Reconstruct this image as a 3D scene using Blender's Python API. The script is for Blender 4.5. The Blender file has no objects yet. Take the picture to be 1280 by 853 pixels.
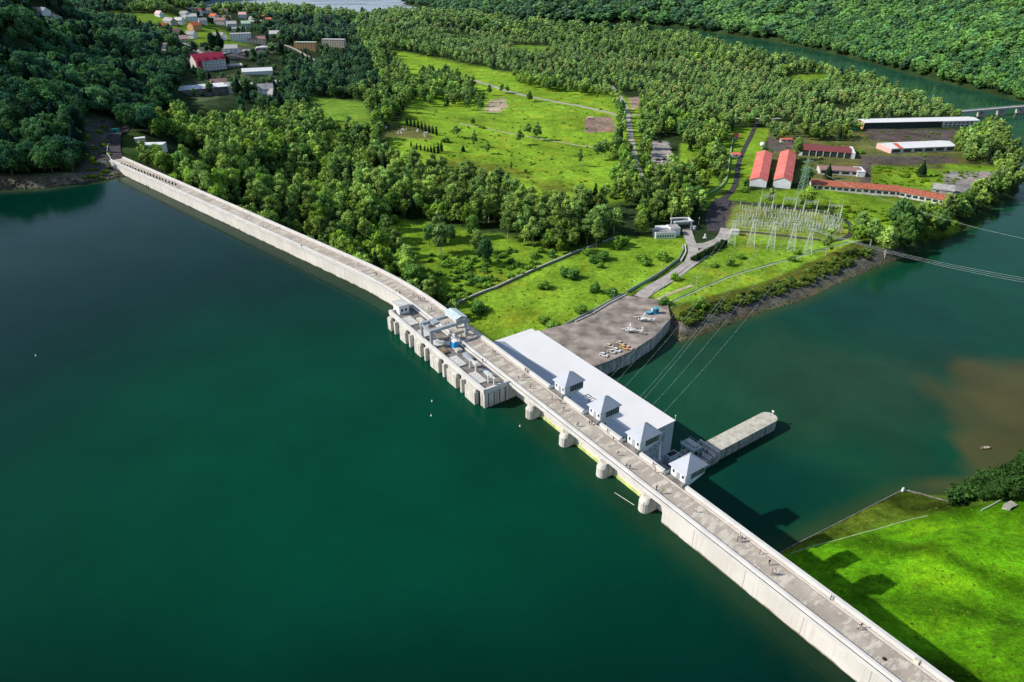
import bpy, math, random
import numpy as np
from mathutils import Matrix, Vector
random.seed(7); RNG = np.random.default_rng(11)
R = math.radians
SC = bpy.context.scene
COL = SC.collection

# ------------------------------------------------------------------ camera geometry (measured from the photograph)
F_, YH, CH = 865.0, -60.0, 119.5
PIT = math.atan((426.5 - YH) / F_); CP, SP = math.cos(PIT), math.sin(PIT)
def pt(px, py, z=0.0):
    a = (px - 640) / F_; b = (426.5 - py) / F_
    dz = -SP + b * CP
    t = (z - CH) / dz
    return (a * t, (CP + b * SP) * t)
def proj(X, Y, Z):
    h = Z - CH; d = Y * CP - h * SP; u = Y * SP + h * CP
    return 640 + F_ * X / d, 426.5 - F_ * u / d
# dam frame: local x runs along the crest (near straight), local y downstream
OX, OY = -19.7, 228.6
EX, EY = .569, -.822
L_ = math.hypot(EX, EY); EX /= L_; EY /= L_
NX, NY = -EY, EX
ANG = math.atan2(EY, EX)
def loc(u, v, z=0.0): return (OX + u * EX + v * NX, OY + u * EY + v * NY, z)
def uv_of(x, y): return ((x - OX) * EX + (y - OY) * EY, (x - OX) * NX + (y - OY) * NY)

# ------------------------------------------------------------------ materials
def nt(m):
    m.use_nodes = True; t = m.node_tree; t.nodes.clear(); return t
def N(t, kind, **kw):
    n = t.nodes.new(kind)
    for k, v in kw.items(): setattr(n, k, v)
    return n
MATS = {}
def mat(name, col, rough=.8, var=.18, scale=.5, bump=.15, spec=.3, metal=0.0, streak=None, col2=None, detail=8, bscale=None):
    """colour broken up by two noises; streak = vertical staining colour"""
    if name in MATS: return MATS[name]
    m = bpy.data.materials.new(name); t = nt(m); L = t.links
    out = N(t, 'ShaderNodeOutputMaterial'); p = N(t, 'ShaderNodeBsdfPrincipled')
    L.new(p.outputs[0], out.inputs[0])
    p.inputs['Roughness'].default_value = rough; p.inputs['Metallic'].default_value = metal
    p.inputs['Specular IOR Level'].default_value = spec
    geo = N(t, 'ShaderNodeNewGeometry')
    n1 = N(t, 'ShaderNodeTexNoise'); n1.inputs['Scale'].default_value = scale; n1.inputs['Detail'].default_value = detail
    L.new(geo.outputs['Position'], n1.inputs['Vector'])
    r = N(t, 'ShaderNodeValToRGB'); r.color_ramp.elements[0].position = .35; r.color_ramp.elements[1].position = .68
    c2 = col2 or tuple(min(1, c * (1 + var)) for c in col)
    r.color_ramp.elements[0].color = (*[c * (1 - var) for c in col], 1); r.color_ramp.elements[1].color = (*c2, 1)
    L.new(n1.outputs['Fac'], r.inputs[0])
    cur = r.outputs[0]
    if streak:
        mp = N(t, 'ShaderNodeMapping'); mp.inputs['Scale'].default_value = (1.3, 1.3, .09)
        L.new(geo.outputs['Position'], mp.inputs[0])
        n2 = N(t, 'ShaderNodeTexNoise'); n2.inputs['Scale'].default_value = 1.0; n2.inputs['Detail'].default_value = 5
        L.new(mp.outputs[0], n2.inputs['Vector'])
        r2 = N(t, 'ShaderNodeValToRGB'); r2.color_ramp.elements[0].position = .5; r2.color_ramp.elements[1].position = .68
        r2.color_ramp.elements[0].color = (0, 0, 0, 1); r2.color_ramp.elements[1].color = (1, 1, 1, 1)
        L.new(n2.outputs['Fac'], r2.inputs[0])
        mx = N(t, 'ShaderNodeMix', data_type='RGBA'); mx.inputs[7].default_value = (*streak, 1)
        L.new(r2.outputs[0], mx.inputs[0]); L.new(cur, mx.inputs[6]); cur = mx.outputs[2]
    L.new(cur, p.inputs['Base Color'])
    if bump:
        n3 = N(t, 'ShaderNodeTexNoise'); n3.inputs['Scale'].default_value = bscale or scale * 6; n3.inputs['Detail'].default_value = 4
        L.new(geo.outputs['Position'], n3.inputs['Vector'])
        b = N(t, 'ShaderNodeBump'); b.inputs['Strength'].default_value = bump; b.inputs['Distance'].default_value = .15
        L.new(n3.outputs['Fac'], b.inputs['Height']); L.new(b.outputs[0], p.inputs['Normal'])
    MATS[name] = m; return m

def leaf_material():
    m = bpy.data.materials.new('foliage'); t = nt(m); L = t.links
    out = N(t, 'ShaderNodeOutputMaterial')
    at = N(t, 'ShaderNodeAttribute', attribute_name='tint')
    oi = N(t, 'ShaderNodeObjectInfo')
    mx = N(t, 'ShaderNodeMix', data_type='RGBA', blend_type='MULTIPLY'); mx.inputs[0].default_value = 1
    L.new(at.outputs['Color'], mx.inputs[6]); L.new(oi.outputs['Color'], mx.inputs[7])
    geo = N(t, 'ShaderNodeNewGeometry')
    ns = N(t, 'ShaderNodeTexNoise'); ns.inputs['Scale'].default_value = .9; ns.inputs['Detail'].default_value = 3
    L.new(geo.outputs['Position'], ns.inputs['Vector'])
    mr = N(t, 'ShaderNodeMapRange'); mr.inputs[1].default_value = .3; mr.inputs[2].default_value = .7; mr.inputs[3].default_value = .7; mr.inputs[4].default_value = 1.3
    L.new(ns.outputs['Fac'], mr.inputs[0])
    m2 = N(t, 'ShaderNodeMix', data_type='RGBA', blend_type='MULTIPLY'); m2.inputs[0].default_value = 1
    L.new(mx.outputs[2], m2.inputs[6]); L.new(mr.outputs[0], m2.inputs[7])
    d = N(t, 'ShaderNodeBsdfDiffuse'); tr = N(t, 'ShaderNodeBsdfTranslucent'); ms = N(t, 'ShaderNodeMixShader'); ms.inputs[0].default_value = .32
    L.new(m2.outputs[2], d.inputs[0]); L.new(m2.outputs[2], tr.inputs[0])
    L.new(d.outputs[0], ms.inputs[1]); L.new(tr.outputs[0], ms.inputs[2]); L.new(ms.outputs[0], out.inputs[0])
    MATS['foliage'] = m; return m
LEAF = leaf_material()

def ground_material():
    """albedo painted per vertex (grass, earth, rock) and broken up with noise"""
    m = bpy.data.materials.new('meadow_ground'); t = nt(m); L = t.links
    out = N(t, 'ShaderNodeOutputMaterial'); p = N(t, 'ShaderNodeBsdfPrincipled'); L.new(p.outputs[0], out.inputs[0])
    p.inputs['Roughness'].default_value = 1; p.inputs['Specular IOR Level'].default_value = .05
    at = N(t, 'ShaderNodeAttribute', attribute_name='albedo'); geo = N(t, 'ShaderNodeNewGeometry')
    cur = at.outputs['Color']
    for sc, lo, hi, mn, mxv in ((.018, .3, .7, .66, 1.3), (.07, .35, .65, .72, 1.22), (.35, .35, .68, .68, 1.25), (1.1, .3, .72, .6, 1.38), (3.5, .3, .72, .65, 1.35)):
        ns = N(t, 'ShaderNodeTexNoise'); ns.inputs['Scale'].default_value = sc; ns.inputs['Detail'].default_value = 5; ns.inputs['Roughness'].default_value = .65
        L.new(geo.outputs['Position'], ns.inputs['Vector'])
        mr = N(t, 'ShaderNodeMapRange'); mr.inputs[1].default_value = lo; mr.inputs[2].default_value = hi; mr.inputs[3].default_value = mn; mr.inputs[4].default_value = mxv
        L.new(ns.outputs['Fac'], mr.inputs[0])
        mx = N(t, 'ShaderNodeMix', data_type='RGBA', blend_type='MULTIPLY'); mx.inputs[0].default_value = 1
        L.new(cur, mx.inputs[6]); L.new(mr.outputs[0], mx.inputs[7]); cur = mx.outputs[2]
    # drier, yellower patches
    ns = N(t, 'ShaderNodeTexNoise'); ns.inputs['Scale'].default_value = .05; ns.inputs['Detail'].default_value = 6
    L.new(geo.outputs['Position'], ns.inputs['Vector'])
    mr = N(t, 'ShaderNodeMapRange'); mr.inputs[1].default_value = .52; mr.inputs[2].default_value = .72; mr.inputs[3].default_value = 0; mr.inputs[4].default_value = .55
    L.new(ns.outputs['Fac'], mr.inputs[0])
    tint = N(t, 'ShaderNodeMix', data_type='RGBA', blend_type='MULTIPLY'); tint.inputs[7].default_value = (1.75, 1.05, 1.1, 1)
    L.new(mr.outputs[0], tint.inputs[0]); L.new(cur, tint.inputs[6]); cur = tint.outputs[2]
    L.new(cur, p.inputs['Base Color'])
    n3 = N(t, 'ShaderNodeTexNoise'); n3.inputs['Scale'].default_value = 1.6; n3.inputs['Detail'].default_value = 6
    L.new(geo.outputs['Position'], n3.inputs['Vector'])
    b = N(t, 'ShaderNodeBump'); b.inputs['Strength'].default_value = .6; b.inputs['Distance'].default_value = .5
    L.new(n3.outputs['Fac'], b.inputs['Height']); L.new(b.outputs[0], p.inputs['Normal'])
    return m

def water_material(name, rough, bscale, bstr):
    m = bpy.data.materials.new(name); t = nt(m); L = t.links
    out = N(t, 'ShaderNodeOutputMaterial'); p = N(t, 'ShaderNodeBsdfPrincipled'); L.new(p.outputs[0], out.inputs[0])
    p.inputs['Roughness'].default_value = rough; p.inputs['IOR'].default_value = 1.30; p.inputs['Specular IOR Level'].default_value = .12
    at = N(t, 'ShaderNodeAttribute', attribute_name='albedo'); geo = N(t, 'ShaderNodeNewGeometry')
    ns = N(t, 'ShaderNodeTexNoise'); ns.inputs['Scale'].default_value = .035; ns.inputs['Detail'].default_value = 5
    L.new(geo.outputs['Position'], ns.inputs['Vector'])
    mr = N(t, 'ShaderNodeMapRange'); mr.inputs[1].default_value = .3; mr.inputs[2].default_value = .7; mr.inputs[3].default_value = .86; mr.inputs[4].default_value = 1.14
    L.new(ns.outputs['Fac'], mr.inputs[0])
    mx = N(t, 'ShaderNodeMix', data_type='RGBA', blend_type='MULTIPLY'); mx.inputs[0].default_value = 1
    L.new(at.outputs['Color'], mx.inputs[6]); L.new(mr.outputs[0], mx.inputs[7]); L.new(mx.outputs[2], p.inputs['Base Color'])
    wl = N(t, 'ShaderNodeMapping'); wl.inputs['Scale'].default_value = (.25, 1, 1); wl.inputs['Rotation'].default_value = (0, 0, .5); t.links.new(geo.outputs['Position'], wl.inputs[0])
    wn = N(t, 'ShaderNodeTexNoise'); wn.inputs['Scale'].default_value = .02; wn.inputs['Detail'].default_value = 6; t.links.new(wl.outputs[0], wn.inputs['Vector'])
    wr = N(t, 'ShaderNodeMapRange'); wr.inputs[1].default_value = .4; wr.inputs[2].default_value = .62; wr.inputs[3].default_value = rough * .5; wr.inputs[4].default_value = rough * 2.4; t.links.new(wn.outputs['Fac'], wr.inputs[0]); t.links.new(wr.outputs[0], p.inputs['Roughness'])
    mp = N(t, 'ShaderNodeMapping'); mp.inputs['Scale'].default_value = (.35, 1, 1); mp.inputs['Rotation'].default_value = (0, 0, .35)
    L.new(geo.outputs['Position'], mp.inputs[0])
    n3 = N(t, 'ShaderNodeTexNoise'); n3.inputs['Scale'].default_value = bscale; n3.inputs['Detail'].default_value = 5; n3.inputs['Roughness'].default_value = .6
    L.new(mp.outputs[0], n3.inputs['Vector'])
    b = N(t, 'ShaderNodeBump'); b.inputs['Strength'].default_value = bstr; b.inputs['Distance'].default_value = .3
    L.new(n3.outputs['Fac'], b.inputs['Height']); L.new(b.outputs[0], p.inputs['Normal'])
    return m

CONC = (.50, .465, .41)
def M_(k):
    T = {
     'dam_face':   lambda: dam_face_material(),
     'crest_deck': lambda: deck_material(),
     'coping':     lambda: mat('coping', (.62, .60, .565), .8, .09, .25, .1),
     'kerbing':    lambda: mat('kerbing', (.60, .53, .48), .85, .12, .5, .1),
     'concrete':   lambda: mat('concrete', (.60, .57, .51), .9, .15, .35, .25, streak=(.36, .33, .28)),
     'old_concrete': lambda: mat('old_concrete', (.56, .54, .48), .9, .25, .6, .35, streak=(.2, .19, .17)),
     'dark_concrete': lambda: mat('dark_concrete', (.2, .18, .16), .9, .35, .5, .3),
     'pad':        lambda: mat('pad', (.22, .185, .155), .95, .3, .14, .2, col2=(.40, .34, .29), bscale=1.5),
     'asphalt':    lambda: mat('asphalt', (.05, .045, .05), .95, .3, .3, .2),
     'old_road':   lambda: mat('old_road', (.38, .345, .31), .95, .2, .2, .2),
     'path':       lambda: mat('path', (.45, .38, .25), .95, .15, .3, .2),
     'roof_white': lambda: mat('roof_white', (.74, .73, .72), .6, .04, .08, .03),
     'roof_blue':  lambda: mat('roof_blue', (.41, .435, .48), .5, .05, .3, .03),
     'white_wall': lambda: mat('white_wall', (.72, .73, .76), .7, .06, .3, .05),
     'white_paint': lambda: mat('white_paint', (.78, .78, .77), .5, .05, .5, .03),
     'offwhite':   lambda: mat('offwhite', (.6, .58, .54), .7, .15, .5, .1, streak=(.4, .37, .33)),
     'glass':      lambda: mat('glass', (.03, .045, .055), .12, .3, .8, 0, spec=.6),
     'teal':       lambda: mat('teal', (.50, .60, .60), .5, .12, .5, .05),
     'steel':      lambda: mat('steel', (.40, .44, .465), .45, .15, .6, .05, metal=.2),
     'galv':       lambda: mat('galv', (.54, .60, .54), .5, .08, .5, 0),
     'green_steel': lambda: mat('green_steel', (.32, .48, .36), .5, .1, .5, 0),
     'red_roof':   lambda: mat('red_roof', (.72, .155, .12), .65, .1, .12, .1, bscale=1.2, col2=(.78, .22, .17)),
     'dark_red':   lambda: mat('dark_red', (.21, .05, .045), .7, .15, .3, .1),
     'tile':       lambda: tile_material(),
     'crimson':    lambda: mat('crimson', (.42, .03, .07), .7, .12, .3, .1),
     'brown_roof': lambda: mat('brown_roof', (.30, .17, .15), .8, .15, .4, .1),
     'orange_roof': lambda: mat('orange_roof', (.62, .14, .06), .8, .15, .4, .1),
     'grey_roof':  lambda: mat('grey_roof', (.34, .33, .32), .8, .25, .3, .15),
     'orange_wall': lambda: mat('orange_wall', (.62, .36, .16), .8, .1, .4, .05),
     'cream_wall': lambda: mat('cream_wall', (.6, .52, .4), .8, .1, .4, .05),
     'dark_bay':   lambda: mat('dark_bay', (.03, .05, .04), .8, .3, .5, 0),
     'black':      lambda: mat('black', (.02, .02, .022), .6, .2, 1, 0),
     'blue_paint': lambda: mat('blue_paint', (.01, .25, .55), .4, .1, .5, 0),
     'sky_blue':   lambda: mat('sky_blue', (.08, .42, .55), .4, .1, .5, 0),
     'yellow':     lambda: mat('yellow', (.7, .45, .12), .5, .1, .5, 0),
     'pink':       lambda: mat('pink', (.72, .42, .38), .5, .1, .5, 0),
     'green_sheet': lambda: mat('green_sheet', (.02, .35, .25), .5, .1, .5, 0),
     'mint':       lambda: mat('mint', (.42, .56, .42), .6, .1, .5, 0),
     'bark':       lambda: mat('bark', (.12, .09, .06), .9, .2, 2, 0),
     'pale_bark':  lambda: mat('pale_bark', (.45, .42, .36), .9, .2, 2, 0),
     'stone':      lambda: mat('stone', (.34, .32, .28), .95, .3, .8, .3),
     'wood':       lambda: mat('wood', (.22, .16, .1), .9, .3, 1, .2),
     'porcelain':  lambda: mat('porcelain', (.50, .53, .48), .3, .08, 1, 0),
     'rubber':     lambda: mat('rubber', (.02, .02, .02), .8, .1, 2, 0),
     'wire':       lambda: mat('wire', (.75, .78, .78), .5, .05, 1, 0),
    }
    if k in MATS: return MATS[k]
    m = T[k](); MATS[k] = m; return m

def dam_face_material():
    m = mat('dam_face_base', (.66, .62, .56), .85, .10, .10, .15, streak=(.58, .535, .47), bscale=1.2)
    t = m.node_tree; L = t.links
    p = [n for n in t.nodes if n.type == 'BSDF_PRINCIPLED'][0]
    src = p.inputs['Base Color'].links[0].from_socket
    geo = N(t, 'ShaderNodeNewGeometry'); sep = N(t, 'ShaderNodeSeparateXYZ'); L.new(geo.outputs['Position'], sep.inputs[0])
    # wet, algae-grown foot of the wall
    ns = N(t, 'ShaderNodeTexNoise'); ns.inputs['Scale'].default_value = .25; ns.inputs['Detail'].default_value = 6; L.new(geo.outputs['Position'], ns.inputs['Vector'])
    ad = N(t, 'ShaderNodeMath', operation='MULTIPLY_ADD'); ad.inputs[1].default_value = 1.6; L.new(ns.outputs['Fac'], ad.inputs[0]); L.new(sep.outputs['Z'], ad.inputs[2])
    mr = N(t, 'ShaderNodeMapRange'); mr.inputs[1].default_value = -5.0; mr.inputs[2].default_value = -5.5; mr.inputs[3].default_value = 0; mr.inputs[4].default_value = 1
    L.new(ad.outputs[0], mr.inputs[0])
    mx = N(t, 'ShaderNodeMix', data_type='RGBA'); mx.inputs[7].default_value = (.13, .1, .055, 1)
    L.new(mr.outputs[0], mx.inputs[0]); L.new(src, mx.inputs[6])
    # block joints every 15 m along the crest
    rot = N(t, 'ShaderNodeMapping'); rot.inputs['Rotation'].default_value = (0, 0, -ANG); L.new(geo.outputs['Position'], rot.inputs[0])
    s2 = N(t, 'ShaderNodeSeparateXYZ'); L.new(rot.outputs[0], s2.inputs[0])
    wn = N(t, 'ShaderNodeMath', operation='MULTIPLY_ADD'); wn.inputs[1].default_value = .5; L.new(ns.outputs['Fac'], wn.inputs[0]); L.new(s2.outputs['X'], wn.inputs[2])
    md = N(t, 'ShaderNodeMath', operation='PINGPONG'); md.inputs[1].default_value = 7.5; L.new(wn.outputs[0], md.inputs[0])
    lt = N(t, 'ShaderNodeMath', operation='LESS_THAN'); lt.inputs[1].default_value = .1; L.new(md.outputs[0], lt.inputs[0])
    mz = N(t, 'ShaderNodeMath', operation='MULTIPLY'); mz.inputs[1].default_value = .5; L.new(lt.outputs[0], mz.inputs[0])
    m2 = N(t, 'ShaderNodeMix', data_type='RGBA'); m2.inputs[7].default_value = (.12, .1, .09, 1)
    L.new(mz.outputs[0], m2.inputs[0]); L.new(mx.outputs[2], m2.inputs[6]); L.new(m2.outputs[2], p.inputs['Base Color'])
    return m

def deck_material():
    m = mat('deck_base', (.38, .325, .265), .95, .12, .12, .25, col2=(.46, .405, .335), bscale=2)
    t = m.node_tree; L = t.links
    p = [n for n in t.nodes if n.type == 'BSDF_PRINCIPLED'][0]
    src = p.inputs['Base Color'].links[0].from_socket
    geo = N(t, 'ShaderNodeNewGeometry')
    rot = N(t, 'ShaderNodeMapping'); rot.inputs['Rotation'].default_value = (0, 0, -ANG); L.new(geo.outputs['Position'], rot.inputs[0])
    sc = N(t, 'ShaderNodeMapping'); sc.inputs['Scale'].default_value = (.5, .17, 1); L.new(rot.outputs[0], sc.inputs[0])
    ns = N(t, 'ShaderNodeTexNoise'); ns.inputs['Scale'].default_value = 1.0; ns.inputs['Detail'].default_value = 8; ns.inputs['Roughness'].default_value = .7; L.new(sc.outputs[0], ns.inputs['Vector'])
    mr = N(t, 'ShaderNodeMapRange'); mr.inputs[1].default_value = .5; mr.inputs[2].default_value = .57; mr.inputs[3].default_value = 0; mr.inputs[4].default_value = .85; L.new(ns.outputs['Fac'], mr.inputs[0])
    mx = N(t, 'ShaderNodeMix', data_type='RGBA'); mx.inputs[7].default_value = (.60, .555, .455, 1)
    L.new(mr.outputs[0], mx.inputs[0]); L.new(src, mx.inputs[6])
    n2 = N(t, 'ShaderNodeTexNoise'); n2.inputs['Scale'].default_value = .45; n2.inputs['Detail'].default_value = 7; L.new(rot.outputs[0], n2.inputs['Vector'])
    m3 = N(t, 'ShaderNodeMapRange'); m3.inputs[1].default_value = .56; m3.inputs[2].default_value = .7; m3.inputs[3].default_value = 0; m3.inputs[4].default_value = .5; L.new(n2.outputs['Fac'], m3.inputs[0])
    m2 = N(t, 'ShaderNodeMix', data_type='RGBA'); m2.inputs[7].default_value = (.25, .215, .18, 1)
    L.new(m3.outputs[0], m2.inputs[0]); L.new(mx.outputs[2], m2.inputs[6]); L.new(m2.outputs[2], p.inputs['Base Color'])
    return m

def tile_material():
    m = mat('tile_base', (.40, .10, .055), .8, .3, .6, .2, col2=(.52, .17, .09))
    return m

# ------------------------------------------------------------------ mesh helpers
class MB:
    def __init__(s): s.v = []; s.f = []; s.m = []
    def add(s, vs, fs, mi=0):
        o = len(s.v); s.v += [tuple(p) for p in vs]; s.f += [tuple(i + o for i in f) for f in fs]; s.m += [mi] * len(fs); return s
    def box(s, x0, x1, y0, y1, z0, z1, mi=0, tp=0.0):
        t = tp
        v = [(x0, y0, z0), (x1, y0, z0), (x1, y1, z0), (x0, y1, z0), (x0 + t, y0 + t, z1), (x1 - t, y0 + t, z1), (x1 - t, y1 - t, z1), (x0 + t, y1 - t, z1)]
        return s.add(v, [(3, 2, 1, 0), (4, 5, 6, 7), (0, 1, 5, 4), (1, 2, 6, 5), (2, 3, 7, 6), (3, 0, 4, 7)], mi)
    def prism(s, poly, z0, z1, mi=0):
        n = len(poly)
        a = sum(poly[i][0] * poly[(i + 1) % n][1] - poly[(i + 1) % n][0] * poly[i][1] for i in range(n))
        if a < 0: poly = poly[::-1]
        v = [(p[0], p[1], z0) for p in poly] + [(p[0], p[1], z1) for p in poly]
        fs = [tuple(range(n))[::-1], tuple(range(n, 2 * n))] + [(i, (i + 1) % n, n + (i + 1) % n, n + i) for i in range(n)]
        return s.add(v, fs, mi)
    def tube(s, p0, p1, r0, r1=None, n=8, mi=0, caps=True):
        r1 = r0 if r1 is None else r1
        a = Vector(p0); b = Vector(p1); d = (b - a).normalized()
        up = Vector((0, 0, 1)) if abs(d.z) < .9 else Vector((1, 0, 0))
        x = d.cross(up).normalized(); y = d.cross(x)
        v = [a + (x * math.cos(2 * math.pi * i / n) + y * math.sin(2 * math.pi * i / n)) * r0 for i in range(n)]
        v += [b + (x * math.cos(2 * math.pi * i / n) + y * math.sin(2 * math.pi * i / n)) * r1 for i in range(n)]
        fs = [(i, (i + 1) % n, n + (i + 1) % n, n + i) for i in range(n)]
        if caps: fs += [tuple(range(n))[::-1], tuple(range(n, 2 * n))]
        return s.add(v, fs, mi)
    def ell(s, c, r, nu=10, nv=6, mi=0):
        v = [(c[0], c[1], c[2] - r[2])]
        for j in range(1, nv):
            a = -math.pi / 2 + math.pi * j / nv
            for i in range(nu):
                b = 2 * math.pi * i / nu
                v.append((c[0] + r[0] * math.cos(a) * math.cos(b), c[1] + r[1] * math.cos(a) * math.sin(b), c[2] + r[2] * math.sin(a)))
        v.append((c[0], c[1], c[2] + r[2]))
        fs = [(0, 1 + (i + 1) % nu, 1 + i) for i in range(nu)]
        for j in range(nv - 2):
            for i in range(nu):
                a = 1 + j * nu + i; b = 1 + j * nu + (i + 1) % nu
                fs.append((a, b, b + nu, a + nu))
        o = 1 + (nv - 2) * nu; top = len(v) - 1
        fs += [(o + i, o + (i + 1) % nu, top) for i in range(nu)]
        return s.add(v, fs, mi)
    def loft(s, rings, mi=0, caps=True):
        n = len(rings[0]); v = [p for r in rings for p in r]
        fs = [(k * n + i, k * n + (i + 1) % n, (k + 1) * n + (i + 1) % n, (k + 1) * n + i) for k in range(len(rings) - 1) for i in range(n)]
        if caps: fs += [tuple(range(n))[::-1], tuple(range((len(rings) - 1) * n, len(rings) * n))]
        return s.add(v, fs, mi)
    def gable(s, x0, x1, y0, y1, ze, zr, oh=.5, th=.18, mi=0, hip=0.0):
        """roof with ridge along x"""
        ym = (y0 + y1) / 2; a, b = x0 - oh, x1 + oh; c, d = y0 - oh, y1 + oh
        z0 = ze - (zr - ze) * oh / max(.1, (y1 - y0) / 2)
        v = [(a, c, z0), (b, c, z0), (b, d, z0), (a, d, z0), (a + hip, ym, zr), (b - hip, ym, zr)]
        v += [(p[0], p[1], p[2] + th) for p in v]
        fs = [(0, 1, 5, 4)[::-1], (2, 3, 4, 5)[::-1], (6, 7, 11, 10), (8, 9, 10, 11), (0, 1, 7, 6), (2, 3, 9, 8), (1, 5, 11, 7), (5, 2, 8, 11), (3, 4, 10, 9), (4, 0, 6, 10)]
        return s.add(v, fs, mi)
    def mesh(s, name, mats, smooth=False):
        me = bpy.data.meshes.new(name); me.from_pydata(s.v, [], s.f)
        for m in mats: me.materials.append(M_(m) if isinstance(m, str) else m)
        me.polygons.foreach_set('material_index', s.m)
        if smooth: me.polygons.foreach_set('use_smooth', [True] * len(s.f))
        me.update(); return me
    def build(s, name, mats, parent=None, smooth=False, bevel=0):
        if isinstance(mats, str) or not isinstance(mats, (list, tuple)): mats = [mats]
        o = bpy.data.objects.new(name, s.mesh(name, mats, smooth)); COL.objects.link(o)
        if parent: o.parent = parent
        if bevel:
            b = o.modifiers.new('bevel', 'BEVEL'); b.width = bevel; b.segments = 2; b.limit_method = 'ANGLE'
        return o

def tag(o, label=None, cat=None, group=None, kind=None):
    if label: o['label'] = label
    if cat: o['category'] = cat
    if group: o['group'] = group
    if kind: o['kind'] = kind
    return o
def empty(name, p, rz=0.0, label=None, cat=None, group=None):
    o = bpy.data.objects.new(name, None); COL.objects.link(o); o.location = p; o.rotation_euler = (0, 0, rz); o.empty_display_size = .5
    return tag(o, label, cat, group)
def copy_tree(o, parent=None):
    c = o.copy(); COL.objects.link(c)
    if parent is not None: c.parent = parent
    for ch in list(o.children): copy_tree(ch, c)
    return c
def np_mesh(name, V, T, C=None, attr='tint'):
    """triangle or quad mesh from numpy arrays"""
    me = bpy.data.meshes.new(name); k = T.shape[1]
    me.vertices.add(len(V)); me.vertices.foreach_set('co', V.astype(np.float32).ravel())
    me.loops.add(T.size); me.loops.foreach_set('vertex_index', T.astype(np.int32).ravel())
    me.polygons.add(len(T)); me.polygons.foreach_set('loop_start', np.arange(0, T.size, k, dtype=np.int32))
    try: me.polygons.foreach_set('loop_total', np.full(len(T), k, dtype=np.int32))
    except Exception: pass
    me.update(calc_edges=True)
    if C is not None:
        a = me.attributes.new(attr, 'FLOAT_COLOR', 'POINT')
        rgba = np.ones((len(V), 4), np.float32); rgba[:, :3] = C; a.data.foreach_set('color', rgba.ravel())
    return me

# ------------------------------------------------------------------ polygons / terrain
def inside(poly, X, Y):
    X = np.asarray(X, float); Y = np.asarray(Y, float); r = np.zeros(X.shape, bool); n = len(poly)
    for i in range(n):
        x1, y1 = poly[i][:2]; x2, y2 = poly[(i + 1) % n][:2]
        if y1 == y2: continue
        c = ((y1 > Y) != (y2 > Y)) & (X < (x2 - x1) * (Y - y1) / (y2 - y1) + x1); r ^= c
    return r
def pdist(poly, X, Y, closed=True):
    X = np.asarray(X, float); Y = np.asarray(Y, float); d = np.full(X.shape, 1e9); n = len(poly)
    for i in range(n if closed else n - 1):
        x1, y1 = poly[i][:2]; x2, y2 = poly[(i + 1) % n][:2]
        dx, dy = x2 - x1, y2 - y1; l2 = dx * dx + dy * dy + 1e-9
        t = np.clip(((X - x1) * dx + (Y - y1) * dy) / l2, 0, 1)
        d = np.minimum(d, np.hypot(X - x1 - t * dx, Y - y1 - t * dy))
    return d
def sdist(poly, X, Y):
    d = pdist(poly, X, Y); return np.where(inside(poly, X, Y), d, -d)
ZT, ZR = -58.0, -6.4

NEAR_BANK = [loc(-8, 75)[:2], loc(-8, 100)[:2], loc(-12.5, 120)[:2], loc(-21.7, 141)[:2], (88, 314), (113, 330), (145, 351), (167, 362), (216, 399), (243, 418), (277, 439), (326, 478),
  (379, 528), (431, 574), (490, 670), (530, 770), (545, 880), (560, 960), (550, 1040), (535, 1150), (505, 1270), (470, 1390), (440, 1520), (400, 1680), (330, 1800), (200, 1840), (30, 1980), (-120, 2150),
  (-330, 2330), (-520, 2330), (-640, 2480), (-760, 2520), (-800, 2300), (-930, 2180), (-1060, 2180), (-1150, 2500), (-1250, 2900)]
FAR_BANK = [(-1400, 4200), (-420, 4200), (-430, 3000), (-204, 2480), (60, 2200), (283, 2130), (387, 2070), (472, 1960), (533, 1825), (587, 1715), (623, 1570), (648, 1431), (655, 1275), (665, 1163), (680, 1075),
  (690, 981), (680, 850), (640, 700), (560, 540), (470, 430), (380, 350), (300, 285)]
SE_BANK = [pt(p[0], p[1], ZT) for p in [(1400, 505), (1290, 562), (1245, 586), (1215, 603), (1195, 611), (1178, 619), (1128, 613), (975, 690)]]
SE_BANK = [(250, 240)] + SE_BANK + [loc(118, 46)[:2], loc(60, 40)[:2], loc(0, 40)[:2]]
TAIL = NEAR_BANK + FAR_BANK + SE_BANK
HILL = [(-1400, 6500), (-1400, 4150), (-420, 4150)] + FAR_BANK[2:] + [(300, 285), (250, 240)] + [pt(1400, 505, ZT), pt(1290, 562, ZT), (230, 150), (330, 60), (900, 0), (6000, 0), (6000, 6500)]
# reservoir outline (upstream side)
def far_line(s): return (-264 + .735 * s, 454.1 - .678 * s)
SHORE = [(-244, 440), (-256, 431), (-268, 425), (-284, 413), (-310, 409), (-352, 401), (-420, 380), (-560, 330), (-900, 250), (-3000, 100)]

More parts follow.
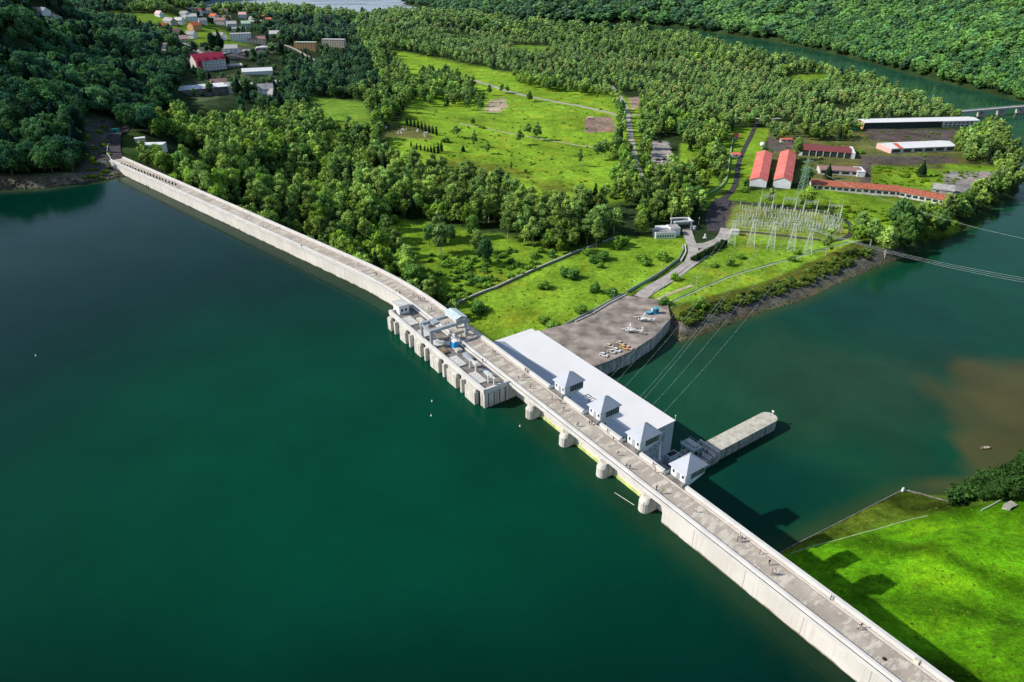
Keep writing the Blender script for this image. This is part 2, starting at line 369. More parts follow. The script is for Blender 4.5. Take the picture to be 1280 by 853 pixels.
def ctrl():
    P_ = [(190, 183, -2), (215, 208, -11), (250, 208, -20), (260, 172, -22), (300, 190, -34), (330, 160, -36), (400, 250, -46), (470, 200, -48), (560, 300, -51), (640, 200, -51), (640, 260, -51), (700, 360, -51), (760, 120, -50), (760, 200, -51),
          (900, 200, -52), (860, 300, -51.5), (1000, 200, -52), (1000, 300, -52), (1150, 200, -52), (1150, 250, -52), (900, 340, -52), (1000, 340, -53), (500, 100, -46), (420, 80, -42), (420, 130, -44), (330, 110, -36), (260, 90, -28), (260, 120, -26), (300, 40, -34),
          (200, 50, -16), (150, 60, -2), (225, 130, -20), (200, 100, -8), (400, 40, -44), (600, 60, -50), (750, 60, -52), (900, 80, -53), (1050, 110, -54), (1100, 150, -53), (600, 130, -49), (700, 20, -53), (330, 20, -48), (400, 25, -52)]
    W = [(*pt(a, b, c), c) for a, b, c in P_]
    H_ = [(145, 165, 2), (130, 215, -4), (140, 190, 0), (60, 222, 0), (0, 228, -1), (150, 100, 8), (170, 20, 5), (200, 10, 8)]
    W += [(*pt(a, b, c), c) for a, b, c in H_]
    W += [(-330, 425, 2), (-385, 432, 12), (-450, 430, 22), (-455, 500, 44), (-600, 450, 30), (-610, 600, 82), (-420, 560, 40), (-350, 520, 22), (-310, 505, 9), (-520, 740, 60), (-420, 700, 18), (-700, 900, 95), (-900, 700, 120), (-880, 1250, 80), (-560, 900, 30), (-560, 380, 0), (-420, 395, 1)]
    G_ = [(1100, 660, -54), (1050, 672, -54.5), (1200, 634, -53), (1128, 622, -56.5), (1000, 700, -53), (1080, 690, -50), (1280, 640, -46), (1280, 700, -40), (1200, 700, -44), (1280, 850, -30), (1100, 730, -45), (1190, 853, -34), (1150, 780, -39), (1400, 640, -38), (1400, 900, -18), (1600, 800, 0), (1300, 1000, -20)]
    W += [(*pt(a, b, c), c) for a, b, c in G_]
    W += [(-1600, 2400, 120), (-2400, 1500, 150), (-1200, 2000, 75), (-1500, 3500, 130), (-700, 2000, -20), (-900, 1750, 20), (-800, 1500, 0), (-650, 1800, -30), (0, 1600, -52), (300, 1300, -53), (200, 60, -8), (260, 0, 6), (400, -100, 40)]
    for u in (-60, -40, 0, 40, 80, 100): W.append((*loc(u, 30)[:2], -58))
    return np.array(W, float)
CT = ctrl()
def vnoise(X, Y, s, seed=0):
    """smooth value noise"""
    x = X / s + seed * 17.3; y = Y / s + seed * 5.1
    xi = np.floor(x); yi = np.floor(y); fx = x - xi; fy = y - yi; fx = fx * fx * (3 - 2 * fx); fy = fy * fy * (3 - 2 * fy)
    def h(a, b): v = np.sin(a * 127.1 + b * 311.7 + seed * 7.7) * 43758.5453; return v - np.floor(v)
    return (h(xi, yi) * (1 - fx) + h(xi + 1, yi) * fx) * (1 - fy) + (h(xi, yi + 1) * (1 - fx) + h(xi + 1, yi + 1) * fx) * fy
PAD = [loc(*p)[:2] for p in [(-52, 68), (-8, 68), (-7.4, 86), (-8, 100), (-12.3, 120), (-21.7, 141.6), (-35, 153), (-44, 152), (-52, 146), (-57, 142), (-54, 126), (-49.8, 111), (-48, 98)]]
def sstep(t): t = np.clip(t, 0, 1); return t * t * (3 - 2 * t)
def height(X, Y):
    X = np.asarray(X, float); Y = np.asarray(Y, float); sh = X.shape; X = X.ravel(); Y = Y.ravel()
    num = np.zeros_like(X); den = np.zeros_like(X)
    for cx, cy, cz in CT:
        w = 1.0 / (((X - cx) ** 2 + (Y - cy) ** 2) + 80.0) ** 1.9
        num += w * cz; den += w
    z = num / den
    dist = np.hypot(X, Y)
    z += (vnoise(X, Y, 14, 1) - .5) * 1.0 + (vnoise(X, Y, 60, 2) - .5) * 2.0 * sstep((dist - 500) / 500)
    # far right bank: steep wooded hills
    sh_ = sdist(HILL, X, Y)
    hz = -57.5 + np.clip(sh_, 0, 1e9) * .42; cap = 120 + (vnoise(X, Y, 420, 3) - .5) * 120 + (vnoise(X, Y, 170, 4) - .5) * 60
    hz = np.where(hz > cap - 60, cap - 60 + 60 * (1 - np.exp(-(hz - cap + 60) / 60)), hz)
    hz += (vnoise(X, Y, 90, 5) - .5) * 22 * sstep(sh_ / 60)
    far = (sh_ > 0) & ~((X < 330) & (Y < 230))
    z = np.where(far, hz, z)
    # water basins
    d = sdist(TAIL, X, Y)
    t_ = -d
    bank = ZT + .25 * np.clip(t_, 0, 1) + (z - ZT - .25) * np.clip(t_ / 13.0, 0, 1) ** .8
    z = np.where(t_ < 0, ZT + np.clip(t_, -3, 0) * 1.2, np.where(t_ < 13, bank, z))
    # reservoir bed
    u, v = uv_of(X, Y)
    up = reservoir_mask(X, Y)
    z = np.where(up, np.minimum(z, -14), z)
    # left shore
    ds = pdist(SHORE, X, Y, closed=False)
    near_sh = (~up) & (ds < 12) & (X < -240)
    z = np.where(near_sh, -9 + (z + 9) * sstep(ds / 12) + 2.5 * np.clip(ds / 4, 0, 1) * (1 - sstep(ds / 12)), z)
    dp = sdist(PAD, X, Y)
    z = np.where(dp > -4, np.minimum(z, -51.6), z)
    return z.reshape(sh)
RES = None
def reservoir_mask(X, Y):
    return inside(RES, X, Y)

# crest centre line (upstream edge of the crest), bend smoothed
def crest_path(off, step=6.0):
    """points of the crest line shifted `off` metres downstream from the upstream edge"""
    n1 = Vector((.678, .735)).normalized(); n2 = Vector((NX, NY))
    a = Vector((-264, 454.1)); d1 = Vector((.735, -.678)).normalized()
    b = Vector(loc(24, -8.8)[:2]); d2 = Vector((EX, EY))
    # intersection
    den = d1.x * d2.y - d1.y * d2.x; t = ((b.x - a.x) * d2.y - (b.y - a.y) * d2.x) / den
    I = a + d1 * t
    pts = []
    T = 30.0
    p0 = I - d1 * T; p2 = I + d2 * T
    n = int((p0 - a).length / step)
    for i in range(n): pts.append((a + (p0 - a) * i / n, n1))
    for i in range(13):
        s = i / 12; q = p0 * (1 - s) ** 2 + I * 2 * s * (1 - s) + p2 * s * s
        pts.append((q, (n1 * (1 - s) + n2 * s).normalized()))
    end = Vector(loc(238, -8.8)[:2]); n = int((end - p2).length / step)
    for i in range(1, n + 1): pts.append((p2 + (end - p2) * i / n, n2))
    return [(p + nn * off) for p, nn in pts]
RES = [tuple(p) for p in crest_path(0)] + [(200, -60), (400, -600), (-3000, -600)] + SHORE[::-1]
# ground just upstream of the crest end stays under water
def ray_ground(px, py, zg=None):
    a = (px - 640) / F_; b = (426.5 - py) / F_
    dx, dy, dz = a, CP + b * SP, -SP + b * CP
    if zg is not None:
        x, y = pt(px, py, zg); return (x, y, zg)
    t1 = min((-60 - CH) / dz if dz < -1e-3 else 9000, 9000)
    t = np.linspace(t1 * .3, t1, 900); X = dx * t; Y = dy * t; Z = CH + dz * t
    H = height(X, Y); H = np.maximum(H, ZT)
    i = np.argmax(Z <= H) if np.any(Z <= H) else len(t) - 1
    return (float(X[i]), float(Y[i]), float(height(X[i:i + 1], Y[i:i + 1])[0]))
def gz(x, y): return float(height(np.array([x]), np.array([y]))[0])

# ------------------------------------------------------------------ ground sheet
def pw(poly, z):  # pixel outline -> world outline at height z
    return [pt(p[0], p[1], z) for p in poly]
G_LIME = np.array((.22, .385, .028)); G_MID = np.array((.15, .275, .03)); G_DARK = np.array((.045, .085, .02)); G_OLIVE = np.array((.13, .16, .02))
EARTH = np.array((.33, .24, .18)); ROCK = np.array((.20, .19, .17)); DROCK = np.array((.085, .085, .075)); SAND = np.array((.42, .36, .24)); FLOOR = np.array((.03, .055, .018)); GRAVEL = np.array((.34, .32, .29)); DIRTD = np.array((.10, .085, .075))
def pm(poly): return ('px', poly)
PAINT = [  # (outline in photograph coordinates of the ground, colour, soft edge m)
  ([(490, 62), (640, 92), (760, 112), (800, 130), (800, 250), (700, 262), (600, 240), (500, 215), (470, 200), (500, 150), (520, 120)], G_LIME, 6),
  ([(385, 120), (455, 128), (470, 160), (420, 165), (385, 145)], G_MID * 1.1, 5),
  ([(480, 292), (500, 274), (600, 290), (700, 310), (770, 300), (560, 384), (525, 352)], G_LIME * .82, 6),
  ([(560, 386), (640, 352), (720, 318), (770, 298), (850, 292), (864, 306), (860, 320), (835, 338), (800, 362), (740, 393), (690, 420), (620, 430)], G_LIME * .9, 2),
  ([(812, 368), (845, 345), (872, 326), (905, 308), (915, 292), (930, 290), (1060, 298), (1075, 300), (960, 352), (835, 385)], G_LIME * 1.0, 2),
  ([(835, 385), (960, 352), (1070, 303), (1085, 310), (1110, 330), (1000, 380), (850, 432), (836, 432)], G_OLIVE * .8, 2),
  ([(915, 255), (1050, 266), (1064, 283), (1056, 298), (1000, 303), (925, 295), (903, 292)], G_MID * 1.0 + np.array((.05, .0, .02)), 2),
  ([(885, 246), (905, 246), (920, 252), (905, 290), (885, 290)], DIRTD, 1.5),
  ([(850, 180), (892, 182), (895, 215), (905, 245), (880, 262), (870, 245), (885, 225), (868, 212), (848, 210)], G_LIME * .9, 2),
  ([(838, 160), (965, 160), (955, 182), (935, 236), (905, 240), (900, 190), (880, 175)], G_LIME * .85, 2),
  ([(905, 240), (1010, 236), (1050, 262), (915, 252)], G_LIME * .75, 3),
  ([(1012, 232), (1190, 258), (1200, 290), (1100, 306), (1060, 290), (1050, 262)], G_LIME * .85, 5),
  ([(960, 150), (1070, 165), (1230, 165), (1240, 200), (1210, 260), (1010, 226), (965, 235)], G_OLIVE * .8 + np.array((.03, .02, .03)), 3),
  ([(1088, 206), (1180, 212), (1185, 236), (1120, 238), (1090, 228)], G_LIME * .8, 2),
  ([(1180, 205), (1250, 208), (1250, 216), (1180, 214)], G_LIME * .8, 2),
  ([(960, 172), (1000, 172), (1012, 185), (960, 192)], DIRTD * 1.3, 1),
  ([(1075, 195), (1190, 196), (1200, 204), (1090, 206), (1088, 228), (1075, 230)], DIRTD * 1.2, 1.5),
  ([(1080, 160), (1200, 163), (1190, 178), (1085, 176)], DIRTD * 1.1, 1.5),
  ([(1180, 215), (1245, 215), (1240, 225), (1200, 245), (1180, 240)], GRAVEL * .8, 2),
  ([(731, 147), (765, 146), (771, 165), (731, 166)], EARTH * 1.05, .8),
  ([(785, 122), (812, 120), (822, 126), (790, 137)], EARTH * 1.2, 1.5),
  ([(612, 126), (630, 122), (635, 134), (622, 141), (605, 140)], SAND, 2),
  ([(809, 176), (835, 178), (848, 213), (856, 218), (816, 216)], GRAVEL, 1.5),
  ([(808, 192), (845, 205), (840, 210), (812, 206)], GRAVEL * .8 + SAND * .2, 1),
  ([(560, 200), (620, 205), (660, 220), (600, 222), (545, 212)], G_OLIVE * 1.1, 8),
  ([(660, 225), (700, 228), (720, 240), (690, 244)], G_OLIVE * 1.2, 6),
  ([(487, 155), (540, 158), (540, 175), (480, 172)], G_OLIVE * .9 + np.array((.04, .02, .03)), 3),
  ([(980, 95), (1035, 93), (1030, 108), (985, 108)], G_LIME * .8, 8),
  ([(640, 56), (690, 58), (690, 66), (640, 66)], G_MID, 5),
  ([(110, 15), (210, 18), (260, 28), (320, 62), (270, 70), (215, 40), (165, 30), (120, 26)], G_LIME * .62, 8),
  ([(100, 148), (140, 150), (150, 225), (110, 235), (92, 220), (112, 190)], DROCK * 1.2, 3),
  ([(150, 165), (176, 165), (186, 200), (158, 206)], np.array((.05, .1, .02)), 2),
  ([(172, 190), (262, 196), (262, 222), (215, 216), (170, 200)], np.array((.06, .125, .02)), 2),
  # south-east embankment
  ([(970, 694), (1128, 612), (1180, 620), (1215, 632), (1100, 662), (1040, 678), (985, 694)], np.array((.115, .185, .015)), 1.0),
  ([(985, 692), (1040, 676), (1100, 660), (1215, 630), (1400, 600), (1700, 900), (1000, 1100), (960, 700)], np.array((.115, .335, .006)), 1.0),
  ([(1150, 618), (1180, 620), (1215, 600), (1400, 560), (1400, 600), (1215, 634)], G_MID * .6, 1.5),
  ([(225, 104), (300, 92), (330, 104), (250, 128)], G_DARK * 1.2 + GRAVEL * .15, 5),
  ([(225, 62), (300, 58), (350, 64), (300, 74), (230, 78)], GRAVEL * .5, 6),
]
def ground_albedo(X, Y, Z):
    px, py = proj(X, Y, Z)
    d = Y * CP - (Z - CH) * SP
    front = d > 10
    C = np.tile(FLOOR, (len(X), 1)).astype(float)
    n = vnoise(X, Y, 23, 9)[:, None]
    C *= .7 + .6 * n
    mpp = np.clip(d / F_, .05, 5)     # metres per photograph pixel at that distance
    for poly, col, soft in PAINT:
        xs = [p[0] for p in poly]; ys = [p[1] for p in poly]
        sel = front & (px > min(xs) - 20) & (px < max(xs) + 20) & (py > min(ys) - 20) & (py < max(ys) + 20)
        if not sel.any(): continue
        ii = np.where(sel)[0]
        sd = sdist(poly, px[ii], py[ii]) * mpp[ii] * 1.4
        w = sstep(.5 + (sd + (vnoise(X[ii], Y[ii], 5, 12) - .5) * soft) / (2 * soft))[:, None]
        C[ii] = C[ii] * (1 - w) + np.asarray(col)[None] * w
    # stripes of taller growth on the south-east bank
    ii = np.where((X > 60) & (Y < 200) & (Y > -20))[0]
    if len(ii):
        q = X[ii] * .45 + Y[ii] * .9; s = np.sin(q / 5.5 + vnoise(X[ii], Y[ii], 25, 20) * 5.0) * .5 + .5
        C[ii] *= (1 - .25 * (vnoise(X[ii], Y[ii], 4.5, 22) > .62)[:, None]) * (1 - .62 * (s ** 2.2)[:, None] * (vnoise(X[ii], Y[ii], 11, 21)[:, None] * .8 + .4))
    # bare stone along the water's edge
    dt = -sdist(TAIL, X, Y)
    rip = inside([(60, 300), (75, 325), (100, 345), (230, 432), (262, 440), (262, 400), (60, 260)], X, Y) & (dt < 10)
    w = np.where(rip, .92, 0)[:, None]
    C = C * (1 - w) + (DROCK * (.8 + 1.1 * vnoise(X, Y, 3, 14))[:, None]) * w
    w = np.where(rip & (dt < 2.2), .8, 0)[:, None]
    C = C * (1 - w) + np.array((.2, .19, .08))[None] * w
    ds = pdist(SHORE, X, Y, closed=False)
    w = (np.clip(1.25 - ds / 11, 0, 1) * (X < -240))[:, None]
    C = C * (1 - w) + (SAND * .55 * (.4 + 1.1 * vnoise(X, Y, 5, 15))[:, None]) * w
    return C
def axis(segs):
    out = []
    for a, b, st in segs: out += list(np.arange(a, b, st))
    return np.array(out + [segs[-1][1]])
xs = axis([(-6500, -2500, 160), (-2500, -900, 32), (-900, -420, 9), (-420, 380, 2.6), (380, 760, 6), (760, 1600, 24), (1600, 6500, 180)])
ys = axis([(-900, -60, 30), (-60, 70, 6), (70, 640, 2.6), (640, 1100, 5), (1100, 2300, 14), (2300, 4200, 50), (4200, 9000, 300)])
GX, GY = np.meshgrid(xs, ys); GZ = height(GX, GY)
ny, nx = GX.shape
V = np.stack([GX.ravel(), GY.ravel(), GZ.ravel()], 1)
idx = np.arange(nx * ny).reshape(ny, nx)
T = np.stack([idx[:-1, :-1].ravel(), idx[:-1, 1:].ravel(), idx[1:, 1:].ravel(), idx[1:, :-1].ravel()], 1)
me = np_mesh('ground', V, T, ground_albedo(V[:, 0], V[:, 1], V[:, 2]), 'albedo')
me.polygons.foreach_set('use_smooth', np.ones(len(me.polygons), bool)); me.materials.append(ground_material())
g = bpy.data.objects.new('ground', me); COL.objects.link(g); tag(g, kind='structure')

# ------------------------------------------------------------------ water
def water(name, xs, ys, z, colour_fn, mat_, keep=None):
    X, Y = np.meshgrid(xs, ys); ny, nx = X.shape
    V = np.stack([X.ravel(), Y.ravel(), np.full(X.size, z)], 1); idx = np.arange(nx * ny).reshape(ny, nx)
    T = np.stack([idx[:-1, :-1].ravel(), idx[:-1, 1:].ravel(), idx[1:, 1:].ravel(), idx[1:, :-1].ravel()], 1)
    if keep is not None:
        c = V[T].mean(1); T = T[keep(c[:, 0], c[:, 1])]
    me = np_mesh(name, V, T, colour_fn(V[:, 0], V[:, 1]), 'albedo'); me.materials.append(mat_)
    o = bpy.data.objects.new(name, me); COL.objects.link(o); return tag(o, kind='structure')
def tail_col(X, Y):
    px, py = proj(X, Y, np.full(X.shape, ZT)); C = np.tile(np.array((.004, .052, .026)), (len(X), 1))
    def blob(cx, cy, rx, ry, col, amt=1.0, sharp=False):
        nonlocal C
        wx, wy = pt(cx, cy, ZT); ax, ay = pt(cx + rx, cy, ZT); bx, by = pt(cx, cy - ry, ZT)
        r = np.hypot((X - wx) / abs(ax - wx), (Y - wy) / abs(by - wy)) + (vnoise(X, Y, 16, 30) - .5) * .5
        w = (amt * sstep((1.35 - r) if not sharp else (1.08 - r) * 4))[:, None]; C = C * (1 - w) + np.array(col)[None] * w
    blob(1000, 480, 190, 75, (.022, .058, .028), .55)
    blob(860, 500, 90, 60, (.010, .07, .035), .6)
    blob(960, 600, 90, 45, (.002, .036, .026), .9)
    blob(1120, 400, 120, 45, (.006, .04, .03), .6)
    blob(1150, 470, 160, 40, (.018, .05, .028), .5)
    blob(1275, 515, 95, 62, (.055, .062, .022), .8, True); blob(1275, 510, 70, 45, (.075, .068, .022), .8)
    blob(1262, 572, 70, 34, (.066, .066, .022), .9, True)
    blob(1300, 470, 90, 22, (.07, .068, .024), .85)
    blob(1195, 604, 50, 7, (.07, .075, .025), .8)
    d = sdist(TAIL, X, Y); w = (np.clip(1 - d / 7, 0, 1) * .5)[:, None]
    C = C * (1 - w) + np.array((.06, .075, .02))[None] * w
    far = sstep((Y - 600) / 500)[:, None]
    return C * (1 - far) + np.array((.018, .075, .04))[None] * far
wx_ = axis([(-1500, -300, 100), (-300, 0, 50), (0, 420, 6), (420, 900, 30)]); wy_ = axis([(-60, 120, 20), (120, 620, 6), (620, 2400, 40), (2400, 4200, 200)])
water('river_water', wx_, wy_, ZT, tail_col, water_material('river_surface', .10, .55, .14))
lx_ = axis([(-1500, -60, 60), (-60, 20, 40)]); ly_ = axis([(2050, 4200, 80), (4200, 4300, 50)])
lake_m = water_material('lake_surface', .25, .3, .1); lake_m.node_tree.nodes['Principled BSDF'].inputs['Specular IOR Level'].default_value = .8
water('lake_water', lx_, ly_, ZT + .15, lambda X, Y: np.where(X[:, None] < -330, np.array((.34, .40, .44))[None], np.array((.06, .14, .10))[None]), lake_m)  # bright cloud reflection put into the lake's pale base colour
def res_col(X, Y):
    px, py = proj(X, Y, np.full(X.shape, ZR))
    C = np.tile(np.array((.0004, .021, .014)), (len(X), 1))
    def blend(w, col):
        nonlocal C
        w = w[:, None]; C = C * (1 - w) + np.array(col)[None] * w
    cx_, cy_ = loc(40, -70)[:2]
    blend(sstep(1.25 - np.hypot((X - cx_) / 150, (Y - cy_) / 120)) * .95, (.0008, .050, .025))
    blend(sstep((125 - Y) / 80) * .9, (.0002, .007, .008))
    blend(sstep((-90 - X) / 130) * sstep((330 - Y) / 120) * .7, (.0004, .016, .014))
    p = [tuple(q) for q in crest_path(0)]
    d = pdist(p, X, Y, closed=False)
    blend(np.clip(1 - d / 9, 0, 1) * .6, (.02, .04, .014))
    ds = pdist(SHORE, X, Y, closed=False)
    blend(np.clip(1 - ds / 8, 0, 1) * .5, (.07, .09, .04))
    return C
rx_ = axis([(-3000, -500, 100), (-500, 140, 5), (140, 330, 20)]); ry_ = axis([(-600, 20, 40), (20, 480, 5)])
CRP = [tuple(p) for p in crest_path(3.0)]
resp = [tuple(p) for p in crest_path(7.6)] + [(205, -60), (400, -600), (-3000, -600), (-3000, 130), (-900, 290), (-420, 415), (-300, 450)]
water('reservoir_water', rx_, ry_, ZR, res_col, water_material('reservoir_surface', .09, .5, .16), keep=lambda a, b: inside(resp, a, b))

# ------------------------------------------------------------------ draped sheets: roads, paths
def resample(pts, step):
    out = [Vector(pts[0])]
    for i in range(len(pts) - 1):
        a, b = Vector(pts[i]), Vector(pts[i + 1]); n = max(1, int((b - a).length / step))
        for k in range(1, n + 1): out.append(a + (b - a) * k / n)
    return out
def smooth(pts, it=2):
    p = [Vector(q) for q in pts]
    for _ in range(it):
        q = [p[0]]
        for i in range(len(p) - 1): q += [p[i] * .75 + p[i + 1] * .25, p[i] * .25 + p[i + 1] * .75]
        q.append(p[-1]); p = q
    return p
def ribbon(name, pxs, width, mat_, lift=.12, zg=None, edge=None, world=False, top=None):
    w = [Vector(p[:2]) for p in pxs] if world else [Vector(ray_ground(a, b)[:2]) for a, b in pxs]
    p = resample(smooth(w), 2.5); m = MB(); L = []; Rr = []
    P2 = np.array([[q.x, q.y] for q in p])
    for i in range(len(p)):
        d = (p[min(i + 1, len(p) - 1)] - p[max(i - 1, 0)]).normalized(); n = Vector((-d.y, d.x))
        for lst, s in ((L, .5), (Rr, -.5)): lst.append(p[i] + n * width * s)
    if len(p) < 2: return None
    zl = height(np.array([q.x for q in L]), np.array([q.y for q in L])); zr = height(np.array([q.x for q in Rr]), np.array([q.y for q in Rr])); zc = height(P2[:, 0], P2[:, 1])
    vs = []
    for i in range(len(p)):
        zz = max(zl[i], zr[i], zc[i]) + lift
        vs += [(L[i].x, L[i].y, zz), (Rr[i].x, Rr[i].y, zz), (L[i].x, L[i].y, zz - .6), (Rr[i].x, Rr[i].y, zz - .6)]
    fs = []
    for i in range(len(p) - 1):
        a = 4 * i; b = a + 4
        fs += [(a, a + 1, b + 1, b), (a + 2, a, b, b + 2), (a + 1, a + 3, b + 3, b + 1)]
    m.add(vs, fs); o = m.build(name, mat_); return tag(o, kind='structure')
ribbon('valley_road', [(764, 108), (776, 122), (784, 138), (786, 152), (790, 180), (796, 210), (806, 232), (826, 252), (846, 268)], 6, 'old_road')
ribbon('field_road', [(590, 100), (640, 117), (700, 128), (745, 138), (772, 144), (784, 146)], 6, 'old_road')
ribbon('east_road', [(790, 144), (850, 146), (905, 148), (950, 149), (975, 148)], 6, 'old_road')
ribbon('footpath', [(575, 155), (620, 163), (660, 171), (700, 178), (746, 185)], 2.4, 'path')
ribbon('yard_road', [(897, 262), (902, 250), (915, 240), (921, 226), (922, 208), (928, 190), (938, 172), (947, 152)], 4.2, 'asphalt', lift=.16)
ribbon('access_road', [(908, 286), (905, 296), (893, 308), (874, 321), (852, 338), (826, 355), (800, 372)], 8.0, 'old_road', lift=.2)
ribbon('gate_road', [(858, 272), (858, 284), (862, 300), (868, 314), (862, 328)], 6.5, 'old_road', lift=.17)
ribbon('forecourt', [(864, 308), (882, 308), (903, 300)], 9, 'old_road', lift=.15)
ribbon('yard_apron', [(904, 250), (896, 262), (892, 276), (898, 290)], 13, 'asphalt', lift=.12)
ribbon('substation_track', [(906, 289), (950, 291), (1000, 298), (1040, 303), (1062, 296), (1066, 284), (1050, 270), (1020, 264), (960, 258), (916, 252)], 3.4, 'asphalt', lift=.11)
ribbon('bank_path', [(838, 379), (870, 364), (905, 349), (960, 332), (1010, 318), (1060, 304), (1078, 300)], 1.6, mat('grassy_path', (.30, .40, .17), .9, .2, .5, .1), lift=.1)
ribbon('garden_path', [(820, 376), (850, 362), (866, 357)], 2.2, 'path', lift=.11)
ribbon('village_road', [(205, 70), (212, 52), (240, 60), (262, 74), (300, 66), (340, 52), (372, 62), (400, 78)], 6, 'old_road')
ribbon('abutment_road', [(150, 206), (143, 196), (141, 182), (147, 168), (158, 158)], 9, 'asphalt', lift=.5)
ribbon('bank_footway', [(988, 693), (1040, 677), (1100, 661), (1160, 645)], .35, 'grassy_path', lift=.08)

# ------------------------------------------------------------------ the dam
def sweep(mb, prof, mi=0, path0=None, cap=True, i0=0, i1=None):
    """profile of (offset from upstream edge, z) swept along the crest"""
    cols = [crest_path(o) for o, z in prof]; n = len(cols[0]); i1 = n if i1 is None else i1
    rings = [[(cols[k][i].x, cols[k][i].y, prof[k][1]) for k in range(len(prof))] for i in range(i0, i1)]
    return mb.loft(rings, mi, cap)
dam = empty('dam', loc(0, 0, 0), 0, 'long concrete gravity dam carrying a pale promenade between the lake and the valley', 'dam')
def dchild(mb, name, mats, **k):
    o = mb.build(name, mats, None, **k); o.parent = dam; o.matrix_parent_inverse = Matrix.Translation(dam.location).inverted(); return o
PROF = [(0, -40), (0, -.45), (8.8, -.45), (8.8, -5), (52, -63), (52, -64), (0, -64)]
PROF2 = [(2.6, -40), (2.6, -1.7), (0, -1.3), (0, -.45), (8.8, -.45), (8.8, -5), (52, -63), (52, -64), (4, -64)]
m = MB(); cols_ = [crest_path(o) for o, z in PROF]
nn = max(i for i in range(len(cols_[0])) if uv_of(*cols_[0][i])[0] < 45.5)
rings = [[(cols_[k][i].x, cols_[k][i].y, PROF[k][1]) for k in range(len(PROF))][::-1] for i in range(nn + 1)]
rings.append([loc(46.0, o - 8.8, z) for o, z in PROF][::-1]); m.loft(rings); dchild(m, 'wall', ['dam_face'])
m = MB(); m.loft([[loc(u, o - 8.8, z) for o, z in PROF2][::-1] for u in (46.0, 113.6)]); dchild(m, 'wall', ['dam_face'])
m = MB(); m.loft([[loc(u, o - 8.8, z) for o, z in PROF][::-1] for u in (113.6, 238)]); dchild(m, 'wall', ['dam_face'])
m = MB(); sweep(m, [(.29, -.45), (.29, 0), (8.6, 0), (8.6, -.45)][::-1]); dchild(m, 'promenade', ['crest_deck'])
m = MB(); sweep(m, [(-.55, -.35), (-.55, 0.08), (.02, 0.08), (.02, -.35)][::-1]); dchild(m, 'ledge', ['coping'])
m = MB(); sweep(m, [(.3, 0.0), (.3, .95), (.95, .95), (.95, 0.0)][::-1]); dchild(m, 'parapet', ['coping'])
m = MB(); sweep(m, [(.04, -.4), (.04, .02), (.28, .02), (.28, -.4)][::-1]); dchild(m, 'gutter', ['black'])
m = MB(); sweep(m, [(1.52, .003), (1.52, .03), (1.66, .03), (1.66, .003)][::-1]); dchild(m, 'gutter', ['dark_concrete'])
m = MB(); sweep(m, [(6.94, .003), (6.94, .03), (7.08, .03), (7.08, .003)][::-1]); dchild(m, 'gutter', ['dark_concrete'])
m = MB(); sweep(m, [(.97, 0.0), (.97, .22), (1.5, .22), (1.5, 0.0)][::-1]); dchild(m, 'kerb', ['kerbing'])
m = MB(); sweep(m, [(7.1, 0.0), (7.1, .18), (7.55, .18), (7.55, 0.0)][::-1]); dchild(m, 'kerb', ['kerbing'])
# downstream parapet, interrupted at the gate houses
PAV = [62.6, 79.2, 95.6, 112.2]     # right-hand corner (u) of each gate house roof
upath = crest_path(8.8)
def uidx(u): return min(range(len(upath)), key=lambda i: abs(uv_of(*upath[i])[0] - u) if uv_of(*upath[i])[0] > 20 or u < 20 else 1e9)
m = MB()
cols = crest_path(7.95); colo = crest_path(8.8)
keep_to = uidx(52)
rings = [[(cols[i].x, cols[i].y, z) if s == 0 else (colo[i].x, colo[i].y, z) for s, z in ((0, 0), (1, -.4), (1, 1.05), (0, 1.05))][::-1] for i in range(keep_to)]
e = loc(56.0, 0); q = loc(56.0, -.85)
rings.append([(q[0], q[1], 1.05), (e[0], e[1], 1.05), (e[0], e[1], -.4), (q[0], q[1], 0)])
m.loft(rings); dchild(m, 'parapet', ['coping'])
def locbox(mb, u0, u1, v0, v1, z0, z1, mi=0):
    vs = [loc(u0, v0, z0), loc(u1, v0, z0), loc(u1, v1, z0), loc(u0, v1, z0), loc(u0, v0, z1), loc(u1, v0, z1), loc(u1, v1, z1), loc(u0, v1, z1)]
    return mb.add(vs, [(3, 2, 1, 0), (4, 5, 6, 7), (0, 1, 5, 4), (1, 2, 6, 5), (2, 3, 7, 6), (3, 0, 4, 7)], mi)
ends = [(63.6, 72.5), (80.2, 88.9), (96.6, 105.5), (113.2, 238)]
for a, b in ends:
    m = MB(); locbox(m, a, b, -.85, 0, 0.004, 1.05); dchild(m, 'parapet', ['coping'])
# spillway bay: recessed gates between rounded piers
for k, u in enumerate((57.8, 74.6, 91.2, 107.8)):
    m = MB(); poly = [(u - 1.7, -6.25), (u - 1.7, -8.9)] + [(u + 1.7 * math.cos(a), -8.9 - 1.7 * math.sin(a)) for a in [math.pi * (1 - i / 8) for i in range(1, 8)]] + [(u + 1.7, -8.9), (u + 1.7, -6.25)]
    poly = [loc(p[0], p[1])[:2] for p in poly]
    cen = loc(u, -5.5)
    top = [(cen[0] + (p[0] - cen[0]) * .8, cen[1] + (p[1] - cen[1]) * .8) for p in poly]
    m.loft([[(p[0], p[1], -20) for p in poly], [(p[0], p[1], -3.4) for p in poly], [(p[0], p[1], -1.95) for p in top]])
    dchild(m, 'pier', ['concrete'])
ALG = mat('algae_sill', (.50, .56, .17), .8, .25, .5, .2, streak=(.6, .6, .45))
for k in range(3):
    u = 57.8 + 16.66 * k
    m = MB(); locbox(m, u + 1.75, u + 14.9, -6.6, -6.22, -9, -5.6); dchild(m, 'spillway_sill', [ALG])
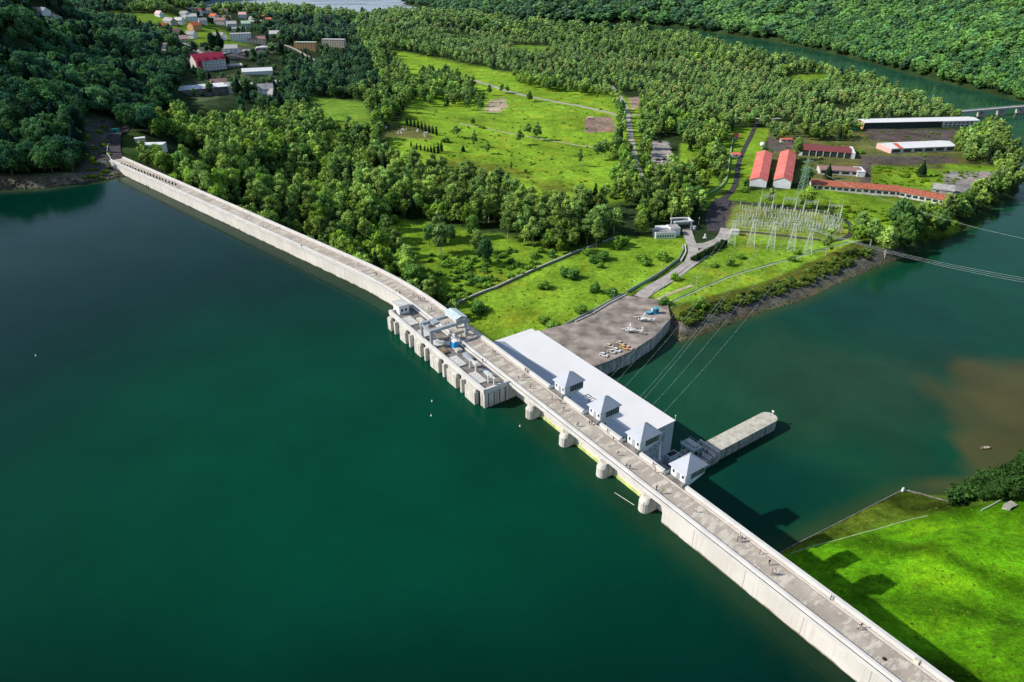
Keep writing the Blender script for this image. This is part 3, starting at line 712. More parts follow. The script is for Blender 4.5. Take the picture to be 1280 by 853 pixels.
# inner abutment wing
m = MB(); m.tube((-266, 453, -.4), (-269, 452, -.4), .5, n=8); dchild(m, 'wing_wall', ['coping'])

# intake block upstream of the crest
blk = empty('intake_block', loc(12, -14, 0), ANG, 'concrete intake structure with buttressed front built against the lake side of the dam', 'intake structure')
def B(mb, name, mats, parent=blk, **k): return mb.build(name, mats, parent, **k)
u0, u1, v0, v1 = -20.7 - 12, 46 - 12, -18.6 + 14, -8.9 + 14
m = MB(); m.box(u0, u1, v0 + .2, v1, -40, -.9); B(m, 'body', ['concrete'])
m = MB(); m.box(u0 + .6, u1 - .6, v0 + 1.0, v1 - .02, -.9, -.5); B(m, 'deck', ['dark_concrete'])
m = MB(); m.box(u0 - .1, u1 + .1, v0 - .1, v0 + .75, -.9, .75); m.box(u1 - .7, u1 + .1, v0 + .76, v1, -.9, .6); m.box(u0 - .1, u0 + .7, v0 + .76, v1, -.9, .6); B(m, 'parapet', ['coping'])
bu = [u0 + .8, u0 + 11, u0 + 22.6, u0 + 34.2, u0 + 45.8, u0 + 57.4]
for i, b in enumerate(bu):
    w = 2.8 if i == 0 else 4.6 if i in (1, 2) else 6.0
    m = MB(); m.box(b, b + w, v0 - 1.4, v0 + .19, -22, -1.7); m.box(b + .3, b + w - .3, v0 - 1.0, v0 + .19, -1.7, -1.1); B(m, 'buttress', ['concrete'])
    if i < 5:
        m = MB(); m.box(b + w + 2.3, b + w + 3.3, v0 - 1.2, v0 + .19, -22, -1.4); B(m, 'buttress', ['concrete'])
for i, b in enumerate(bu):
    w = 2.8 if i == 0 else 4.6 if i in (1, 2) else 6.0
    m = MB(); m.box(b + w + .15, b + w + .85, v0 + .12, v0 + .195, -9, -1.3); B(m, 'stoplog_slot', ['black'])
for k in range(4): m = MB(); m.box(u1 + .0, u1 + .03, v0 + 1.6 + k * 2.1, v0 + 1.9 + k * 2.1, -9, -1.2); B(m, 'stoplog_slot', ['black'])
for a, b, c, d in ((-13.5, -6.5, -17.2, -13.3), (-1.5, 4.0, -17.2, -13.6), (8, 12.8, -17.2, -13.6), (21.5, 28.5, -17.2, -14), (34, 41, -17.2, -14)):
    m = MB(); m.box(a - 12, b - 12, c + 14, d + 14, -.5, -.1); B(m, 'hatch_cover', ['offwhite'], bevel=.05)
for a, b, c, d, z, mt in ((-10, -6, -12.6, -10.8, .2, 'concrete'), (-4.5, -2, -12, -10, .5, 'steel'), (17, 20, -12.8, -10.5, .3, 'concrete'), (22.5, 27, -12.2, -10.6, .5, 'sky_blue'), (29, 32, -12.2, -10.5, .1, 'concrete'), (35, 40, -12.2, -10.9, .3, 'teal'), (0, 3, -12, -10.5, .4, 'wood'), (14.5, 18.5, -17, -15, .3, 'wood')):
    m = MB(); m.box(a - 12, b - 12, c + 14, d + 14, -.5, z); m.box(a - 11.6, b - 12.4, c + 14.3, d + 13.7, z, z + .15); B(m, 'equipment_box', [mt if mt != 'sky_blue' else 'steel'])
for uu in (30.5, 41.5):
    m = MB()
    for s in (0, 3.4): m.box(uu + s - 12, uu + s - 11.5, -16.3 + 14 + 2, -15.8 + 14 + 2, -.5, 2.6)
    m.box(uu - 12.2, uu - 7.9, -14.5 + 14.15, -13.7 + 14.15, 2.6, 2.95); B(m, 'lifting_frame', ['offwhite'])
# hut on the intake block
h = empty('control_hut', loc(-19.4, -14.1, -.5), ANG, 'small white flat-roofed hut on the upstream corner of the intake structure', 'hut')
m = MB(); m.box(-2.6, 2.6, -2.0, 2.0, 0, 3.4); m.build('wall', ['white_paint'], h)
m = MB(); m.box(-2.9, 2.9, -2.3, 2.3, 3.4, 3.75); m.build('roof', ['offwhite'], h)
for y in (-.9, .7):
    m = MB(); m.box(2.603, 2.66, y - .4, y + .4, 1.2, 2.3); m.build('window', ['glass'], h)
# gantry crane spanning intake block and crest
c = empty('gantry_crane', loc(8.2, -10, 0), ANG, 'blue-grey gantry crane with machine house straddling the intake structure and the promenade', 'crane')
for u in (-3.4, 3.4):
    m = MB(); m.box(u - .55, u + .55, -8.6, 7.2, 5.2, 6.3); m.build('girder', ['steel'], c)
for u in (-3.4, 3.4):
    for v, zb in ((-8.0, .75), (5.9, 0.0)):
        m = MB(); m.box(u - .4, u + .4, v - .4, v + .4, zb + .35, 5.2); m.box(u - .9, u + .9, v - .3, v + .3, zb, zb + .35); m.build('leg', ['steel'], c)
for v in (-8.1, 6.6):
    m = MB(); m.box(-2.84, 2.84, v - .3, v + .3, 5.3, 6.0); m.build('end_beam', ['steel'], c)
m = MB(); m.box(-3.9, 3.7, 1.9, 6.2, 6.31, 7.5); m.build('machine_house', ['offwhite'], c)
m = MB(); m.gable(-4.0, 3.8, 1.8, 6.3, 7.5, 8.2, oh=.1, th=.15); m.build('roof', ['teal'], c)
m = MB(); m.box(-1.2, 1.2, -5.5, -3.2, 6.31, 7.2); m.build('trolley', ['steel'], c)
m = MB()
for v in (-8.3, -5, -2, 1): 
    m.box(3.95, 4.0, v, v + .06, 6.3, 7.2)
m.box(3.95, 4.0, -8.3, 1.2, 7.15, 7.22); m.build('railing', ['white_paint'], c)
# small blue machine
t = empty('hoist_machine', loc(16.6, -11.6, -.5), ANG, 'bright blue boxy hoist with long grey boom lying on the intake structure', 'hoist')
m = MB(); m.box(-1.3, 1.3, -1.1, 1.1, .3, 2.6, tp=.15); m.build('cab', ['blue_paint'], t, bevel=.08)
m = MB(); m.box(-.9, .9, -.8, .8, 2.6, 3.1); m.build('roof', ['white_paint'], t)
m = MB(); m.tube((-1.2, -1.2, 1.9), (-6.5, -4.0, 1.2), .45, .3); m.tube((-1.2, -1.2, 1.0), (-6.5, -4.0, .6), .2); m.build('boom', ['steel'], t)
m = MB(); m.box(-1.6, 1.6, -1.3, 1.3, 0, .3); m.build('base', ['black'], t)

# gate houses on the downstream edge
def gate_house(i, u, label):
    g = empty('gate_house', loc(u - 3.1, 4.4, 0), ANG, label, 'gate house', 'white gate houses with pyramid roofs along the dam')
    m = MB(); 
    v = [(-2.5, -3.6, 0), (2.5, -3.6, 0), (2.5, -3.6, 3.1), (-2.5, -3.6, 3.1), (-2.5, 3.8, .2), (2.5, 3.8, .2), (2.5, 3.8, 3.1), (-2.5, 3.8, 3.1), (-2.5, -1.2, -1.2), (2.5, -1.2, -1.2), (2.5, -3.6, -1.2), (-2.5, -3.6, -1.2)]
    m.add(v, [(0, 1, 2, 3), (4, 7, 6, 5), (3, 2, 6, 7), (1, 10, 9, 5, 6, 2), (0, 3, 7, 4, 8, 11), (8, 4, 5, 9), (11, 8, 9, 10), (0, 11, 10, 1)])
    m.build('wall', ['white_wall'], g)
    m = MB(); e = 3.05; m.add([(-3.1, -4.2, e), (3.1, -4.2, e), (3.1, 4.2, e), (-3.1, 4.2, e), (0, 0, 6.2), (-3.1, -4.2, e + .16), (3.1, -4.2, e + .16), (3.1, 4.2, e + .16), (-3.1, 4.2, e + .16), (0, 0, 6.4)],
        [(3, 2, 1, 0), (5, 6, 9), (6, 7, 9), (7, 8, 9), (8, 5, 9), (0, 1, 6, 5), (1, 2, 7, 6), (2, 3, 8, 7), (3, 0, 5, 8)]); m.build('roof', ['roof_blue'], g)
    for s in (1, -1):
        w = MB(); w.box(s * 2.53 - .03, s * 2.53 + .03, -1.5, 3.55, .55, 3.0); wo = w.build('window', ['glass'], g)
        fr = MB()
        for k in range(7):
            y = -1.5 + k * .84; fr.box(s * 2.58 - .035, s * 2.58 + .035, y - .035, y + .035, .5, 3.05)
        for z in (1.12, 1.75, 2.35, 2.98): fr.box(s * 2.58 - .03, s * 2.58 + .03, -1.46, 3.55, z - .03, z + .03)
        fo = fr.build('window_frame', ['steel'], wo)
    m = MB(); m.box(-.55, .55, -3.68, -3.61, 0.02, 2.2); m.build('door', ['steel'], g)
    for s in (-1, 1):
        m = MB(); m.box(s * 1.6 - .3, s * 1.6 + .3, -3.66, -3.61, 1.2, 2.1); m.build('window', ['glass'], g)
    m = MB(); m.tube((2.3, -3.9, 0), (2.3, -3.9, 3.0), .07, n=6); m.build('downpipe', ['steel'], g)
    m = MB(); m.box(-4.2, 4.2, -5.5, -3.62, -.02, .04); m.build('landing', ['dark_concrete'], g)
    m = MB(); m.box(-2.2, 2.2, -3.5, -.9, -14, -1.2); m.build('shaft', ['dark_concrete'], g)
    for s in (-2.95, 2.95): m = MB(); m.box(s - .05, s + .05, -5.3, -3.7, 0.05, 1.0); m.build('railing', ['galv'], g)
    return g
labs = ['white gate house farthest from the lowest roof corner, beside the long blank part of the white roof', 'white gate house second along from the crane, just past the lettering on the white roof', 'white gate house overlapping the patterned end wall of the powerhouse', 'white gate house standing alone over the water past the end of the powerhouse']
labs[0] = 'white gate house nearest the gantry crane, first of the row along the dam'
for i, u in enumerate(PAV): gate_house(i, u, labs[i])

# ------------------------------------------------------------------ powerhouse
ph = empty('powerhouse', loc(12, 48, -57), ANG, 'long white flat-roofed powerhouse at the foot of the dam', 'powerhouse')
def U(u): return u - 12
def Vv(v): return v - 48
def Zz(z): return z + 57
RP = 60.4
m = MB(); m.box(U(-31), U(56.8), Vv(41.4), Vv(RP), Zz(-62), Zz(-37.35)); m.box(U(-35), U(-31.003), Vv(36), Vv(RP - .8), Zz(-62), Zz(-38)); m.build('wall', ['white_wall'], ph)
m = MB(); m.box(U(-31.2), U(57.1), Vv(41.4), Vv(RP + .3), Zz(-37.35), Zz(-37)); m.build('roof', ['roof_white'], ph)
m = MB(); m.box(U(-35.2), U(-31.25), Vv(35.5), Vv(RP - .6), Zz(-38), Zz(-37.6)); m.build('roof', ['roof_white'], ph)
m = MB(); vs = []
for u in (-31.2, 55.5):
    vs += [(U(u), Vv(41.38), Zz(-37.0)), (U(u), Vv(41.38), Zz(-37.5)), (U(u), Vv(33.0), Zz(-34.6)), (U(u), Vv(33.0), Zz(-34.0))]
m.add(vs, [(0, 1, 2, 3), (7, 6, 5, 4), (0, 3, 7, 4), (3, 2, 6, 7), (1, 0, 4, 5), (2, 1, 5, 6)]); m.build('roof', ['roof_blue'], ph)  # slope turned from the sun; its shade put into the bluish colour
m = MB(); m.box(U(-31), U(55.2), Vv(32.6), Vv(41.36), Zz(-62), Zz(-37.7)); m.build('wall', ['dark_concrete'], ph)
# strip joint
m = MB(); m.box(U(-31.24), U(-31.21), Vv(41.4), Vv(RP), Zz(-37.6), Zz(-37.0)); m.build('joint', ['black'], ph)
# perforated end wall
rr = random.Random(3)
for r in range(13):
    for cidx in range(8):
        if rr.random() < .72:
            y = Vv(48.6) + cidx * .95; z = Zz(-52.5) + r * 1.12; s = rr.choice((.16, .24, .3))
            m = MB(); m.box(U(56.8) + .003, U(56.8) + .07, y, y + s * 1.5, z, z + s * 2.0); m.build('window', ['glass'], ph)
m = MB(); m.box(U(56.8) + .003, U(56.8) + .1, Vv(43), Vv(53), Zz(-54.2), Zz(-53.2)); m.build('doorway', ['black'], ph)
m = MB()
for k in range(13):
    u = -28 + k * 6.6; m.box(U(u), U(u + 3.4), Vv(RP) + .003, Vv(RP) + .08, Zz(-49), Zz(-41))
m.build('window_band', ['glass'], ph)
# lettering on the sloping roof: powerful plain blue letters seen from the crest
def letters():
    """dark lettering painted on the white roof, reading ZOPE as seen from the lake side"""
    G = {'Z': [(0, 1, 1, 1), (1, 1, 0, 0), (0, 0, 1, 0)], 'O': [(0, 0, 0, 1), (0, 1, 1, 1), (1, 1, 1, 0), (1, 0, 0, 0)],
         'E': [(0, 0, 0, 1), (0, 1, .9, 1), (0, .5, .7, .5), (0, 0, .9, 0)], 'W': [(0, 1, .25, 0), (.25, 0, .5, .8), (.5, .8, .75, 0), (.75, 0, 1, 1)],
         'P': [(0, 0, 0, 1), (0, 1, .9, 1), (.9, 1, .9, .5), (.9, .5, 0, .5)], 'G': [(1, 1, 0, 1), (0, 1, 0, 0), (0, 0, 1, 0), (1, 0, 1, .5), (1, .5, .6, .5)]}
    return G
def write(mb, text, org, dx, dy, w, h, gap, th):
    G = letters()
    for i, ch in enumerate(text):
        for x1, y1, x2, y2 in G[ch]:
            a = Vector(org) + Vector(dx) * ((w + gap) * i + x1 * w) + Vector(dy) * (y1 * h)
            b = Vector(org) + Vector(dx) * ((w + gap) * i + x2 * w) + Vector(dy) * (y2 * h)
            d = (b - a).normalized(); n = Vector((0, 0, 1)).cross(d) * th
            mb.add([a - n - d * th, b - n + d * th, b + n + d * th, a + n - d * th], [(0, 1, 2, 3)])
m = MB(); 
write(m, 'PGE', (U(24.2), Vv(42.0), Zz(-36.985)), (1, 0, 0), (0, 1, 0), 2.3, 2.8, .9, .2)
m.build('lettering', ['black'], ph)
m = MB(); m.tube((U(57.0), Vv(60.5), Zz(-37)), (U(57.0), Vv(60.5), Zz(-34.8)), .08, n=6); m.ell((U(57.0), Vv(60.5), Zz(-34.7)), (.25, .25, .2)); m.build('lamp', ['white_paint'], ph)
m = MB(); m.box(U(56.81), U(59.5), Vv(57.5), Vv(62.5), Zz(-62), Zz(-52)); m.box(U(57.2), U(59.2), Vv(58), Vv(62), Zz(-52), Zz(-51.85), 1); m.build('annex', ['white_wall', 'black'], ph)
# outdoor deck with transformers beside the powerhouse
dk = empty('service_deck', loc(62, 62, -58), ANG, 'grey concrete service deck at the water between powerhouse and long pier', 'deck')
m = MB(); m.box(-5.0, 5.5, -24, -7.1, -4, 3.6); m.box(-.3, 5.5, -7, 2, -4, 3.6); m.box(-5.0, 5.5, 2, 15.5, -4, 3.6); m.build('slab', ['old_concrete'], dk)
m = MB(); m.box(-4.9, 5.4, -20, -8, 3.6, 3.75); m.build('floor', [mat('moss_floor', (.22, .25, .2), .9, .2, .4, .1)], dk)
m = MB(); m.box(-4.6, 5.4, 14.6, 15.4, 3.6, 5.0); m.build('wall', ['offwhite'], dk)
rr = random.Random(5)
for k in range(26):
    x = rr.uniform(-4, 4.6); y = rr.uniform(-6 if x > 0 else 3, 13.5); s = rr.uniform(.3, .9); hh = rr.uniform(.4, 1.8)
    m = MB(); m.box(x - s, x + s, y - s * .7, y + s * .7, 3.6, 3.6 + hh, tp=.05); m.tube((x, y, 3.6 + hh), (x, y, 4.2 + hh), .12, n=6)
    m.build('equipment_box', [rr.choice(['dark_concrete', 'offwhite', 'steel', 'wood', 'dark_concrete'])], dk)
m = MB()
for y in (-2, 4.4, 8.6, 12): m.box(-4.8, 5.2, y, y + .25, 3.7, 3.95)
m.build('rail', ['wood'], dk)
tc = empty('draft_crane', loc(60.8, 67.5, -54.4), ANG, 'small pale teal gantry crane on the service deck behind the powerhouse', 'crane')
for x in (-2.6, 2.6):
    for y in (-2, 2):
        m = MB(); m.box(x - .2, x + .2, y - .2, y + .2, 0, 4.4); m.build('leg', ['teal'], tc)
m = MB(); m.box(-3.4, 3.4, -2.5, 2.5, 4.4, 5.3); m.build('beam', ['teal'], tc)
m = MB(); m.box(-2.9, 2.9, -1.2, 1.2, 5.3, 6.2, tp=.2); m.build('winch_cover', ['offwhite'], tc)
m = MB()
for x in (-3.3, -1.1, 1.1, 3.3):
    for y in (-2.45, 2.45): m.box(x - .04, x + .04, y - .04, y + .04, 5.3, 6.3)
for y in (-2.45, 2.45): m.box(-3.3, 3.3, y - .04, y + .04, 6.26, 6.34)
m.build('railing', ['galv'], tc)
bm_ = MB(); a = loc(54, 26, -8); 
bm_.tube(loc(58.5, 52, -43), loc(66, 44, -43), .35, n=6); bm_.build('pipe', ['white_paint'])
o = bpy.data.objects['pipe']; tag(o, 'thin white pipe bridging from the patterned end wall towards the last gate house', 'pipe')
# long pier
pr = empty('dividing_pier', loc(63.3, 94, -58), ANG, 'long pale concrete pier with rounded end running out into the green river', 'pier')
poly = [(-3.6, -16.4), (3.6, -16.4), (3.6, 18.8)] + [(3.6 * math.cos(a), 18.8 + 3.6 * math.sin(a)) for a in [math.pi * i / 10 for i in range(1, 10)]] + [(-3.6, 18.8)]
m = MB(); m.prism(poly, -4, 4.6); m.build('wall', ['old_concrete'], pr)
m = MB(); m.prism([(x * 1.03, y if y < 0 else y + .1) for x, y in poly], 4.6, 5.0); m.build('top', [mat('pier_top', (.5, .47, .38), .9, .2, .5, .3, col2=(.6, .57, .48))], pr)
m = MB(); m.tube((0, 21.4, 5), (0, 21.4, 7), .1, n=6); m.box(-.5, .5, 21.3, 21.5, 6.5, 7.3); m.build('beacon', ['white_paint'], pr)
for y in (-12, -4, 4.5, 12.5): m = MB(); m.box(3.602, 3.66, y, y + .3, -2, 4.6); m.build('joint', ['black'], pr)

# ------------------------------------------------------------------ apron / parking terrace below the dam
pd = empty('parking_terrace', loc(-30, 110, -51), ANG, 'broad brown concrete terrace with curved retaining wall beside the river', 'terrace')
pl = [uv_of(*p) for p in PAD]; pl = [(a + 30, b - 110) for a, b in pl]
m = MB(); m.prism(pl, -10, -.25); m.build('wall', ['old_concrete'], pd)
m = MB(); m.prism(pl, -.25, 0.0); m.build('floor', ['pad'], pd)
def rail_along(mb, pts, w, z0, z1):
    for i in range(len(pts) - 1):
        a = Vector(pts[i]); b = Vector(pts[i + 1]); d = (b - a).normalized(); n = Vector((-d.y, d.x)) * w / 2
        mb.add([(*(a - n), z0), (*(b - n), z0), (*(b + n), z0), (*(a + n), z0), (*(a - n), z1), (*(b - n), z1), (*(b + n), z1), (*(a + n), z1)],
               [(3, 2, 1, 0), (4, 5, 6, 7), (0, 1, 5, 4), (1, 2, 6, 5), (2, 3, 7, 6), (3, 0, 4, 7)])
m = MB(); rail_along(m, [Vector(p) for p in pl[1:8]], .35, -.02, .35); m.build('coping', ['dark_concrete'], pd)
m = MB(); rail_along(m, [Vector(p) * 0.995 for p in pl[9:13]] , .5, -.02, .7); m.build('kerb', ['concrete'], pd)
fp = [p for p in pl[1:8]]
for i in range(len(fp) - 1):
    a = Vector(fp[i]); b = Vector(fp[i + 1]); d = (b - a); L0 = d.length; d.normalize(); n = Vector((d.y, -d.x)); k = 1.5
    while k < L0 - 1:
        p = a + d * k + n * .12
        m = MB(); m.box(p.x - .2, p.x + .2, p.y - .2, p.y + .2, -6.5, -.4); m.build('rib', ['old_concrete'], pd); k += 4.3

# ------------------------------------------------------------------ tree library
def ico(sub):
    t = (1 + 5 ** .5) / 2
    v = [(-1, t, 0), (1, t, 0), (-1, -t, 0), (1, -t, 0), (0, -1, t), (0, 1, t), (0, -1, -t), (0, 1, -t), (t, 0, -1), (t, 0, 1), (-t, 0, -1), (-t, 0, 1)]
    f = [(0, 11, 5), (0, 5, 1), (0, 1, 7), (0, 7, 10), (0, 10, 11), (1, 5, 9), (5, 11, 4), (11, 10, 2), (10, 7, 6), (7, 1, 8), (3, 9, 4), (3, 4, 2), (3, 2, 6), (3, 6, 8), (3, 8, 9), (4, 9, 5), (2, 4, 11), (6, 2, 10), (8, 6, 7), (9, 8, 1)]
    v = [Vector(p).normalized() for p in v]
    for _ in range(sub):
        nf = []; cache = {}
        def mid(a, b):
            k = (min(a, b), max(a, b))
            if k not in cache: v.append(((v[a] + v[b]) / 2).normalized()); cache[k] = len(v) - 1
            return cache[k]
        for a, b, c in f:
            x, y, z = mid(a, b), mid(b, c), mid(c, a); nf += [(a, x, z), (x, b, y), (z, y, c), (x, y, z)]
        f = nf
    return np.array([tuple(p) for p in v]), np.array(f)
ICO0, ICO1 = ico(0), ico(1)
def crown_arrays(seed, kind, nleaf, size, core_sub=1):
    """unit tree: height 1 = top of crown, crown centre on the z axis. returns V,T,tint"""
    r = np.random.default_rng(seed)
    if kind == 'broad': zc, rx, rz, nl = .56, .29, .43, 12
    elif kind == 'birch': zc, rx, rz, nl = .57, .19, .43, 10
    elif kind == 'bush': zc, rx, rz, nl = .45, .62, .5, 6
    else: zc, rx, rz, nl = .5, .2, .5, 0
    Vs, Ts, Cs = [], [], []; off = 0
    def put(v, t, c):
        nonlocal off
        Vs.append(v); Ts.append(t + off); Cs.append(c); off += len(v)
    if kind in ('conifer', 'cypress'):
        base = .08 if kind == 'conifer' else .02; rad = .22 if kind == 'conifer' else .13
        n = nleaf; h = base + (1 - base) * (1 - np.sqrt(r.random(n)))
        prof = (1 - h) if kind == 'conifer' else np.minimum(1, (1 - h) * 2.2) * np.minimum(1, .5 + h * 3)
        lay = .78 + .3 * np.abs(np.sin(h * 34)) if kind == 'conifer' else 1
        rr = rad * prof * lay * (.8 + .3 * r.random(n)); a = r.random(n) * 2 * math.pi
        c = np.stack([rr * np.cos(a), rr * np.sin(a), h], 1)
        nrm = np.stack([np.cos(a), np.sin(a), np.full(n, .5)], 1) + r.normal(0, .35, (n, 3))
        v0, f0 = (ICO0 if core_sub == 0 else ICO1)
        cv = v0.copy(); cv[:, 2] = (cv[:, 2] * .5 + .5); w = rad * .8 * np.maximum(.02, (1 - cv[:, 2])) * 1.6
        cv[:, 0] *= w; cv[:, 1] *= w; cv[:, 2] = base + cv[:, 2] * (.95 - base)
        put(cv, f0, np.full((len(cv), 3), .35))  # inner shade of the conifer put into its dark core colour
        shade = .6 + .5 * r.random(n)
    else:
        cen = []; rad = []
        for i in range(nl):
            th = 2 * math.pi * i * .382 + r.random() * .9; lev = -0.85 + 1.75 * i / (nl - 1) + r.normal(0, .12)
            k = (.30 + .62 * r.random()) * math.sqrt(max(.05, 1 - .8 * lev * lev)) if lev < .6 else .18
            cen.append((rx * k * math.cos(th), rx * k * math.sin(th), zc + rz * lev * .72)); rad.append(rx * (.30 + .32 * r.random()) * (1.12 - .3 * max(0, lev)))
        cen.append((0, 0, zc - .05)); rad.append(rx * .62)
        cen = np.array(cen); rad = np.array(rad)
        v0, f0 = (ICO0 if core_sub == 0 else ICO1)
        for cc, rd in zip(cen, rad):
            jit = 1 + r.normal(0, .08, (len(v0), 1)); cv = v0 * jit * rd * .74 + cc
            sh = .44 + .3 * np.clip((cv[:, 2:] - zc) / rz, -1, 1)  # inner crown shade put into the core colour, deeper low down
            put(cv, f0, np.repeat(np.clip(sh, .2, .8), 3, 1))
        n = nleaf; li = r.choice(len(cen), n * 3, p=rad ** 2 / np.sum(rad ** 2))
        d = r.normal(0, 1, (n * 3, 3)); d[:, 2] += .35; d /= np.linalg.norm(d, axis=1)[:, None]
        c = cen[li] + d * (rad[li] * (.74 + .55 * r.random(n * 3) ** 1.6))[:, None]
        D = np.linalg.norm(c[:, None] - cen[None], axis=2) / rad[None]
        ok = np.where(D.min(1) > .70)[0][:n]; c = c[ok]; d = d[ok]; n = len(c)
        nrm = d + r.normal(0, .45, (n, 3))
        shade = (.70 + .36 * np.clip((c[:, 2] - zc) / rz, -1, 1)) * (.72 + .56 * r.random(n)) + .12  # light on the crown put into the tint, brighter towards the top
    nrm /= np.linalg.norm(nrm, axis=1)[:, None]
    t1 = np.cross(nrm, r.normal(0, 1, (n, 3))); t1 /= np.linalg.norm(t1, axis=1)[:, None]; t2 = np.cross(nrm, t1)
    s = (size * (.6 + .8 * r.random(n)))[:, None]
    tri = np.stack([c + t1 * s, c - t1 * s * .5 + t2 * s * .87, c - t1 * s * .5 - t2 * s * .87], 1).reshape(-1, 3)
    put(tri, np.arange(3 * n).reshape(-1, 3), np.repeat(np.repeat(shade[:, None], 3, 0), 3, 1))
    C = np.concatenate(Cs); 
    C = C * np.array([1.0, 1.0, 1.0])
    return np.concatenate(Vs), np.concatenate(Ts), C
def trunk_mesh(kind):
    m = MB(); h = {'broad': .5, 'birch': .6, 'bush': .2, 'conifer': .5, 'cypress': .2}[kind]; r0 = .022 if kind != 'birch' else .014
    m.tube((0, 0, -.06), (0, 0, h), r0, r0 * .5, n=6)
    if kind in ('broad', 'birch'):
        for a in (0.3, 2.3, 4.4): m.tube((0, 0, h * .55), (.13 * math.cos(a), .13 * math.sin(a), h * 1.0), r0 * .55, r0 * .25, n=5)
    return m.mesh('trunk', ['pale_bark' if kind == 'birch' else 'bark'])
NV = {'broad': 6, 'birch': 4, 'bush': 3, 'conifer': 2, 'cypress': 1}
LIB_HI = {}; LIB_MID = {}; LIB_LOW = {}; CROWN = {}; TRUNK = {}
for k, nv in NV.items():
    for s in range(nv):
        LIB_HI[k, s] = crown_arrays(100 + s * 7 + len(k), k, {'broad': 1100, 'birch': 760, 'bush': 420, 'conifer': 620, 'cypress': 320}[k], {'broad': .030, 'birch': .026, 'bush': .07, 'conifer': .034, 'cypress': .035}[k])
        LIB_MID[k, s] = crown_arrays(100 + s * 7 + len(k), k, {'broad': 330, 'birch': 220, 'bush': 120, 'conifer': 150, 'cypress': 90}[k], {'broad': .050, 'birch': .042, 'bush': .11, 'conifer': .055, 'cypress': .05}[k], 0)
        LIB_LOW[k, s] = crown_arrays(100 + s * 7 + len(k), k, {'broad': 120, 'birch': 80, 'bush': 50, 'conifer': 70, 'cypress': 40}[k], {'broad': .08, 'birch': .068, 'bush': .16, 'conifer': .08, 'cypress': .07}[k], 0)
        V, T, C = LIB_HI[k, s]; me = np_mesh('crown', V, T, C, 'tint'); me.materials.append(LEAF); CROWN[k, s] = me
    TRUNK[k] = trunk_mesh(k)
PAL = {'broad': [(.150, .285, .050), (.185, .325, .046), (.115, .240, .058), (.215, .350, .048), (.100, .205, .058), (.235, .365, .070)],
       'birch': [(.210, .325, .085), (.165, .285, .078), (.245, .365, .080)], 'bush': [(.185, .335, .040), (.125, .26, .046), (.22, .38, .045)],
       'conifer': [(.036, .085, .038), (.044, .10, .042)], 'cypress': [(.036, .090, .034)]}
for k_ in ('broad', 'birch', 'bush'): PAL[k_] = [(a_ * 1.12, b_ * 1.18, c_ * 1.35) for a_, b_, c_ in PAL[k_]]
KNAME = {'broad': 'broadleaf_tree', 'birch': 'birch_tree', 'bush': 'bush', 'conifer': 'conifer_tree', 'cypress': 'columnar_evergreen'}
KCAT = {'broad': 'tree', 'birch': 'tree', 'bush': 'bush', 'conifer': 'conifer', 'cypress': 'evergreen'}
def place_tree(kind, x, y, z, h, wf, tintc, label, group=None, var=None, rot=None, trunk=True):
    var = random.randrange(NV[kind]) if var is None else var; rot = random.random() * 6.28 if rot is None else rot
    e = empty(KNAME[kind], (x, y, z - .15), rot, label, KCAT[kind], group); e.scale = (h * wf, h * wf, h)
    c = bpy.data.objects.new('crown', CROWN[kind, var]); COL.objects.link(c); c.parent = e; c.color = (*tintc, 1)
    if trunk:
        t = bpy.data.objects.new('trunk', TRUNK[kind]); COL.objects.link(t); t.parent = e
    return e
FOREST = []      # (kind, x, y, z, h, wf, colour, dist)

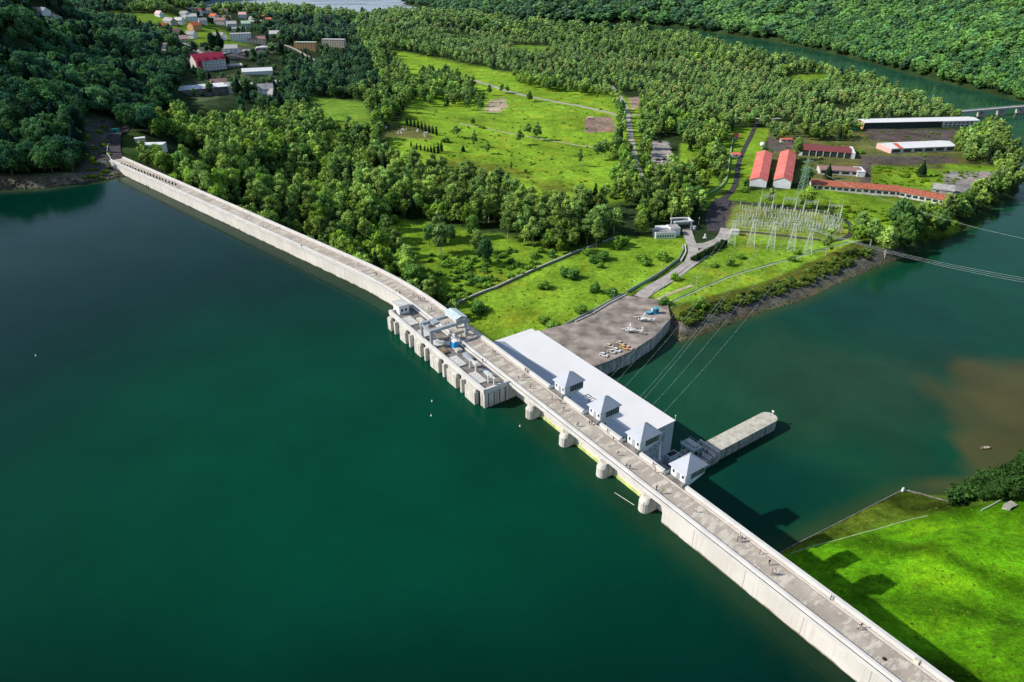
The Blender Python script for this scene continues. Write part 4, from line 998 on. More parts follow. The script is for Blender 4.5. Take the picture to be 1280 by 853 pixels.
# ---- single trees and shrubs that stand in the open (base position in the photograph, height in metres)
def solo(kind, px, py, h, wf, label, group=None, col=None):
    if 'enormous' in label: col = (.03, .075, .035)
    if kind == 'birch': h *= 1.3; wf *= 1.15
    x, y, z = ray_ground(px, py); c = col or random.choice(PAL[kind]); return place_tree(kind, x, y, z, h, wf, c, label, group)
S = [
 ('broad', 537, 306, 15, .9, 'bright round tree in the glade beside the dam bend, left one of the small clump'),
 ('birch', 550, 300, 16, 1.3, 'slim tree rising behind the clump in the glade'),
 ('birch', 551, 317, 17, 1.2, 'pale-stemmed leafy tree at the front of the clump in the glade'),
 ('broad', 563, 304, 14, 1.0, 'dark round tree on the right of the small clump in the glade'),
 ('broad', 483, 316, 15, .9, 'rounded tree standing alone near the dam below the birch wood'),
 ('broad', 591, 298, 18, .85, 'tall dark tree at the right end of the glade'),
 ('broad', 606, 332, 20, .8, 'tall narrow tree above the long stone wall'),
 ('broad', 598, 318, 18, .9, 'leafy tree behind the tall narrow tree above the stone wall'),
 ('broad', 520, 366, 19, 1.15, 'big dark dome-shaped tree pressed against the bend of the dam'),
 ('broad', 500, 352, 14, 1.1, 'round bushy tree behind the parapet left of the dam bend'),
 ('broad', 470, 322, 10, 1.1, 'small bushy tree close to the dam parapet under the glade'),
 ('birch', 671, 176, 15, 1.1, 'right-hand tree of the three slender birches by the footpath'),
 ('birch', 660, 172, 12, 1.2, 'middle tree of the three slender birches by the footpath'),
 ('birch', 649, 182, 13, 1.0, 'left-hand tree of the three slender birches by the footpath'),
 ('birch', 593, 184, 13, .8, 'thin upright tree in the bright meadow left of the footpath'),
 ('birch', 570, 172, 10, 1.3, 'pale-trunked tree at the edge of the meadow near the hedge'),
 ('birch', 609, 193, 9, 1.2, 'small airy tree in the middle of the bright meadow'),
 ('birch', 725, 208, 13, .6, 'thin sparse sapling in the meadow right of centre'),
 ('birch', 747, 200, 14, 1.2, 'light birch with pale stem beside the tree-lined road'),
 ('birch', 755, 196, 13, 1.4, 'fuller tree next to the light birch by the tree-lined road'),
 ('birch', 639, 216, 9, .5, 'very thin young tree above the wooded belt'),
 ('conifer', 579, 190, 7, 1.6, 'small dark fir alone in the meadow'),
 ('broad', 662, 128, 15, .75, 'dark tree standing on the verge of the field road'),
 ('broad', 591, 156, 8, 1.3, 'small dark tree at the start of the footpath'),
 ('bush', 558, 178, 5, 1.3, 'dark round shrub beside the columnar evergreens'),
 ('bush', 657, 216, 3.5, 1.0, 'little dark bush alone in the lower meadow'),
 ('bush', 602, 160, 3, 2, 'low shrub at the edge of the footpath'),
 ('conifer', 1151, 221, 15, 1.35, 'dark spruce standing behind the long red-tiled shed'),
 ('conifer', 1034, 224, 14, 1.3, 'dark spruce in front of the broken red-roofed building'),
 ('broad', 1117, 292, 27, .9, 'tall loose-crowned tree growing in front of the long tiled shed'),
 ('broad', 1104, 312, 17, 1.3, 'pale green willow-like tree at the corner of the substation'),
 ('broad', 1006, 236, 20, .8, 'grey-green tree between the second red hall and the lattice tower'),
 ('broad', 995, 200, 22, .7, 'bright green tree behind the second red hall'),
 ('broad', 1140, 300, 13, 1.2, 'dark bushy tree right of the tall tree on the river bank'),
 ('bush', 599, 390, 6.5, 1.15, 'dark round bush in the walled meadow near the crane'),
 ('bush', 681, 361, 5, 1.2, 'bright low shrub casting a long shadow in the middle of the walled meadow'),
 ('bush', 706, 346, 6, 1.2, 'left of two dark shrubs in the centre of the walled meadow'),
 ('bush', 715, 348, 6, 1.3, 'right of two dark shrubs in the centre of the walled meadow'),
 ('bush', 744, 365, 6, 1.0, 'dark conical bush near the terrace fence'),
 ('bush', 765, 370, 5, 1.3, 'bright yellow-green bush touching the terrace fence'),
 ('bush', 736, 319, 5, 1.3, 'bush under the upper end of the long stone wall'),
 ('bush', 741, 328, 5, 1.2, 'bright shrub of the upper group in the walled meadow'),
 ('bush', 754, 325, 6, 1.2, 'darker shrub of the upper group in the walled meadow'),
 ('bush', 751, 335, 3.5, 1.2, 'smallest shrub of the upper group in the walled meadow'),
 ('bush', 770, 312, 7, 1.0, 'dark bush in the shade under the round trees by the meadow'),
 ('bush', 777, 306, 6, 1.3, 'bush at the foot of the round dark trees behind the walled meadow'),
 ('bush', 802, 326, 4.5, 1.6, 'broad shrub in the grass left of the curved fence'),
 ('bush', 807, 332, 3.5, 1.3, 'little bright shrub in the grass left of the curved fence'),
 ('bush', 828, 324, 5, 1.7, 'dark shrub in the grass just below the flat-roofed guard building'),
 ('bush', 726, 392, 5, 1.3, 'low bush by the edge of the terrace near the white roof'),
 ('bush', 690, 410, 4, 1.6, 'scrubby bush at the corner between terrace and white roof'),
 ('bush', 680, 404, 4, 1.3, 'bush in the grass above the white roof corner'),
 ('bush', 843, 350, 4.5, 1.2, 'dark bush on the verge halfway up the access road'),
 ('bush', 831, 381, 4.5, 1.2, 'dark bush beside the corner post of the terrace'),
 ('bush', 875, 386, 7, .9, 'dark upright bush on the embankment near the terrace'),
 ('bush', 911, 332, 4.5, 1.2, 'round dark bush on the lawn below the substation'),
 ('bush', 892, 334, 2.5, 1.8, 'low shrub on the lawn below the access road bend'),
 ('bush', 925, 323, 2.5, 2.2, 'flat shrub on the lawn in front of the first lattice pylon'),
 ('bush', 990, 327, 4.5, 1.0, 'single dark bush on the embankment line'),
 ('bush', 997, 318, 3.5, 1.2, 'small bush between the last two lattice pylons'),
 ('bush', 928, 240, 4, 1.4, 'bush beside the bend of the yard road'),
 ('bush', 1075, 192, 4, 1.6, 'light shrub in the yard below the striped shed'),
]
S += [('broad', 268, 70, 36, .62, 'enormous dark tree left of the pair towering over the hotel'), ('broad', 277, 68, 34, .62, 'enormous dark tree right of the pair towering over the hotel'), ('conifer', 299, 122, 24, 1.3, 'huge dark fir beside the striped hall and the white tent'), ('conifer', 309, 116, 18, 1.3, 'dark fir in front of the white tent'),
 ('conifer', 352, 70, 26, 1.2, 'tall dark fir right of the supermarket'), ('conifer', 360, 78, 24, 1.3, 'second tall dark fir right of the supermarket'), ('broad', 291, 112, 15, .9, 'bright yellow-green tree below the hotel')]
for px_, py_, h_, w_ in ((597, 133, 13, 1.0), (604, 129, 12, .9), (612, 120, 12, 1.0), (600, 142, 14, .9), (627, 117, 11, 1.1), (634, 118, 10, 1.1), (584, 138, 14, 1.0), (594, 124, 12, 1.1)): S.append(('birch', px_, py_, h_, w_, ''))
for i in range(9):
    t = i / 8; S.append(('bush', 905 - 37 * t, 306 + 20 * t, 3.6, 1.3, None))
for a in S:
    if a[5] == '': solo(a[0], a[1], a[2], a[3], a[4], 'slender tree in the loose group round the sandy patch of the meadow', 'slender trees round the sandy patch')
    elif a[5] is None: solo(a[0], a[1], a[2], a[3], a[4], 'shrub in the clipped dark row edging the access road', 'row of shrubs along the access road', (.03, .07, .02))
    else: solo(*a[:5], a[5], 'single trees and shrubs standing in the open')
for i, (px, py, hh) in enumerate([(514, 184, 6.5), (521, 187, 7), (526, 188, 7), (531, 189, 6.5), (535, 190, 6), (539, 191, 8), (543, 192, 9), (548, 192, 11), (552, 190, 11)] + [(509 + 4.6 * k, 156 + 1.7 * k, 9.5) for k in range(9)]):
    hedge = i >= 9
    solo('cypress', px, py, hh, 1.1, 'dark columnar evergreen in the %s' % ('upper hedge row behind the small graveyard plots' if hedge else 'lower broken row at the edge of the meadow'), 'upper hedge of columnar evergreens' if hedge else 'lower row of columnar evergreens')

# ---- woods: where the trees stand (outlines of the trunks' feet in photograph coordinates)
W_OPEN = [p[0] for p in PAINT[:8]] + [p[0] for p in PAINT[8:34]]
OPEN_IDX = [0, 1, 2, 3, 4, 5, 6, 7, 8, 9, 10, 11, 12, 13, 14, 15, 16, 17, 18, 19, 20, 21, 22, 23, 26, 27, 28, 29, 30, 31, 32, 33]
WOOD_IN_OPEN = [   # clusters that stand inside the open areas
  [(524, 96), (560, 96), (592, 112), (590, 134), (560, 134), (528, 132)],
  [(500, 222), (560, 226), (640, 246), (700, 258), (760, 246), (790, 232), (800, 250), (850, 262), (848, 276), (800, 298), (770, 304), (735, 312), (700, 318), (640, 306), (600, 282), (540, 266), (500, 262)],
  [(768, 122), (783, 140), (785, 160), (786, 190), (790, 220), (800, 246), (780, 250), (768, 232), (766, 196), (770, 165)],
  [(798, 150), (840, 132), (880, 160), (925, 152), (908, 178), (898, 196), (870, 192), (840, 182), (805, 178), (812, 218), (803, 222)],
  [(850, 236), (880, 238), (888, 252), (882, 276), (862, 270), (846, 262)],
  [(868, 186), (895, 190), (898, 212), (888, 226), (872, 210)],
  [(640, 104), (700, 118), (760, 122), (770, 112), (640, 88)],
  [(1150, 256), (1200, 262), (1245, 232), (1262, 240), (1240, 262), (1200, 290), (1150, 306), (1110, 316), (1108, 296), (1120, 280)],
  [(1190, 200), (1186, 186), (1196, 172), (1250, 168), (1275, 200), (1262, 232), (1250, 222), (1215, 208)],
  [(955, 160), (1000, 166), (1060, 170), (1072, 168), (1060, 177), (1000, 176), (962, 174)],
]
VILL = [(215, 130), (228, 100), (235, 70), (212, 40), (215, 10), (330, 20), (345, 40), (330, 60), (360, 66), (440, 62), (436, 74), (360, 82), (352, 122), (330, 130), (300, 120), (284, 136)]
CLEAR = [[(100, 140), (128, 145), (150, 150), (160, 166), (215, 176), (262, 200), (262, 222), (215, 214), (180, 206), (146, 212), (110, 232), (98, 210), (108, 180)], [(790, 372), (800, 350), (850, 320), (858, 300), (850, 284), (872, 270), (885, 246), (925, 240), (925, 300), (880, 335), (820, 380)],
  [(935, 235), (1000, 228), (1200, 246), (1206, 262), (1150, 268), (1120, 296), (1090, 298), (1060, 285), (1040, 264), (1000, 258), (935, 256)],
  [(935, 178), (1075, 182), (1085, 150), (1225, 150), (1240, 163), (1195, 172), (1192, 205), (1240, 205), (1245, 228), (1200, 250), (935, 245)],
  [(808, 172), (850, 172), (860, 222), (812, 224)]]
def in_poly(polys, px, py):
    r = np.zeros(px.shape, bool)
    for p in polys: r |= inside(p, px, py)
    return r
BLD = []     # building footprints to keep free: (x, y, radius)
def keepfree(px, py, r, z=None):
    x, y, _ = ray_ground(px, py); BLD.append((x, y, r)); d_ = math.hypot(x, y)
    if py < 140 and px < 460: BLD.append((x - x / d_ * r * .9, y - y / d_ * r * .9, r * 1.0))
for a in ((259, 92, 30), (259, 78, 22), (250, 132, 34), (265, 124, 26), (322, 98, 24), (330, 106, 14), (328, 116, 12), (348, 100, 13), (292, 82, 14), (345, 122, 10), (383, 58, 24), (400, 56, 22), (425, 56, 26), (366, 60, 14), (315, 46, 18), (300, 44, 20), (333, 56, 22), (312, 62, 20),
          (194, 188, 13), (177, 178, 8), (327, 28, 14), (338, 30, 10), (350, 32, 10), (362, 32, 10), (262, 16, 14), (240, 26, 18), (244, 34, 14), (290, 18, 12), (268, 16, 12), (195, 52, 14), (72, 24, 26), (200, 34, 8), (284, 26, 10), (268, 24, 9), (254, 30, 9), (247, 18, 10), (225, 30, 9), (290, 34, 10), (304, 22, 10), (240, 48, 10), (222, 45, 9), (289, 66, 10), (275, 50, 10), (345, 47, 10), (357, 44, 10), (333, 118, 9), (292, 116, 9), (305, 30, 12), (228, 54, 14), (848, 292, 17), (832, 292, 14), (215, 24, 10), (275, 30, 10)): keepfree(*a)
def gen(x0, x1, y0, y1, step, seed):
    r = np.random.default_rng(seed); nx_, ny_ = int((x1 - x0) / step), int((y1 - y0) / step)
    X, Y = np.meshgrid(x0 + (np.arange(nx_) + .5) * step, y0 + (np.arange(ny_) + .5) * step)
    X = X.ravel() + r.uniform(-.48, .48, X.size) * step; Y = Y.ravel() + r.uniform(-.48, .48, Y.size) * step
    return X, Y
def select(X, Y, margin=140):
    Z = height(X, Y); px, py = proj(X, Y, Z + 8); d = Y * CP - (Z - CH) * SP
    pxg, pyg = proj(X, Y, Z)
    ok = (d > 20) & (px > -margin) & (px < 1280 + margin) & (py < 853 + margin) & (Z > ZT + .9) & (sdist(TAIL, X, Y) < -2)
    # on the hills nothing above the frame matters much
    ok &= (py > -60)
    u, v = uv_of(X, Y)
    cr = CRPW
    ddam = pdist(cr, X, Y, closed=False)
    ok &= ~inside(RES, X, Y) & (ddam > 12)
    ok &= ~((ddam < 50) & (Z < -45) & (u > -80))
    ok &= (sdist(PAD, X, Y) < -3) & ~((X > 50) & (Y < 262))
    # near left shore keep a bare strip
    ds = pdist(SHORE, X, Y, closed=False); ok &= ~((ds < 7 + 6 * vnoise(X, Y, 20, 50)) & (X < -235))
    opn = in_poly([PAINT[i][0] for i in OPEN_IDX if i < len(PAINT)], pxg, pyg) & ~in_poly(WOOD_IN_OPEN, pxg, pyg)
    ok &= ~opn & ~in_poly(CLEAR, pxg, pyg)
    for bx, by, br in BLD: ok &= np.hypot(X - bx, Y - by) > br
    for ln, w in ROADW: ok &= pdist(ln, X, Y, closed=False) > w
    return ok, Z, px, py, pxg, pyg
CRPW = [tuple(p) for p in crest_path(4.4)]
def rd(pts): return [ray_ground(a, b)[:2] for a, b in pts]
ROADW = [(rd([(764, 108), (784, 138), (790, 180), (796, 210), (806, 232), (826, 252), (846, 268)]), 5), (rd([(850, 146), (950, 149), (975, 148)]), 6), (rd([(205, 70), (212, 52), (240, 60), (262, 74), (300, 66), (340, 52), (400, 78)]), 7)]
cand = []
# near and middle woods
for (x0, x1, y0, y1, st, sd_) in ((-700, 640, 140, 620, 6.6, 1), (-1000, 760, 620, 1080, 8.2, 2), (-1500, 900, 1080, 1700, 10.5, 3), (-2200, 1400, 1700, 2700, 16, 4), (660, 1500, 300, 1080, 11.5, 5), (900, 1700, 1080, 1700, 13, 6), (-2600, 300, 2700, 4600, 30, 7)):
    X, Y = gen(x0, x1, y0, y1, st, sd_); ok, Z, px, py, pxg, pyg = select(X, Y)
    X, Y, Z, px, py, pxg, pyg = [q[ok] for q in (X, Y, Z, px, py, pxg, pyg)]
    D = np.sqrt(X ** 2 + Y ** 2 + (Z - CH) ** 2)
    r = np.random.default_rng(sd_ + 50)
    ht = sdist(HILL, X, Y) > 0
    belt = inside([(480, 200), (560, 226), (700, 262), (760, 246), (800, 250), (800, 298), (640, 306), (560, 266), (470, 262), (430, 240), (450, 200)], pxg, pyg)
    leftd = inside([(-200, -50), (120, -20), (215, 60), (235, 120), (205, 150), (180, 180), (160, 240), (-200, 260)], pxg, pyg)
    vill = inside([(205, 20), (440, 30), (480, 110), (420, 130), (330, 150), (240, 150)], pxg, pyg)
    villc = inside(VILL, pxg, pyg)
    young = inside([(440, 20), (1210, 130), (1200, 160), (960, 172), (780, 124), (600, 90)], pxg, pyg)
    dens = vnoise(X, Y, 40, 60); dens2 = vnoise(X, Y, 17, 61); dens3 = vnoise(X, Y, 26, 62)
    for i in range(len(X)):
        q = r.random(); kind = 'broad'
        if belt[i] and (dens[i] < .27 or dens2[i] < .27 or r.random() < .12): continue
        if villc[i] and r.random() < .86: continue
        if not ht[i] and not leftd[i] and (r.random() < .06 or (not young[i] and dens2[i] < .2)): continue
        if belt[i] and q < .82: kind = 'birch'
        elif young[i] and q < .5: kind = 'birch'
        elif villc[i] and q < .2: kind = 'bush'
        elif vill[i] and q < .22: kind = 'conifer'
        elif not ht[i] and not leftd[i] and not vill[i] and .42 < q < .90: kind = 'birch'
        elif leftd[i] and q < .10: kind = 'conifer'
        elif q < .05 and not ht[i]: kind = 'bush'
        elif q > .96 and not ht[i]: kind = 'conifer'
        if young[i] and dens[i] < .18: continue
        h = {'broad': 14.5, 'birch': 15.5, 'bush': 5.5, 'conifer': 17}[kind] * (.62 + .75 * r.random() ** 1.3)
        wf = .85 + .5 * r.random()
        if young[i]: h *= .72; wf *= 1.15
        if kind == 'broad' and not ht[i] and not leftd[i]: wf *= .86
        if kind == 'birch' and (belt[i] or not young[i]): h *= 1.12
        if leftd[i]: h *= 1.1
        if belt[i]: h *= 1.15
        if ht[i]: h = (13 + 12 * r.random()); wf = 1.1 + .35 * r.random()
        if st >= 9: wf *= 1.12
        if st >= 16: h *= 1.3; wf *= 1.3
        c = np.array(PAL[kind][r.integers(len(PAL[kind]))]) * (.58 + .6 * r.random()) * (.72 + .5 * dens3[i])
        if leftd[i]: c = c * np.array((.50, .66, 1.05)) + np.array((0, .004, .008))  # cloud shadow over the left hillside put into the leaf colour
        elif vill[i]: c = c * np.array((.62, .72, 1.0)) + np.array((.006, .01, .016))  # village trees: partial shade put into the leaf colour
        elif young[i]: c = np.minimum(c * np.array((1.7, 1.66, 1.35)) + np.array((.03, .04, .025)), .62)  # young wood: lighter green, with some haze added into the colour
        elif not ht[i]: c = c * np.array((1.55, 1.42, 1.15))
        elif ht[i]:
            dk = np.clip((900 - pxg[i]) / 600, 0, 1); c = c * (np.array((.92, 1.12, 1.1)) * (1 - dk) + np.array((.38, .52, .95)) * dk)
        hz_ = min(1, max(0, (D[i] - 500) / 1800)); c = c * (1 - .18 * hz_) + np.array((.060, .085, .085)) * hz_  # distance haze mixed into the foliage colour
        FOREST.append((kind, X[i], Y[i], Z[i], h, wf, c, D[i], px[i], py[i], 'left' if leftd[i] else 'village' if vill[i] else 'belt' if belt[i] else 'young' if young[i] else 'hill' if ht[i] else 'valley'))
# drop trees wholly hidden behind the dam crest
def crest_y(px):
    pts = [(-200, 60), (160, 197), (420, 312), (500, 343), (574, 400), (1185, 853), (1500, 1090)]
    for i in range(len(pts) - 1):
        if px < pts[i + 1][0]: break
    a, b = pts[i], pts[i + 1]; return a[1] + (b[1] - a[1]) * (px - a[0]) / (b[0] - a[0])
fr = []
for t in FOREST:
    tx, ty = proj(t[1], t[2], t[3] + t[4])
    hid = tx > 150 and ty > crest_y(tx) + 2
    if not hid: fr.append(t)
FOREST = fr
LAB = {'left': ('dark broadleaf tree in the shaded wood on the hill left of the dam', 'shaded trees on the hill left of the dam'),
       'village': ('tree in the mixed planting around the village houses', 'trees around the village houses'),
       'belt': ('slender tree in the wooded belt across the middle of the valley', 'trees of the wooded belt across the valley'),
       'young': ('light green tree in the broad young wood beyond the meadow', 'trees of the broad young wood'),
       'hill': ('broadleaf tree on the steep far bank', 'trees on the steep far bank'),
       'valley': ('broadleaf tree in the dense wood behind the left half of the dam', 'trees of the dense wood behind the dam')}
# the nearest ones are individuals
vis = [i for i, t in enumerate(FOREST) if -5 < t[8] < 1285 and -5 < t[9] < 855]
vis.sort(key=lambda i: FOREST[i][7] / FOREST[i][4])
QUOTA = {'broad': 240, 'birch': 190, 'bush': 40, 'conifer': 40, 'cypress': 0}
chosen = set()
for i in vis:
    k = FOREST[i][0]
    if QUOTA[k] > 0: QUOTA[k] -= 1; chosen.add(i)
for i in sorted(chosen):
    kind, x, y, z, h, wf, c, D, px, py, reg = FOREST[i]
    if reg == 'valley' and px > 1050: l, gname = 'broadleaf tree in the thicket along the right-hand river bank', 'trees of the thicket along the river bank'
    elif reg == 'valley' and px > 760: l, gname = 'tree in the groves around the valley road and substation', 'trees around the valley road and substation'
    else: l, gname = LAB[reg]
    w = {'broad': 'broadleaf tree', 'birch': 'slender birch', 'bush': 'low bush', 'conifer': 'dark conifer'}[kind]
    l = l.replace('broadleaf tree', w).replace('slender tree', w).replace('light green tree', 'light green ' + w) if kind != 'broad' else l
    if w not in l: l = l.replace('tree in', w + ' in', 1)
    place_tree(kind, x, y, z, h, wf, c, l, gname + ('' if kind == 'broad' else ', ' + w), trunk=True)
def merge(name, items, lib, kind_label=None):
    by = {}
    for t in items:
        by.setdefault((t[0], int(RNG.integers(NV[t[0]]))), []).append(t)
    Vs, Ts, Cs = [], [], []; off = 0
    for key, L in by.items():
        V, T, C = lib[key]; n = len(L)
        P = np.array([[t[1], t[2], t[3] - .2] for t in L]); H = np.array([t[4] for t in L]); W = H * np.array([t[5] for t in L]); a = RNG.uniform(0, 6.28, n)
        ca, sa = np.cos(a)[:, None], np.sin(a)[:, None]
        x = (V[None, :, 0] * ca - V[None, :, 1] * sa) * W[:, None] + P[:, :1]; y = (V[None, :, 0] * sa + V[None, :, 1] * ca) * W[:, None] + P[:, 1:2]; z = V[None, :, 2] * H[:, None] + P[:, 2:]
        VV = np.stack([x, y, z], 2).reshape(-1, 3); cc = np.array([t[6] for t in L])
        CC = (C[None] * cc[:, None, :]).reshape(-1, 3)
        TT = (T[None] + (np.arange(n) * len(V))[:, None, None]).reshape(-1, 3) + off
        Vs.append(VV); Ts.append(TT); Cs.append(CC); off += len(VV)
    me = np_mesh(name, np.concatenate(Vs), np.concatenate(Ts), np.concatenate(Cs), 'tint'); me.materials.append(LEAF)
    o = bpy.data.objects.new(name, me); COL.objects.link(o); return tag(o, kind='stuff')
rest = [t for i, t in enumerate(FOREST) if i not in chosen]
print('forest', len(FOREST), 'individual', len(chosen), {k: sum(1 for t in rest if t[0] == k) for k in NV})
near_ = [t for t in rest if t[7] < 800]; mid_ = [t for t in rest if 800 <= t[7] < 1250]; far_ = [t for t in rest if t[7] >= 1250]
print('near', len(near_), 'mid', len(mid_), 'far', len(far_))
def merge_all(name, groups):
    obs = []
    for it, lib in groups:
        if it: obs.append(merge(name, it, lib))
    if len(obs) > 1:
        # join by data into one object
        Vs, Ts, Cs = [], [], []; off = 0
        for o in obs:
            me = o.data; n = len(me.vertices); v = np.empty(n * 3, np.float32); me.vertices.foreach_get('co', v)
            t = np.empty(len(me.loops), np.int32); me.loops.foreach_get('vertex_index', t)
            c = np.empty(n * 4, np.float32); me.attributes['tint'].data.foreach_get('color', c)
            Vs.append(v.reshape(-1, 3)); Ts.append(t.reshape(-1, 3) + off); Cs.append(c.reshape(-1, 4)[:, :3]); off += n
            bpy.data.objects.remove(o); bpy.data.meshes.remove(me)
        me = np_mesh(name, np.concatenate(Vs), np.concatenate(Ts), np.concatenate(Cs), 'tint'); me.materials.append(LEAF)
        o = bpy.data.objects.new(name, me); COL.objects.link(o); tag(o, kind='stuff'); obs = [o]
    return obs[0]
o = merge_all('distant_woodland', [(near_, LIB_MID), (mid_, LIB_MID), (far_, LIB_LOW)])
tag(o, 'mass of woodland covering the valley floor and hills')

# scrub on the embankment between lawn and river
scr = []
r = np.random.default_rng(77)
for k in range(900):
    px = r.uniform(838, 1110); t = (px - 838) / (1085 - 838); py = np.interp(px, [838, 960, 1070, 1110], [396, 358, 312, 322]) + r.uniform(0, 26)
    if inside([(838, 392), (960, 356), (1070, 308), (1110, 322), (1000, 378), (850, 428)], np.array([px]), np.array([py]))[0]: scr.append((px, py))
items = []
for px, py in scr[:430]:
    x, y, z = ray_ground(px, py)
    if z > ZT + 1.2 and sdist(TAIL, np.array([x]), np.array([y]))[0] < -6.5: items.append(('bush', x, y, z, r.uniform(.7, 2.8), r.uniform(1, 1.7), (np.array(PAL['bush'][r.integers(3)]) * r.uniform(.35, .95) + np.array((.03, .0, .01))), 0))
# rough growth in the glade and around the wall
for k in range(520):
    px = r.uniform(480, 770); py = r.uniform(300, 384)
    if inside([(470, 335), (500, 318), (600, 322), (640, 312), (700, 316), (768, 300), (720, 315), (560, 383), (520, 372)], np.array([px]), np.array([py]))[0]:
        x, y, z = ray_ground(px, py); items.append(('bush', x, y, z, r.uniform(1.2, 3.8), r.uniform(1, 1.7), np.array(PAL['bush'][r.integers(3)]) * r.uniform(.8, 1.3), 0))
for k in range(70):
    px = r.uniform(1190, 1290); py = np.interp(px, [1190, 1290], [622, 590]) + r.uniform(-8, 12)
    x, y, z = ray_ground(px, py)
    if z > ZT + .8: items.append(('bush', x, y, z, r.uniform(2.2, 5.0), r.uniform(.9, 1.3), np.array((.05, .12, .028)) * r.uniform(.7, 1.3), 0))
sc_ = merge('undergrowth', items, LIB_MID); tag(sc_, 'rough scrub on the embankment, glade and river bank')
# river-bank trees at the right edge
for i, (px, py, h_, w_) in enumerate([(1262, 622, 10, 1.1), (1274, 614, 18, .9), (1292, 628, 19, 1.0), (1250, 626, 8, 1.2), (1238, 624, 6.5, 1.3), (1228, 626, 5, 1.4), (1284, 604, 20, .9), (1300, 590, 18, 1.0)]):
    solo('broad', px, py, h_, w_, 'tree in the dark clump on the bank above the green slope at the right edge', 'clump of bank trees at the right edge', (.055, .13, .03))

def rocks():
    r = np.random.default_rng(91); V0, F0 = ICO0; Vs, Ts, Cs = [], [], []; off = 0
    pts = []
    bl = NEAR_BANK[4:11]
    for k in range(800):
        i = r.integers(len(bl) - 1); t = r.random(); a, b = bl[i], bl[i + 1]; x = a[0] + (b[0] - a[0]) * t; y = a[1] + (b[1] - a[1]) * t
        d = Vector((b[0] - a[0], b[1] - a[1])).normalized(); n = Vector((-d.y, d.x)) * float(r.uniform(-.5, 7)); pts.append((x + n.x, y + n.y, float(r.uniform(.15, .48))))
    for k in range(700):
        i = int(r.integers(6)); t = r.random(); a, b = SHORE[i], SHORE[i + 1]; d = Vector((b[0] - a[0], b[1] - a[1])).normalized(); n = Vector((d.y, -d.x)) * float(r.uniform(-1, 8))
        pts.append((a[0] + (b[0] - a[0]) * t + n.x, a[1] + (b[1] - a[1]) * t + n.y, float(r.uniform(.3, 1.1))))
    P = np.array(pts); Z = height(P[:, 0], P[:, 1])
    for (x, y, sz), zz in zip(P, Z):
        v = V0 * (sz * (1 + r.normal(0, .18, (12, 1)))) * np.array((1, 1, .7)) + np.array((x, y, zz)); Vs.append(v); Ts.append(F0 + off); off += 12
        Cs.append(np.tile(np.array((.13, .125, .105)) * r.uniform(.35, 1.3), (12, 1)))
    me = np_mesh('riprap', np.concatenate(Vs), np.concatenate(Ts), np.concatenate(Cs), 'tint')
    m = bpy.data.materials.new('rock'); t = nt(m); o_ = N(t, 'ShaderNodeOutputMaterial'); d_ = N(t, 'ShaderNodeBsdfDiffuse'); a_ = N(t, 'ShaderNodeAttribute', attribute_name='tint'); t.links.new(a_.outputs['Color'], d_.inputs[0]); t.links.new(d_.outputs[0], o_.inputs[0])
    me.materials.append(m); o = bpy.data.objects.new('riprap_rocks', me); COL.objects.link(o); tag(o, 'loose grey stones along the water edge', kind='stuff')
rocks()
# tussocks and weeds over the meadows
items = []; r = np.random.default_rng(33)
for reg, n_, lo, hi in (([(500, 75), (760, 120), (770, 200), (700, 256), (560, 222), (480, 195), (520, 130)], 420, .5, 1.6), ([(565, 386), (770, 300), (850, 298), (860, 318), (700, 412), (620, 425)], 120, .3, .8), ([(840, 350), (905, 312), (1060, 298), (960, 348), (850, 378)], 60, .3, .9), ([(1012, 258), (1190, 262), (1110, 300), (1060, 288)], 160, .6, 2.2), ([(1090, 208), (1185, 214), (1240, 215), (1180, 236), (1090, 230)], 90, .6, 2.4), ([(985, 700), (1128, 640), (1280, 600), (1280, 850), (1200, 850)], 260, .2, .55), ([(172, 192), (262, 200), (262, 222), (215, 214)], 60, 1, 3.0), ([(960, 160), (1230, 166), (1240, 200), (1190, 232), (1060, 226), (965, 232)], 230, .5, 2.0), ([(110, 150), (140, 152), (140, 226), (104, 230)], 70, .5, 2.0)):
    xs_ = [p[0] for p in reg]; ys_ = [p[1] for p in reg]; k = 0
    while k < n_:
        px, py = r.uniform(min(xs_), max(xs_)), r.uniform(min(ys_), max(ys_))
        if not inside(reg, np.array([px]), np.array([py]))[0]: continue
        k += 1
        x, y, z = ray_ground(px, py)
        if z < ZT + 1: continue
        items.append(('bush', x, y, z, r.uniform(lo, hi), r.uniform(1.2, 2.2), G_LIME * r.uniform(.7, 1.25), 0))
tw = merge('tussocks', items, LIB_LOW); tag(tw, 'weeds and tussocks scattered over the meadows')

